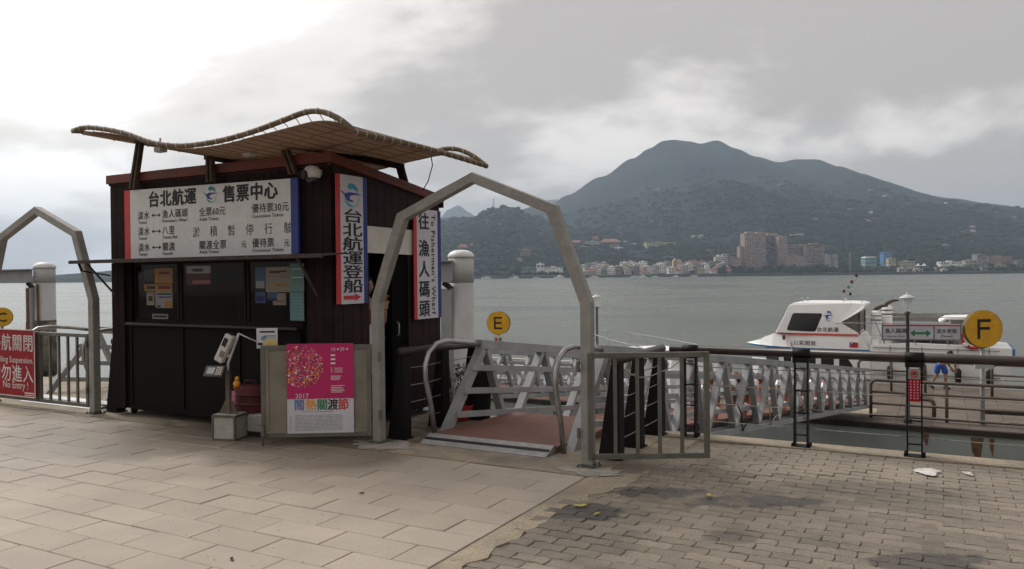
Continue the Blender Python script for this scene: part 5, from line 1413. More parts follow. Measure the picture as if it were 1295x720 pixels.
side_poly(rounded(wp, 0.09), 0.012, M_GLASSD, 'window', wh)
h = MB()
for y0, y1 in ((-1.42, -0.52), (-0.46, 0.46), (0.52, 1.42)):
    p0, p1 = Vector((-5.985, 0, -0.70)), Vector((-5.655, 0, 0.0)); n_ = Vector((-1, 0, 0.4)).normalized() * 0.012
    h.add([p0 + n_ + Vector((0, y0, 0)), p0 + n_ + Vector((0, y1, 0)), p1 + n_ + Vector((0, y1 * .97, 0)), p1 + n_ + Vector((0, y0 * .97, 0))], [(0, 1, 2, 3)])
fb('windscreen', h, M_GLASSD, wh)
h = MB(); h.prism([(-2.86, 0.02), (-3.46, -0.366), (-2.86, -0.76)], 1, -1.3, 1.3); fb('rear_opening', h, mat('shaded_grey_panel', (0.22, 0.20, 0.20)), wh)
h = MB(); h.box(-2.86, -2.80, -1.35, -1.28, -1.3, 0.2); h.box(-2.86, -2.80, 1.28, 1.35, -1.3, 0.2); fb('rear_post', h, M_BROWNR, wh)
tx = MB(); tx.text('台北航運', 0.20, (-4.40, -1.612, -0.72), bold=0.012, spacing=1.1); tx.text('公氣開放', 0.21, (-5.30, -1.76, -1.28), bold=0.014, spacing=1.15); fb('lettering', tx, M_INK)
tx = MB(); tx.text('TAIPEI', 0.09, (-6.85, -1.20, -1.20), right=(0.92, -0.36, 0.22), up=(0, 0, 1)); fb('bow_lettering', tx, M_INK)
b_, c_ = MB(), MB(); logo(b_, c_, (-3.95, -1.60, -0.10), 0.42, (1, 0, 0), (0, 0, 1)); fb('bird_emblem', b_, M_NAVY); fb('wave_emblem', c_, M_SKYB)
fl = MB(); fl.box(-3.15, -2.85, -1.765, -1.755, -1.325, -1.125); fo = fb('flag_print', fl, M_RED); fl = MB(); fl.box(-3.15, -3.0, -1.768, -1.7655, -1.225, -1.125); fb('flag_canton', fl, M_NAVY, fo)
fl = MB(); fl.disc((-3.075, -1.7695, -1.175), 0.028, (0, 1, 0), 0.001, 12); fb('flag_sun', fl, M_WHITE, fo)
hn = MB(); hn.box(-5.72, -5.62, -1.72, -1.62, -1.10, -0.92); fb('navigation_lamp', hn, mat('dull_red_lamp', (0.2, 0.04, 0.03)))
# mast, horns, exhaust stacks
ms = MB(); ms.tube([(-3.55, 0, 0.43), (-3.52, 0, 0.75), (-3.30, 0, 1.0), (-3.06, 0, 1.35), (-3.04, 0, 1.55)], 0.022, 6); ms.tube([(-3.28, 0, 0.43), (-3.28, 0, 2.5)], 0.010, 5); ms.bar((-3.62, 0, 0.62), (-3.35, 0, 0.62), 0.02, 0.02); ms.bar((-3.62, 0, 0.95), (-3.3, 0, 0.95), 0.015, 0.015); mo = fb('mast', ms, M_ALU)
for (x, z, mm) in ((-3.53, 0.86, M_MAROON), (-3.36, 1.05, M_GREEN), (-3.22, 1.26, M_MAROON), (-3.04, 1.52, M_RUBBER), (-3.28, 0.75, M_RUBBER), (-3.45, 0.52, M_PLAST)):
    l_ = MB(); l_.lathe([(0.03, -0.06), (0.05, -0.05), (0.05, 0.04), (0.02, 0.07)], (x, 0, z), 10); fb('mast_light', l_, mm, mo)
for x in (-5.12, -4.98): 
    l_ = MB(); l_.lathe([(0.025, -0.01), (0.02, 0.06), (0.055, 0.08), (0.055, 0.15), (0.02, 0.18)], (x, -0.3 if x < -5 else 0.2, 0.44), 10); fb('searchlight', l_, M_ALU)
l_ = MB(); l_.tube([(-2.85, -0.8, 0.40), (-2.7, -0.8, 0.52), (-2.55, -0.8, 0.50)], 0.02, 6); fb('roof_bracket', l_, M_ALU)
for (x, y, zt_) in ((-2.24, -0.95, 0.12), (-1.93, 0.75, 0.28)):
    s = MB(); s.lathe([(0.20, 0), (0.20, zt_ + 1.9 - 0.10), (0.17, zt_ + 1.9 - 0.03), (0.09, zt_ + 1.9)], (x, y, -1.9), 16); so = fb('exhaust_stack', s, M_WHITE)
    for dz in (0.22, 0.38):
        s = MB(); s.lathe([(0.204, -0.025), (0.204, 0.025)], (x, y, zt_ - dz), 16); s.f = s.f[:-2]; s.m = s.m[:-2]; s.sm = s.sm[:-2]; fb('stripe', s, M_MAROON if dz < .3 else M_INK, so)
    s = MB(); s.tube([(x - 0.05, y, zt_ - 0.02), (x + 0.04, y, zt_ + 0.10), (x + 0.22, y, zt_ + 0.18), (x + 0.44, y, zt_ + 0.19)], [0.10, 0.085, 0.07, 0.035], 10); fb('exhaust_elbow', s, mat('sooty_rubber', (0.10, 0.08, 0.065)), so)
# aft deck, bulwark, rails, awning
h = MB(); loft(h, [(-2.42, 1.74, 1.70, -1.845, -1.22), (-1.0, 1.74, 1.70, -1.745, -1.10), (1.0, 1.72, 1.68, -1.745, -1.14), (1.9, 1.62, 1.60, -1.745, -1.20), (2.35, 1.45, 1.40, -1.745, -1.22)]); fb('aft_bulwark', h, M_WHITE)
for z in (-1.30, -1.55, -2.3):
    s = MB(); s.box(-2.30, 1.95, -1.765, -1.742, z - 0.018, z + 0.018); fb('side_moulding', s, M_BEAM)
for x in (-1.7, -0.6, 0.6, 1.6):
    s = MB(); s.lathe([(0.02, -0.30), (0.10, -0.24), (0.11, 0.2), (0.04, 0.27)], (x, -1.87, -2.25), 10); s.tube([(x, -1.87, -1.98), (x, -1.78, -1.2)], 0.012, 5); fb('fender', s, M_RUBBER)
for x in (-1.9, -1.1, -0.3, 0.5, 1.3): 
    s = MB(); s.tube([(x, -1.66, -1.14), (x, -1.68, -0.36)], 0.014, 6); fb('stanchion', s, M_ALU)
s = MB(); s.tube([(-5.4, -1.55, -1.2), (-5.3, -2.0, -1.9), (-5.2, -2.7, -2.45), (-5.1, -3.2, -2.58)], 0.025, 6); fb('mooring_rope', s, M_ROPE)
h = MB(); h.box(2.36, 2.44, -1.4, 1.4, -1.75, -1.24); fb('stern_board', h, M_GUN)
h = MB(); h.box(-1.75, 0.95, -1.45, 1.45, -0.98, -0.90); fb('bench_top', h, M_WHITE2)
h = MB(); h.box(-1.80, 0.35, 1.35, 1.40, -0.42, -0.10); h.box(0.40, 1.6, 1.34, 1.40, -0.50, -0.16); fb('side_awning', h, mat('grey_mesh_awning', (0.24, 0.23, 0.22)))
h = MB(); h.prism([(-0.05, -0.30), (0.2, -0.14), (1.5, -0.10), (1.5, -0.16), (0.22, -0.2), (0.0, -0.36)], 1, -1.3, 1.3); fb('rear_canopy', h, M_WHITE)
rl = MB()
for y in (-1.68, 1.66):
    rl.tube([(-3.7, y, -0.37), (-2.6, y, -0.36), (1.6, y, -0.36)], 0.018, 6); rl.tube([(-2.8, y, -0.82), (1.9, y, -0.80)], 0.014, 6); rl.tube([(-2.6, y, -0.10), (1.5, y, -0.08)], 0.014, 6)
fb('deck_rail', rl, M_ALU)
for x in (-2.05, -0.95, 0.15, 1.25):
    s = MB(); s.bar((x - 0.25, -1.66, -0.10), (x + 0.15, -1.70, -1.15), 0.03, 0.03); fb('awning_stay', s, M_BEAM)
h = MB(); h.box(-2.35, -2.12, -1.5, -1.3, -1.215, -1.02); fb('deck_locker', h, M_WHITE)
for i in range(3):
    s = MB(); s.box(-2.2, -1.2, -1.756, -1.742, -1.52 - i * 0.13, -1.50 - i * 0.13); fb('vent_slot', s, M_GLASSD)
lx, ly = XY(1.12, 33.90)
t_ = life_ring('red life ring hung on the ferry rail behind the F sign', lx, ly, -0.80, 0, M_ROPED, 'life rings on the ferry', quay_rot=-TH, r=0.40)
del t_['group']

# second ferry, bow towards the river, mostly hidden behind the gangway
b2 = thing('small_ferry', 'second white ferry with a looping bow rail beyond the gangway', 'ferry', 3.5, 32.0, WATER, quay=False, rot=math.atan2(-5.9, 2.2), off=(0, 0, WATER))
h = MB(); loft(h, [(0, 0.03, 0.06, -3.0, -1.62), (0.5, 0.25, 0.45, -3.3, -1.60), (1.4, 0.60, 0.85, -3.7, -1.58), (3.0, 0.95, 1.12, -3.8, -1.58), (7.2, 1.0, 1.15, -3.8, -1.58)]); h.build('hull', M_WHITE, b2)
h = MB(); loft(h, [(3.0, 0.8, 0.75, -1.575, -1.02), (3.5, 0.95, 0.85, -1.575, -0.95), (6.9, 0.95, 0.85, -1.575, -0.95)]); h.build('cabin', M_WHITE, b2, bevel=0.04)
h = MB(); 
for i in range(4): h.box(3.7 + i * 0.8, 4.3 + i * 0.8, -0.96, -0.93, -1.42, -1.10); h.box(3.7 + i * 0.8, 4.3 + i * 0.8, 0.93, 0.96, -1.42, -1.10)
h.build('window_band', M_GLASSD, b2)
for s in (-1, 1):
    pts = [(-0.05, 0, -0.62), (0.3, 0.30 * s, -0.63), (1.2, 0.78 * s, -0.66), (3.0, 1.08 * s, -0.72), (5.2, 1.12 * s, -0.80), (6.2, 1.12 * s, -1.0), (6.5, 1.12 * s, -1.58)]
    r0 = MB(); r0.tube(pts, 0.02, 6); r0.tube([(0.0, 0, -1.05)] + [(x, y, z - 0.40) for x, y, z in pts[1:5]], 0.014, 6); r0.build('bow_rail', M_BEAM, b2)
    for (x, w) in ((0.25, 0.25), (1.0, 0.68), (2.0, 0.95), (3.2, 1.08), (4.4, 1.1), (5.4, 1.12)):
        q = MB(); q.tube([(x + 0.25, w * s, -1.58), (x, w * s, -0.68 - x * 0.02)], 0.015, 6); q.build('stanchion', M_BEAM, b2)
rc_ = MB()
for i in range(5): rc_.tube([( (0.28 - i * .02) * math.cos(2*math.pi*j/16), (0.28 - i * .02) * math.sin(2*math.pi*j/16), 0.04 + 0.05 * i) for j in range(16)], 0.03, 6, closed=True)
p_ = Matrix.Rotation(math.atan2(-5.9, 2.2), 3, 'Z') @ Vector((1.3, 0.2, 0))
single(rc_, 'rope_coil', mat('speckled_rope', (0.30, 0.22, 0.17), (0.08, 0.05, 0.04), scale=18, lo=.45, hi=.55), 'coil of brown rope on the bow of the second ferry', 'rope', 3.5 + p_.x, 32 + p_.y, -1.575, quay=False)

# ------------------------------------------------------------------ people
def skin_body(name, J, E_, m, parent, root, sub=1):
    keys = list(J)
    me = bpy.data.meshes.new(name + '_skeleton'); me.from_pydata([J[k][:3] for k in keys], [(keys.index(a), keys.index(b)) for a, b in E_], [])
    o = bpy.data.objects.new(name, me); COL.objects.link(o)
    md = o.modifiers.new('skin', 'SKIN'); md.use_smooth_shade = True
    for i, k in enumerate(keys):
        sv = me.skin_vertices[0].data[i]; r = J[k][3]; sv.radius = r if isinstance(r, tuple) else (r, r); sv.use_root = (k == root)
    sd = o.modifiers.new('sub', 'SUBSURF'); sd.levels = sub; sd.render_levels = sub
    dg = bpy.context.evaluated_depsgraph_get(); dg.update()
    nm = bpy.data.meshes.new_from_object(o.evaluated_get(dg)); o.modifiers.clear(); o.data = nm; nm.materials.clear(); nm.materials.append(m)
    nm.polygons.foreach_set('use_smooth', [True] * len(nm.polygons))
    bpy.data.meshes.remove(me)
    o.parent = parent
    return o
def head(parent, c, yaw, s=1.0):
    Rz = Matrix.Rotation(yaw, 3, 'Z'); c = Vector(c)
    mb = MB(); vs = []; n, m_ = 16, 12      # face looks along -y
    for j in range(m_ + 1):
        a = math.pi * j / m_ - math.pi / 2
        for i in range(n):
            b = 2 * math.pi * i / n
            x = math.cos(a) * math.cos(b); y = math.cos(a) * math.sin(b); z = math.sin(a)
            jaw = 1 - 0.28 * max(0, -z); p = Vector((x * 0.074 * jaw, y * 0.092 * (1 - 0.12 * max(0, -z)) , z * 0.115))
            if y < -0.5 and abs(x) < 0.35 and -0.35 < z < 0.1: p.y -= 0.018 * (1 - abs(x) / 0.35)       # nose
            if y < -0.4 and 0.05 < z < 0.30 and 0.2 < abs(x) < 0.6: p.y += 0.008                         # eye sockets
            vs.append(c + Rz @ (p * s))
    fs = [(j * n + i, j * n + (i + 1) % n, (j + 1) * n + (i + 1) % n, (j + 1) * n + i) for j in range(m_) for i in range(n)]
    mb.add(vs, fs, 0, True)
    for sx in (-1, 1):
        e = c + Rz @ Vector((sx * 0.074 * s, 0.01, -0.005)); mb.lathe([(0.004, -0.03), (0.016, -0.02), (0.018, 0.015), (0.006, 0.03)], tuple(e), 8)
    hd = mb.build('head', M_SKIN, parent)
    f = MB()
    for sx in (-1, 1): f.lathe([(0.002, -0.006), (0.008, 0), (0.002, 0.006)], tuple(c + Rz @ Vector((sx * 0.03 * s, -0.082 * s, 0.015 * s))), 8)
    f.build('eyes', M_INK, hd)
    f = MB(); q = [c + Rz @ Vector((x * s, -0.083 * s, -0.055 * s)) for x in (-0.022, 0.022)]; f.bar(q[0], q[1], 0.006, 0.008); f.build('mouth', M_MAROON, hd)
    hv = []; k2 = 0
    for j in range(7):
        a = lerp(0.12, math.pi / 2, j / 6)
        for i in range(n):
            b = 2 * math.pi * i / n; front = math.sin(b) < -0.55
            aa = a if not front else max(a, 0.55)
            low = -0.5 if (math.sin(b) > 0.1 and j == 0) else 0
            aa = aa + low
            hv.append(c + Rz @ Vector((math.cos(aa) * math.cos(b) * 0.083 * s, math.cos(aa) * math.sin(b) * 0.101 * s, math.sin(aa) * 0.126 * s)))
    h = MB(); h.add(hv, [(j * n + i, j * n + (i + 1) % n, (j + 1) * n + (i + 1) % n, (j + 1) * n + i) for j in range(6) for i in range(n)], 0, True); h.build('hair', M_HAIR, hd)
def hand(parent, w, d, side):
    """palm and five bent fingers: w wrist, d pointing direction"""
    w = Vector(w); d = Vector(d).normalized(); a = d.cross(Vector((0, 1, 0.2))).normalized(); nrm = d.cross(a)
    mb = MB(); mb.bar(w, w + d * 0.09, 0.035, 0.075, up=tuple(a))
    for i, (o_, L_) in enumerate(((-0.03, 0.065), (-0.01, 0.078), (0.011, 0.072), (0.03, 0.056))):
        p = w + d * 0.088 + a * o_; mb.tube([p, p + d * L_ * .5, p + d * L_ * .85 + nrm * 0.018 * side, p + d * L_ * .95 + nrm * 0.035 * side], [0.0095, 0.009, 0.008, 0.006], 6)
    p = w + d * 0.03 - a * 0.035; mb.tube([p, p + d * .03 - a * .02, p + d * .055 - a * .024 + nrm * .012 * side], [0.011, 0.010, 0.008], 6)
    return mb.build('hand', M_SKIN, parent)
# man in yellow shirt and blue shorts on the pontoon
px0, py0 = XY(0.03, 32.45)
man = thing('person', 'person in yellow shirt and blue shorts stepping along the pontoon beside the ferry', 'person', px0, py0, ZD, quay=False, rot=R(-12))
J = {'pel': (0.0, 0, 0.92, (0.12, 0.10)), 'wai': (0.04, 0, 1.03, (0.135, 0.10)), 'che': (0.13, 0.02, 1.13, (0.15, 0.12)), 'nek': (0.22, 0.03, 1.22, 0.055), 'hd': (0.25, 0.03, 1.27, 0.05),
     'lh': (-0.09, 0, 0.86, 0.085), 'lk': (-0.12, 0.0, 0.50, 0.055), 'la': (-0.28, 0.08, 0.17, 0.036), 'lt': (-0.26, -0.02, 0.08, 0.03),
     'rh': (0.09, 0, 0.86, 0.085), 'rk': (0.13, -0.06, 0.47, 0.055), 'ra': (0.11, 0.02, 0.09, 0.036), 'rt': (0.20, -0.05, 0.045, 0.03),
     'ls': (0.14, 0.16, 1.20, 0.06), 'le': (0.22, 0.10, 0.98, 0.042), 'lw': (0.30, -0.02, 0.80, 0.028),
     'rs': (0.26, -0.14, 1.16, 0.06), 're': (0.36, -0.20, 0.96, 0.042), 'rw': (0.38, -0.14, 0.76, 0.028)}
E_ = [('pel', 'wai'), ('wai', 'che'), ('che', 'nek'), ('nek', 'hd'), ('pel', 'lh'), ('lh', 'lk'), ('lk', 'la'), ('la', 'lt'), ('pel', 'rh'), ('rh', 'rk'), ('rk', 'ra'), ('ra', 'rt'), ('che', 'ls'), ('ls', 'le'), ('le', 'lw'), ('che', 'rs'), ('rs', 're'), ('re', 'rw')]
skin_body('body', J, E_, M_SKIN, man, 'pel')
def grow(J, ks, g): return {k: (*J[k][:3], tuple(x + g for x in (J[k][3] if isinstance(J[k][3], tuple) else (J[k][3],) * 2))) for k in ks}
S_ = grow(J, ['pel', 'wai', 'che', 'ls', 'rs'], 0.022); S_['nk'] = (0.26, 0.03, 1.19, 0.08); S_['lm'] = (0.18, 0.13, 1.08, 0.062); S_['rm'] = (0.31, -0.17, 1.06, 0.062)
skin_body('shirt', S_, [('pel', 'wai'), ('wai', 'che'), ('che', 'nk'), ('che', 'ls'), ('ls', 'lm'), ('che', 'rs'), ('rs', 'rm')], M_SHIRTY, man, 'pel')
S_ = grow(J, ['pel', 'lh', 'rh'], 0.028); S_['lm'] = (-0.115, 0, 0.56, 0.095); S_['rm'] = (0.125, -0.045, 0.55, 0.095); S_['top'] = (0.01, 0, 1.0, (0.14, 0.115))
skin_body('shorts', S_, [('top', 'pel'), ('pel', 'lh'), ('lh', 'lm'), ('pel', 'rh'), ('rh', 'rm')], M_SHORTS, man, 'pel')
for p, q in (((-0.30, 0.10, 0.13), (-0.23, -0.08, 0.055)), ((0.10, 0.04, 0.05), (0.22, -0.12, 0.04))):
    b = MB(); b.tube([p, tuple(lerp(a, c, .5) for a, c in zip(p, q)), q], [0.045, 0.05, 0.035], 8); b.build('shoe', M_RUBBER, man)
head(man, (0.28, 0.02, 1.335), R(80)); hand(man, (0.30, -0.02, 0.80), (0.3, -0.3, -1), 1); hand(man, (0.38, -0.14, 0.76), (0.1, 0.1, -1), -1)
man.scale = (1.15, 1.15, 0.96)
# person standing inside the booth doorway, half hidden by the banner
qx, qy = XY(-5.62, 6.97)
clerk = thing('person', 'person in a reddish-brown top and pale cloth standing in the booth doorway behind the banner', 'person', qx, qy, 0.131, quay=False, rot=R(62))
J = {'pel': (0, 0, 0.80, (0.12, 0.10)), 'wai': (0, 0, 0.95, (0.12, 0.095)), 'che': (0, 0, 1.12, (0.14, 0.10)), 'nek': (0, 0, 1.27, 0.05), 'hd': (0, 0, 1.33, 0.045),
     'lh': (-0.08, 0, 0.76, 0.08), 'lk': (-0.09, -0.02, 0.42, 0.055), 'la': (-0.09, 0.02, 0.07, 0.036), 'lt': (-0.10, -0.12, 0.035, 0.03),
     'rh': (0.08, 0, 0.76, 0.08), 'rk': (0.09, -0.02, 0.42, 0.055), 'ra': (0.09, 0.02, 0.07, 0.036), 'rt': (0.10, -0.12, 0.035, 0.03),
     'ls': (-0.16, 0, 1.20, 0.055), 'le': (-0.21, -0.03, 0.96, 0.04), 'lw': (-0.17, -0.14, 0.78, 0.027),
     'rs': (0.16, 0, 1.20, 0.055), 're': (0.21, -0.08, 0.98, 0.04), 'rw': (0.13, -0.16, 1.16, 0.027)}
skin_body('body', J, E_, M_SKIN, clerk, 'pel')
S_ = grow(J, ['pel', 'wai', 'che', 'ls', 'rs', 'le', 're'], 0.018); S_['nk'] = (0, 0, 1.23, 0.075)
skin_body('shirt', S_, [('pel', 'wai'), ('wai', 'che'), ('che', 'nk'), ('che', 'ls'), ('ls', 'le'), ('che', 'rs'), ('rs', 're')], M_SHIRTB, clerk, 'pel')
S_ = grow(J, ['pel', 'lh', 'rh', 'lk', 'rk', 'la', 'ra'], 0.022)
skin_body('trousers', S_, [('pel', 'lh'), ('lh', 'lk'), ('lk', 'la'), ('pel', 'rh'), ('rh', 'rk'), ('rk', 'ra')], M_TROU, clerk, 'pel')
b = MB(); b.box(-0.13, 0.13, -0.145, -0.135, 0.45, 1.0); b.build('apron', M_APRON, clerk)
for s in (-1, 1):
    b = MB(); b.tube([(s * 0.09, 0.05, 0.035), (s * 0.095, -0.05, 0.04), (s * 0.10, -0.14, 0.03)], [0.04, 0.045, 0.032], 8); b.build('shoe', M_RUBBER, clerk)
head(clerk, (0, 0, 1.42), 0.0, 0.97); hand(clerk, (-0.17, -0.14, 0.78), (0.1, -0.3, -1), 1); hand(clerk, (0.13, -0.16, 1.16), (-0.1, -0.1, 1), 1)

# ------------------------------------------------------------------ litter on the paving
random.seed(8)
for (x, y, lab, ln, a) in ((0.47, 5.62, 'long pale yellow leaf at the top edge of the damp patch by the paver edge', 0.055, 0.1), (0.57, 5.43, 'short yellow leaf at the right of the damp patch', 0.035, 0.9), (1.45, 5.86, 'crumpled yellow-green leaf on the large wet stain', 0.045, 1.4),
                           (-1.66, 4.62, 'small dark dead leaf on the granite slabs in the foreground', 0.028, 2.0), (-1.16, 6.0, 'small brown dead leaf on the granite slabs beyond the foreground', 0.026, 0.4)):
    lf = MB(); n = 8
    P = [(ln * math.cos(2*math.pi*i/n), ln * 0.36 * math.sin(2*math.pi*i/n) * (1.0 if i not in (0,) else .2), 0.004 + 0.007 * (i % 2)) for i in range(n)] + [(0, 0, 0.013)]
    lf.add(P, [(i, (i + 1) % n, n) for i in range(n)]); lf.add([(p[0], p[1], p[2] - 0.002) for p in P], [((i + 1) % n, i, n) for i in range(n)])
    dead = 'dead' in lab
    single(lf, 'fallen_leaf', mat('dead_leaf', (0.03, 0.02, 0.015)) if dead else M_LEAFY, lab, 'leaf', x, y, 0.003, quay=False, rot=a, group='leaves fallen on the paving')
for (x, y, rx, ry, nb_, lab) in ((3.40, 6.47, 0.12, 0.12, 9, 'larger left splash of white spilt paint on the brick paving'), (3.70, 6.42, 0.055, 0.07, 4, 'smaller right splash of white spilt paint on the brick paving')):
    sp = MB()
    for q in range(nb_):
        ox_, oy_ = random.uniform(-.75, .75) * rx, random.uniform(-.75, .75) * ry; r0 = random.uniform(.25, .55); n = 14; zz = 0.0045 + 0.0004 * q
        P = [(ox_ + rx * r0 * math.cos(2*math.pi*i/n) * random.uniform(.55, 1.3), oy_ + ry * r0 * math.sin(2*math.pi*i/n) * random.uniform(.55, 1.3), zz) for i in range(n)]
        sp.add(P + [(ox_, oy_, zz + 0.003)], [(i, (i + 1) % n, n) for i in range(n)])
    single(sp, 'paint_spill', M_SPILL, lab, 'paint spill', x, y, 0.002, quay=False, rot=-0.35, group='white spills on the brick paving')
# grit and crumbs lying on the paving
gr = MB(); random.seed(99)
for i in range(900):
    y = 3.2 + 5.5 * random.random(); x = y * random.uniform(-.66, .66); s_ = random.uniform(0.0015, 0.0045)
    u_, v_ = x * cT - y * sT, x * sT + y * cT
    if v_ > 7.9: continue
    a = random.uniform(0, 3)
    gr.add([(x + s_ * math.cos(a), y + s_ * math.sin(a), 0.0), (x - s_ * math.sin(a), y + s_ * math.cos(a), 0.0), (x - s_ * .7, y - s_ * .6, 0.0), (x, y, s_ * 1.2 + .001)], [(0, 1, 3), (1, 2, 3), (2, 0, 3)])
go_ = gr.build('paving_grit', mat('grit', (0.10, 0.085, 0.065), (0.3, 0.27, 0.22), scale=30), kind='stuff', label='scattered grit and crumbs on the paving')

# ------------------------------------------------------------------ far bank: land, hills, woods, buildings, boats
RA = [(-6000, 0), (-1500, 0), (-1150, 90), (-785, 253), (-348, 275), (-177, 277), (-25, 300), (203, 345), (260, 382), (432, 468), (585, 553), (661, 598), (729, 635), (775, 639), (858, 630), (907, 618), (983, 633), (1078, 594), (1173, 555), (1286, 528), (1362, 542), (1457, 541), (1571, 506), (1684, 467), (1779, 428), (1874, 385), (1987, 361), (2101, 345), (2291, 317), (2462, 296), (2860, 216), (3620, 114), (6000, 70)]
RB = [(-1250, 0), (-800, 60), (-450, 138), (-342, 164), (-247, 190), (-180, 198), (-126, 203), (-72, 221), (-18, 228), (23, 223), (63, 198), (144, 173), (305, 131), (467, 81), (700, 30), (900, 0)]
RC = [(-1100, 0), (-600, 15), (-200, 40), (130, 110), (277, 133), (449, 144), (620, 149), (767, 158), (889, 171), (1012, 146), (1159, 129), (1305, 108), (1452, 97), (1587, 86), (1844, 62), (2600, 30)]
RD = [(-3500, 0), (-2500, 0), (-1600, 120), (-793, 400), (-602, 480), (-547, 557), (-452, 590), (-357, 542), (-249, 473), (23, 480), (105, 578), (201, 631), (296, 658), (398, 657), (567, 587), (838, 462), (3000, 300)]
def sst(a, b, x):
    t = min(1, max(0, (x - a) / (b - a))); return t * t * (3 - 2 * t)
def ridge(tab, x, y, yr, wf, wb, p=1.25):
    H_ = interp(tab, x)
    t = 1 - (yr - y) / wf if y < yr else 1 - (y - yr) / wb
    return H_ * max(0.0, t) ** p if t > 0 else 0.0
def land(x, y):
    sh = 1495 + 22 * noise.noise(Vector((x / 260, 0.3, 0))) + 90 * sst(-150, -900, x) + 0.10 * max(0, -x - 200)
    base = -7 + 8.5 * sst(sh - 25, sh + 12, y) + 7 * sst(sh, sh + 250, y)
    inl = sst(sh, sh + 500, y)
    nz = noise.fractal(Vector((x / 420, y / 420, 3.3)), 1.0, 2.0, 5)
    rg = 1 - abs(noise.fractal(Vector((x / 600, y / 900, 8.1)), 0.9, 2.1, 4)) * 2
    a = ridge(RA, x, y, 3800, 2250, 1800, 1.35); b = ridge(RB, x, y, 2700, 1150, 700); c = ridge(RC, x, y, 2450, 850, 700, 1.1); d = ridge(RD, x, y, 6800, 2000, 1500, 1.0)
    m = max(a, b, c, d)
    topk = 1 - sst(0.5, 0.85, max(0, m) / (max(1, interp(RA, x)))) if m == a else 1 - sst(0.8, 1.0, m / max(1.0, interp(RB if m == b else RC, x))) * 0.8
    if m == d: topk = 0.3
    base = -7 + (base + 7) * sst(-1500, -1000, x)
    return base + m + inl * (nz * 0.13 + (rg - 0.55) * 0.16) * m * topk + inl * (nz * 5)
mt = bpy.data.materials.new('wooded_hillside'); mt.use_nodes = True
t = mt.node_tree; b = t.nodes['Principled BSDF']; b.inputs['Roughness'].default_value = 0.95; b.inputs['Specular IOR Level'].default_value = 0.1
geo = t.nodes.new('ShaderNodeNewGeometry')
def tn(scale, det):
    n = t.nodes.new('ShaderNodeTexNoise'); n.inputs['Scale'].default_value = scale; n.inputs['Detail'].default_value = det; t.links.new(geo.outputs['Position'], n.inputs['Vector']); return n
a_ = tn(0.004, 6); b2_ = tn(0.045, 4)
r1 = t.nodes.new('ShaderNodeValToRGB'); els = r1.color_ramp.elements; els[0].position = 0.35; els[0].color = (0.008, 0.015, 0.013, 1); els[1].position = 0.68; els[1].color = (0.017, 0.026, 0.020, 1)
mm_ = els.new(0.52); mm_.color = (0.012, 0.020, 0.016, 1)
sm = t.nodes.new('ShaderNodeMath'); sm.operation = 'MULTIPLY_ADD'; t.links.new(b2_.outputs[0], sm.inputs[0]); sm.inputs[1].default_value = 0.55; 
s2_ = t.nodes.new('ShaderNodeMath'); s2_.operation = 'MULTIPLY_ADD'; t.links.new(a_.outputs[0], s2_.inputs[0]); s2_.inputs[1].default_value = 0.7; s2_.inputs[2].default_value = -0.12; t.links.new(s2_.outputs[0], sm.inputs[2])
t.links.new(sm.outputs[0], r1.inputs[0]); t.links.new(r1.outputs[0], b.inputs['Base Color'])
vv_ = t.nodes.new('ShaderNodeTexVoronoi'); vv_.inputs['Scale'].default_value = 0.09; t.links.new(geo.outputs['Position'], vv_.inputs['Vector'])
bp = t.nodes.new('ShaderNodeBump'); bp.inputs['Strength'].default_value = 1.0; bp.inputs['Distance'].default_value = 3.0; bp.invert = True
t.links.new(vv_.outputs['Distance'], bp.inputs['Height']); t.links.new(bp.outputs[0], b.inputs['Normal'])
ysl = [1440, 1465, 1475, 1485, 1492, 1500, 1508, 1518, 1530, 1545, 1560, 1580, 1605, 1640]
while ysl[-1] < 4100: ysl.append(ysl[-1] + 22 + (ysl[-1] - 1600) * 0.012)
while ysl[-1] < 8300: ysl.append(ysl[-1] + 110)
xsl = [-7000, -6000, -5000, -4200, -3600, -3100, -2700, -2350]
while xsl[-1] < 2500: xsl.append(xsl[-1] + (22 if -600 < xsl[-1] < 2300 else 60))
while xsl[-1] < 7200: xsl.append(xsl[-1] + 300)
tv = [(x, y, land(x, y)) for y in ysl for x in xsl]; nx = len(xsl)
tm = MB(); tm.add(tv, [(j * nx + i, j * nx + i + 1, (j + 1) * nx + i + 1, (j + 1) * nx + i) for j in range(len(ysl) - 1) for i in range(nx - 1)], 0, True)
struct(tm, 'far_bank_hills', mt)
# faint low coast at the far left
lc = MB(); lc.add([(-7500 + i * 250, 6500 + (j % 2) * 600, -6 + (0 if j in (0,) else (22 + 25 * noise.noise(Vector((i * .3, 1, 1))))) * (0.5 + 0.5 * math.sin(i * 0.35)) * (i / 22)) for j in range(2) for i in range(23)], [(i, i + 1, 23 + i + 1, 23 + i) for i in range(22)])
struct(lc, 'low_coast', mt)

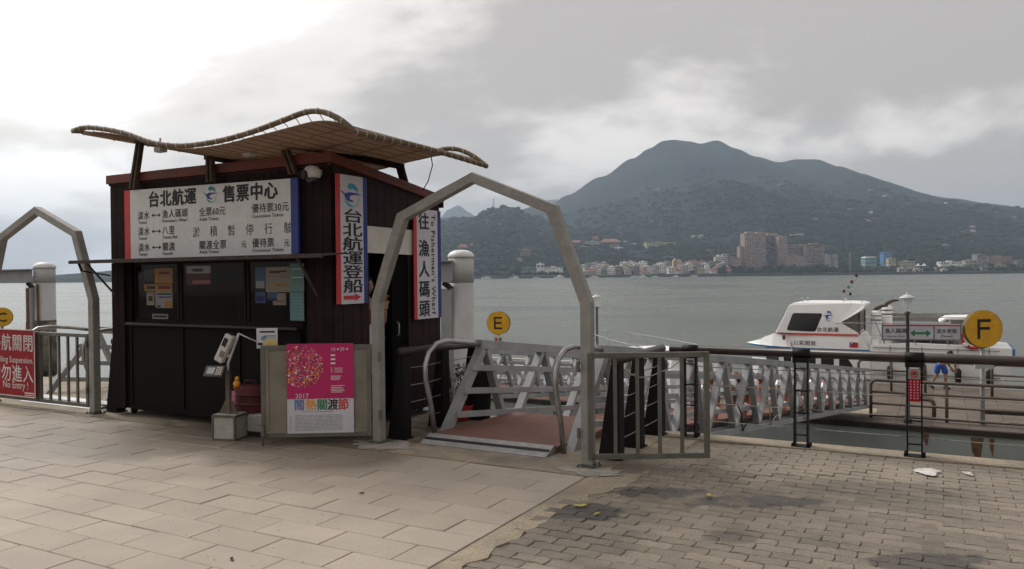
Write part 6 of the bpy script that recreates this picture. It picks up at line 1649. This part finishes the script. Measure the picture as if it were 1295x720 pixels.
FM = {'pink': mat('tower_pink', (0.40, 0.285, 0.235), (0.33, 0.235, 0.195), scale=0.05, grain=0.15, gscale=0.4), 'recess': mat('tower_recess', (0.12, 0.085, 0.085), scale=0.05), 'pinkw': mat('tower_pink_white', (0.50, 0.38, 0.34), scale=0.05, grain=.2, gscale=.4),
      'brown': mat('slab_brown_grey', (0.30, 0.235, 0.21), scale=0.05, grain=.15, gscale=.4), 'white': mat('far_white', (0.55, 0.53, 0.50), scale=0.05), 'pinkl': mat('far_pale_pink', (0.40, 0.27, 0.24), scale=0.05),
      'bright': mat('far_bright_white', (0.85, 0.85, 0.83), scale=0.05), 'greyg': mat('far_grey_green', (0.24, 0.27, 0.23), scale=0.05), 'cream': mat('far_cream', (0.50, 0.42, 0.30), scale=0.05), 'creamy': mat('far_pale_yellow', (0.52, 0.50, 0.33), scale=0.05),
      'grey': mat('far_grey', (0.28, 0.27, 0.27), scale=0.05), 'beige': mat('far_beige', (0.58, 0.44, 0.28), scale=0.05), 'teal': mat('far_teal', (0.22, 0.40, 0.42), scale=0.05), 'blue': mat('far_blue', (0.08, 0.26, 0.52), scale=0.05), 'red': mat('far_red_roof', (0.30, 0.12, 0.08), scale=0.05)}
M_FWIN = mat('far_window', (0.035, 0.04, 0.05), scale=0.1, rough=0.3); M_FSLAB = mat('far_balcony_pale', (0.62, 0.55, 0.50), scale=0.05)
FAR = [
('apartment_tower', 'tallest pink-brown apartment tower across the river, left of the dark recess', 'apartment block', 477.1, 520.8, 13.1, 82.7, 1620, 30, 'pink', 20, 9, 'pink'),
('apartment_tower', 'narrow stepped wing at the left side of the pink-brown towers', 'apartment block', 468.8, 478.2, 13.2, 57.1, 1625, 22, 'pink', 12, 3, 'flat'),
('apartment_tower', 'dark recessed middle slab between the pink-brown towers', 'apartment block', 527.8, 553.0, 12.8, 80.0, 1640, 18, 'recess', 19, 5, 'pink'),
('apartment_tower', 'right-hand pink and white apartment tower with banded windows', 'apartment block', 546.1, 563.9, 14.0, 76.3, 1618, 28, 'pinkw', 19, 5, 'flat'),
('apartment_block', 'brown-grey slab block right of the pink towers', 'apartment block', 572.4, 606.8, 14.0, 58.2, 1640, 20, 'brown', 12, 8, 'flat'),
('apartment_block', 'low pink and white block standing before the brown-grey slab', 'apartment block', 559.2, 593.6, 12.9, 35.3, 1600, 16, 'pinkw', 6, 8, 'flat'),
('apartment_block', 'brown-grey tower block with a flat thin roof slab', 'apartment block', 602.9, 642.7, 12.7, 59.0, 1625, 26, 'brown', 13, 10, 'slab'),
('apartment_block', 'slim white block beside the brown-grey tower block', 'apartment block', 640.0, 651.7, 13.0, 37.2, 1615, 16, 'white', 7, 3, 'flat'),
('apartment_block', 'second slim white block, right of the first and apart from it', 'apartment block', 656.5, 666.2, 14.5, 37.1, 1615, 16, 'white', 7, 3, 'flat'),
('domed_building', 'white building with a small dome left of the apartment towers', 'building', 412.0, 426.4, 19.9, 35.9, 1600, 14, 'white', 4, 4, 'dome'),
('apartment_block', 'white stepped building joined to the domed building', 'building', 427.6, 438.1, 19.8, 40.6, 1602, 14, 'white', 5, 3, 'flat'),
('house_row', 'pale pink low row between the domed building and the towers', 'building', 439.8, 462.2, 19.7, 34.2, 1605, 14, 'pinkl', 3, 6, 'flat'),
('hill_block', 'brown-grey block alone on the wooded hill left of the arch leg', 'building', 0.0105, 0.0245, 0.0229, 0.009, 0, 20, 'brown', 4, 5, 'slab'),
('hill_house', 'small white house just below the lone hill block', 'house', 0.0065, 0.0135, 0.0179, 0.0035, 0, 10, 'white', 1, 3, 'flat'),
('white_hall', 'bright white square hall above the shore left of the arch leg', 'building', 49.1, 64.0, 15.2, 24.6, 1560, 16, 'bright', 1, 2, 'flat'),
('long_shed', 'long low grey-green shed beside the white hall', 'building', 19.4, 48.2, 9.2, 17.8, 1555, 14, 'greyg', 1, 5, 'flat'),
('long_shed', 'long thin white-roofed shed right of the white hall', 'building', 64.7, 100.6, 14.3, 17.4, 1560, 14, 'bright', 1, 5, 'flat'),
('temple', 'small temple with orange layered roofs on the wooded slope at the far left', 'temple', -0.0675, -0.0555, 0.0337, 0.007, 0, 14, 'cream', 2, 3, 'red'),
('temple', 'orange-roofed temple hall immediately right of the arch leg', 'temple', 0.0745, 0.0895, 0.0393, 0.005, 0, 14, 'cream', 1, 4, 'red'),
('temple', 'cream hall of the hillside temple group', 'temple', 0.0945, 0.1125, 0.0371, 0.0055, 0, 16, 'creamy', 2, 5, 'flat'),
('temple', 'tall red-roofed pavilion behind the cream temple hall', 'temple', 0.1025, 0.1105, 0.042, 0.007, 0, 12, 'red', 2, 2, 'red'),
('temple', 'long red-roofed hall at the right of the temple group', 'temple', 0.1135, 0.1375, 0.0379, 0.008, 0, 16, 'pinkl', 2, 6, 'red'),
('hill_house', 'grey square house below the long red-roofed hall', 'house', 0.1255, 0.1365, 0.0327, 0.005, 0, 12, 'grey', 2, 3, 'flat'),
('long_building', 'long cream school-like building on the slope above the village', 'building', 0.1705, 0.2075, 0.0348, 0.0055, 0, 16, 'creamy', 2, 12, 'flat'),
('hill_house', 'pair of thin white roofs right of the temple group', 'house', 0.1425, 0.1495, 0.0396, 0.0025, 0, 12, 'bright', 1, 2, 'flat'),
('hill_house', 'thin white roof just below and right of the pair of roofs', 'house', 0.1505, 0.1605, 0.037, 0.002, 0, 12, 'bright', 1, 2, 'flat'),
('church_tower', 'slender beige tower rising from the waterfront village', 'tower', 312.1, 320.5, 6.2, 27.6, 1530, 8, 'beige', 5, 1, 'cap'),
('factory_hall', 'teal-walled hall with a white rounded roof right of the towers', 'building', 719.7, 743.0, 17.0, 31.5, 1610, 20, 'teal', 2, 5, 'white'),
('blue_tower_block', 'bright blue tower-like block on the far bank', 'building', 762.2, 779.2, 18.3, 41.0, 1620, 18, 'blue', 4, 3, 'flat'),
('low_block', 'small cream block in front of the bright blue one', 'building', 764.8, 779.2, 17.3, 29.3, 1605, 12, 'creamy', 3, 3, 'flat'),
('market_hall', 'pale yellow hall with a thin arched roof near the white tent', 'building', 786.4, 816.8, 11.4, 22.6, 1600, 18, 'creamy', 2, 7, 'flat'),
('event_tent', 'white twin-peaked tent on the far bank', 'tent', 804.6, 828.2, 13.2, 18.7, 1570, 14, 'bright', 0, 0, 'tent'),
('pier_house', 'first white pier structure from the left on the right-hand shore', 'building', 739.1, 757.3, 0.3, 8.6, 1510, 8, 'white', 1, 3, 'flat'),
('pier_house', 'second white pier structure on legs below the white tent', 'building', 769.3, 784.4, -0.0, 6.8, 1510, 8, 'white', 1, 2, 'flat'),
('pier_house', 'third and rightmost white pier structure on the far shore', 'building', 822.2, 832.8, -0.5, 6.3, 1510, 8, 'white', 1, 2, 'flat'),
('long_shed', 'long thin white roof between tent and grey block', 'building', 868.0, 911.2, 15.4, 21.0, 1600, 16, 'bright', 1, 8, 'flat'),
('low_block', 'pale cream block left of the tall grey block', 'building', 920.5, 942.9, 11.7, 22.9, 1605, 14, 'creamy', 2, 4, 'flat'),
('grey_block', 'tall grey block near the right edge of the far bank', 'building', 941.6, 962.4, 8.2, 35.4, 1600, 18, 'grey', 6, 4, 'flat'),
('long_building', 'long pale pink building right of the grey block', 'building', 982.1, 1032.6, 19.5, 30.9, 1630, 18, 'pinkl', 3, 11, 'flat'),
('low_block', 'small cream block in front of the long pink building', 'building', 977.1, 994.5, 4.6, 14.1, 1590, 12, 'creamy', 2, 3, 'flat'),
('low_block', 'dull grey block at the right edge of the far bank', 'building', 1028.0, 1050.5, 7.5, 22.0, 1610, 16, 'grey', 3, 5, 'flat'),
('hill_house', 'small white villa on the hillside above the village', 'house', 0.2275, 0.2325, 0.0457, 0.0025, 0, 10, 'bright', 1, 2, 'flat'),
('hill_house', 'second small white villa, right of and level with the first', 'house', 0.2365, 0.2435, 0.0456, 0.0035, 0, 10, 'white', 1, 2, 'flat'),
('long_roof', 'long thin pale greenhouse roof on the slope behind the towers', 'roof', 0.3525, 0.3855, 0.0465, 0.002, 0, 8, 'bright', 1, 3, 'flat'),
('hill_house', 'tiny white house high on the slope above the temples', 'house', 0.1745, 0.1815, 0.0883, 0.002, 0, 12, 'grey', 1, 2, 'flat'),

]
def building(name, label, cat, x0, x1, z0, z1, Y, dep, mk, floors, bays, roof, group=None):
    gz = min(land(x0, Y), land(x1, Y), land((x0 + x1) / 2, Y + dep)) - 1.0
    zb = min(z0, max(gz, -2))
    cx_ = (x0 + x1) / 2; w = x1 - x0; H_ = z1 - zb
    t_ = thing(name, label, cat, cx_, Y, zb, quay=False, group=group)
    h0 = z0 - zb; fm = FM[mk]
    wl_ = MB(); rh = H_
    if roof == 'red': rh = h0 + (H_ - h0) * 0.45
    if roof == 'tent':
        tt = MB()
        for s in (-1, 1):
            c = s * w / 4; n = 10
            tt.lathe([(w / 3.6, h0), (w / 9, h0 + (H_ - h0) * .35), (w / 30, h0 + (H_ - h0) * .9), (0.05, H_)], (c, dep / 2, 0), 12)
        for s in (-1, 0, 1):
            for d_ in (0.1, 0.9): tt.box(s * w / 2.2 - .15, s * w / 2.2 + .15, dep * d_ - .15, dep * d_ + .15, 0, h0 + .3)
        tt.build('canopy', fm, t_); return t_
    wl_.box(-w / 2, w / 2, 0, dep, 0, rh); wl_.build('wall', fm, t_)
    if floors and bays:
        wn_ = MB(); fh = (rh - h0) / floors; bw = w / bays; sl = MB()
        for f_ in range(floors):
            z = h0 + f_ * fh
            for k_ in range(bays):
                if random.random() < 0.08: continue
                a = -w / 2 + k_ * bw; ww = random.uniform(0.42, 0.66)
                wn_.box(a + bw * (0.5 - ww / 2), a + bw * (0.5 + ww / 2), -0.08, 0.05, z + fh * 0.28, z + fh * 0.78)
                if floors > 5 and random.random() < 0.72: sl.box(a + bw * 0.1, a + bw * 0.9, -1.1, -0.085, z + fh * 0.02, z + fh * random.choice((0.12, 0.30, 0.36)))
        for f_ in range(floors):
            z = h0 + f_ * fh
            for k_ in range(max(1, int(dep / bw))):
                a = k_ * bw
                if a + bw < dep: wn_.box(-w / 2 - .05, -w / 2 + .05, a + bw * .25, a + bw * .75, z + fh * .28, z + fh * .78)
        if wn_.v: wn_.build('window', M_FWIN, t_, kind='stuff')
        if sl.v: sl.build('balcony', M_FSLAB, t_, kind='stuff')
    r_ = MB()
    if roof == 'red':
        d = H_ - rh; e_ = w * 0.06
        r_.add([(-w/2 - e_, -e_, rh), (w/2 + e_, -e_, rh), (w/2 + e_, dep + e_, rh), (-w/2 - e_, dep + e_, rh), (-w*0.3, dep/2, H_), (w*0.3, dep/2, H_)], [(0,1,5,4), (1,2,5), (2,3,4,5), (3,0,4), (0,3,2,1)])
        r_.build('roof', FM['red'], t_)
    elif roof == 'pink':
        r_.box(-w/2 - .4, w/2 + .4, -.4, dep + .4, rh, rh + 1.2); r_.box(-w*.38, -w*.05, 2, dep*.7, rh + 1.2, rh + 5.0); r_.box(w*.1, w*.42, 1, dep*.6, rh + 1.2, rh + 4.0); r_.build('roof', FM['pink'], t_)
    elif roof == 'slab':
        r_.box(-w/2 - 2, w/2 + 2, -2, dep + 2, rh + 0.4, rh + 1.3); r_.box(-w*.2, w*.2, dep*.3, dep*.6, rh, rh + 4); r_.build('roof', FM['pinkl'], t_)
    elif roof == 'dome':
        r_.lathe([(w*.3, rh - .5), (w*.28, rh + 1.5), (w*.2, rh + 3.2), (w*.08, rh + 4.4), (.05, rh + 5)], (0, dep/2, 0), 14); r_.build('dome', FM['white'], t_)
    elif roof == 'cap':
        r_.prism([(-w/2, rh), (w/2, rh), (0, rh + w*.6)], 1, 0, dep); r_.box(-w*.9, w*.9, dep*.2, dep*.8, rh*.28, rh*.36); r_.build('roof', FM['cream'], t_)
    elif roof == 'white':
        r_.prism([(-w/2 - 1, rh), (w/2 + 1, rh), (w*.35, rh + 1.8), (0, rh + 2.3), (-w*.35, rh + 1.8)], 1, -1, dep + 1); r_.build('roof', FM['bright'], t_)
    else:
        r_.box(-w/2 - .3, w/2 + .3, -.3, dep + .3, rh, rh + .6); r_.box(-w*.15, w*.1, dep*.3, dep*.6, rh + .6, rh + 2.4); r_.build('roof', fm, t_)
    return t_
random.seed(17)
for (nm, lab, cat, a, b_, c_, d_, Y, dep, mk, fl_, ba, rf_) in FAR:
    if not Y:      # stands on the slope: walk up the hillside until the ground reaches its height
        Y = 1560
        bc = (a + b_) / 2
        while Y < 5000 and land(bc * Y, Y) < 1.65 + c_ * Y: Y += 12
        a, b_, z0 = a * Y, b_ * Y, 1.65 + c_ * Y
        z1 = z0 + d_ * Y; dep = (b_ - a) * 0.6
    else: z0, z1 = c_, d_
    building(nm, lab, cat, a, b_, z0, z1, Y, dep, mk, fl_, ba, rf_)
# crowded waterfront village and scattered houses
random.seed(23)
VX = [(118, 175, 22), (172, 330, 64), (330, 425, 34)]
for xa, xb, n in VX:
    for i in range(n):
        w = random.uniform(7, 17); x = random.uniform(xa, xb); Y = random.uniform(1515, 1600); hgt = random.uniform(6, 12)
        z0 = max(land(x, Y), 0.5) + (Y - 1515) * 0.15
        building('village_house', 'small pale house in the crowded waterfront village across the river', 'house', x - w / 2, x + w / 2, z0, z0 + hgt, Y, random.uniform(8, 13), random.choice(['white', 'white', 'white', 'cream', 'creamy', 'cream', 'pinkl', 'bright', 'bright', 'bright', 'bright', 'greyg']), random.choice((2, 3, 3)), random.choice((3, 4)), random.choice(['flat'] * 7 + ['red']), 'houses of the waterfront village')
for i in range(26):
    x = random.uniform(-180, 1500); Y = random.uniform(1530, 1600)
    if 100 < x < 640: continue
    w = random.uniform(8, 20); z0 = land(x, Y)
    building('shore_house', 'low pale building among the trees on the far shore', 'house', x - w / 2, x + w / 2, z0 - .5, z0 + random.uniform(4, 7), Y, 10, random.choice(['white', 'grey', 'creamy', 'greyg', 'pinkl']), 1, 4, 'flat', 'low buildings along the far shore')
for i in range(46):
    x = random.uniform(-150, 2000); Y = random.uniform(1750, 3100); w = random.uniform(7, 22); z0 = land(x, Y)
    building('hillside_house', 'tiny pale house scattered on the wooded mountain slope', 'house', x - w / 2, x + w / 2, z0 - 1, z0 + random.uniform(4, 8), Y, 10, random.choice(['white', 'bright', 'grey', 'cream', 'greyg']), 1, 3, random.choice(['flat', 'flat', 'red']), 'houses scattered on the mountain slope')
# transmission mast on the left hill
ms = MB(); mx_, my_ = -60, 2700; mz = land(mx_, my_) - 2
for (a, b) in ((-2.5, -2.5), (2.5, -2.5), (2.5, 2.5), (-2.5, 2.5)): ms.bar((a, b, 0), (a * .15, b * .15, 38), 0.9, 0.9)
for k_ in range(8):
    z = k_ * 4.6; s_ = 2.5 * (1 - z / 42); ms.bar((-s_, -s_, z), (s_ * .9, -s_ * .9, z + 4.6), 0.5, 0.5); ms.bar((s_, -s_, z), (-s_ * .9, -s_ * .9, z + 4.6), 0.5, 0.5)
single(ms, 'radio_mast', FM['pinkl'], 'thin lattice radio mast on the crest of the left hill', 'mast', mx_, my_, mz, quay=False)
# woods: clumped crowns
def ico(sub=1):
    import bmesh
    bm = bmesh.new(); bmesh.ops.create_icosphere(bm, subdivisions=sub, radius=1.0)
    v = [tuple(x.co) for x in bm.verts]; f = [tuple(y.index for y in x.verts) for x in bm.faces]; bm.free(); return v, f
ICO = ico(2); ICO1 = ico(1)
random.seed(41)
wd = MB()
def crown(x, y, z, r, ht, base=ICO):
    sx = random.uniform(.8, 1.25); seed = random.uniform(0, 99)
    vs = []
    for (a, b, c) in base[0]:
        k_ = 1 + 0.38 * noise.noise(Vector((a * 1.7 + seed, b * 1.7, c * 1.7))) + 0.2 * noise.noise(Vector((a * 4 + seed, b * 4, c * 4)))
        vs.append((x + a * r * sx * k_, y + b * r * k_, z + ht * 0.45 + c * ht * 0.55 * k_))
    wd.add(vs, base[1])
for i in range(1500):       # along the shore
    x = random.uniform(-420, 1650); Y = random.uniform(1512, 1640)
    dens = noise.noise(Vector((x / 60, Y / 60, 2)))
    if dens < -0.1 and random.random() < 0.7: continue
    if 130 < x < 425 and Y < 1600 and random.random() < 0.9: continue
    if Y < 1530 and random.random() < 0.5: continue
    crown(x, Y, land(x, Y) - 1, random.uniform(3.5, 7), random.uniform(5, 10), ICO1)
for i in range(160):        # dark clump before the towers
    x = random.uniform(395, 760); Y = random.uniform(1520, 1590)
    hh = 7 + 7 * max(0, noise.noise(Vector((x / 35, 3, 2)))) + (6 if 500 < x < 620 or 395 < x < 460 else 0); crown(x, Y, land(x, Y) - 1, random.uniform(5, 9), hh * random.uniform(.8, 1.2))
for i in range(22000):       # lower slopes, a closed uneven canopy
    x = random.uniform(-750, 2300); Y = 1630 + 1700 * random.random() ** 1.5
    if noise.noise(Vector((x / 90, Y / 90, 7))) < -0.42 or random.random() < sst(2300, 3300, Y): continue
    s_ = 1 + (Y - 1600) / 2500
    crown(x, Y, land(x, Y) - 4 * s_, random.uniform(5, 8.5) * s_, random.uniform(6, 11) * s_, ICO1)
wo = wd.build('wooded_bank', mat('far_tree_foliage', (0.009, 0.017, 0.012), (0.019, 0.028, 0.019), scale=0.03, lo=.38, hi=.62, rough=0.95, spec=0.1, grain=.2, gscale=0.25), kind='stuff', label='dark green woods along the far shore and lower slopes')
# grass bank strip
gb = MB(); n = 90
for i in range(n):
    xa = lerp(-500, 1700, i / n); xb = lerp(-500, 1700, (i + 1) / n)
    gb.add([(xa, 1506, max(land(xa, 1506), -1) + .3), (xb, 1506, max(land(xb, 1506), -1) + .3), (xb, 1524, land(xb, 1524) + .5), (xa, 1524, land(xa, 1524) + .5)], [(0, 1, 2, 3)])
struct(gb, 'grassy_bank', mat('bank_grass', (0.085, 0.11, 0.04), (0.13, 0.12, 0.07), scale=0.04, rough=1, spec=.1))
# small boats moored below the far shore
def shore_boat(label, x, y, L_, s, kind):
    t_ = thing('moored_boat', label, 'boat', x, y, WATER, quay=False, rot=s, group='boats moored along the far shore')
    h = MB(); loft(h, [(-L_/2, .1, .3, 0.0, L_*.13), (-L_*.25, L_*.09, L_*.12, -.3, L_*.115), (L_*.45, L_*.09, L_*.12, -.3, L_*.10)]); h.build('hull', M_WHITE, t_)
    h = MB(); h.box(-L_*.15, L_*.3, -L_*.08, L_*.08, L_*.10, L_*.21); 
    if kind: h.box(-L_*.05, L_*.2, -L_*.07, L_*.07, L_*.21, L_*.28)
    h.build('cabin', M_WHITE, t_); h = MB(); h.box(-L_*.12, L_*.27, -L_*.082, L_*.082, L_*.14, L_*.18); h.build('window_band', M_GLASSD, t_)
BT = [(-46, 1440, 20, 0, 'long white cabin boat farthest left, right of the white pile cap'), (5, 1440, 18, 1, 'broad white boat, second from the left below the hills'), (45, 1435, 13, 0, 'small low white boat left of the arch leg'), (87, 1445, 21, 1, 'boat partly hidden behind the arch leg on the far shore'), (150, 1440, 17, 0, 'white boat just right of the arch leg on the far shore'),
      (222, 1440, 14, 0, 'white boat below the left end of the waterfront village'), (238, 1445, 17, 1, 'taller white boat below the waterfront village'), (262, 1448, 12, 0, 'low boat below the middle of the village'), (300, 1446, 12, 1, 'small boat below the church tower'), (335, 1450, 13, 0, 'small white boat right of the church tower')]
for (x, y, L_, kd, lab) in BT: shore_boat(lab, x, y, L_, random.uniform(-.3, .3), kd)

# ------------------------------------------------------------------ haze
hz = MB(); hz.box(-13100, 13100, -420, 13100, -9, 760)
ho = hz.build('haze', M_GREY, kind='stuff')
mh = bpy.data.materials.new('haze_air'); mh.use_nodes = True
t = mh.node_tree; t.nodes.clear(); o_ = t.nodes.new('ShaderNodeOutputMaterial'); pv__ = t.nodes.new('ShaderNodeVolumePrincipled')
pv__.inputs['Color'].default_value = (0.64, 0.80, 1.0, 1); pv__.inputs['Density'].default_value = 0.00013; pv__.inputs['Anisotropy'].default_value = 0.2
t.links.new(pv__.outputs[0], o_.inputs['Volume'])
ho.data.materials.clear(); ho.data.materials.append(mh)
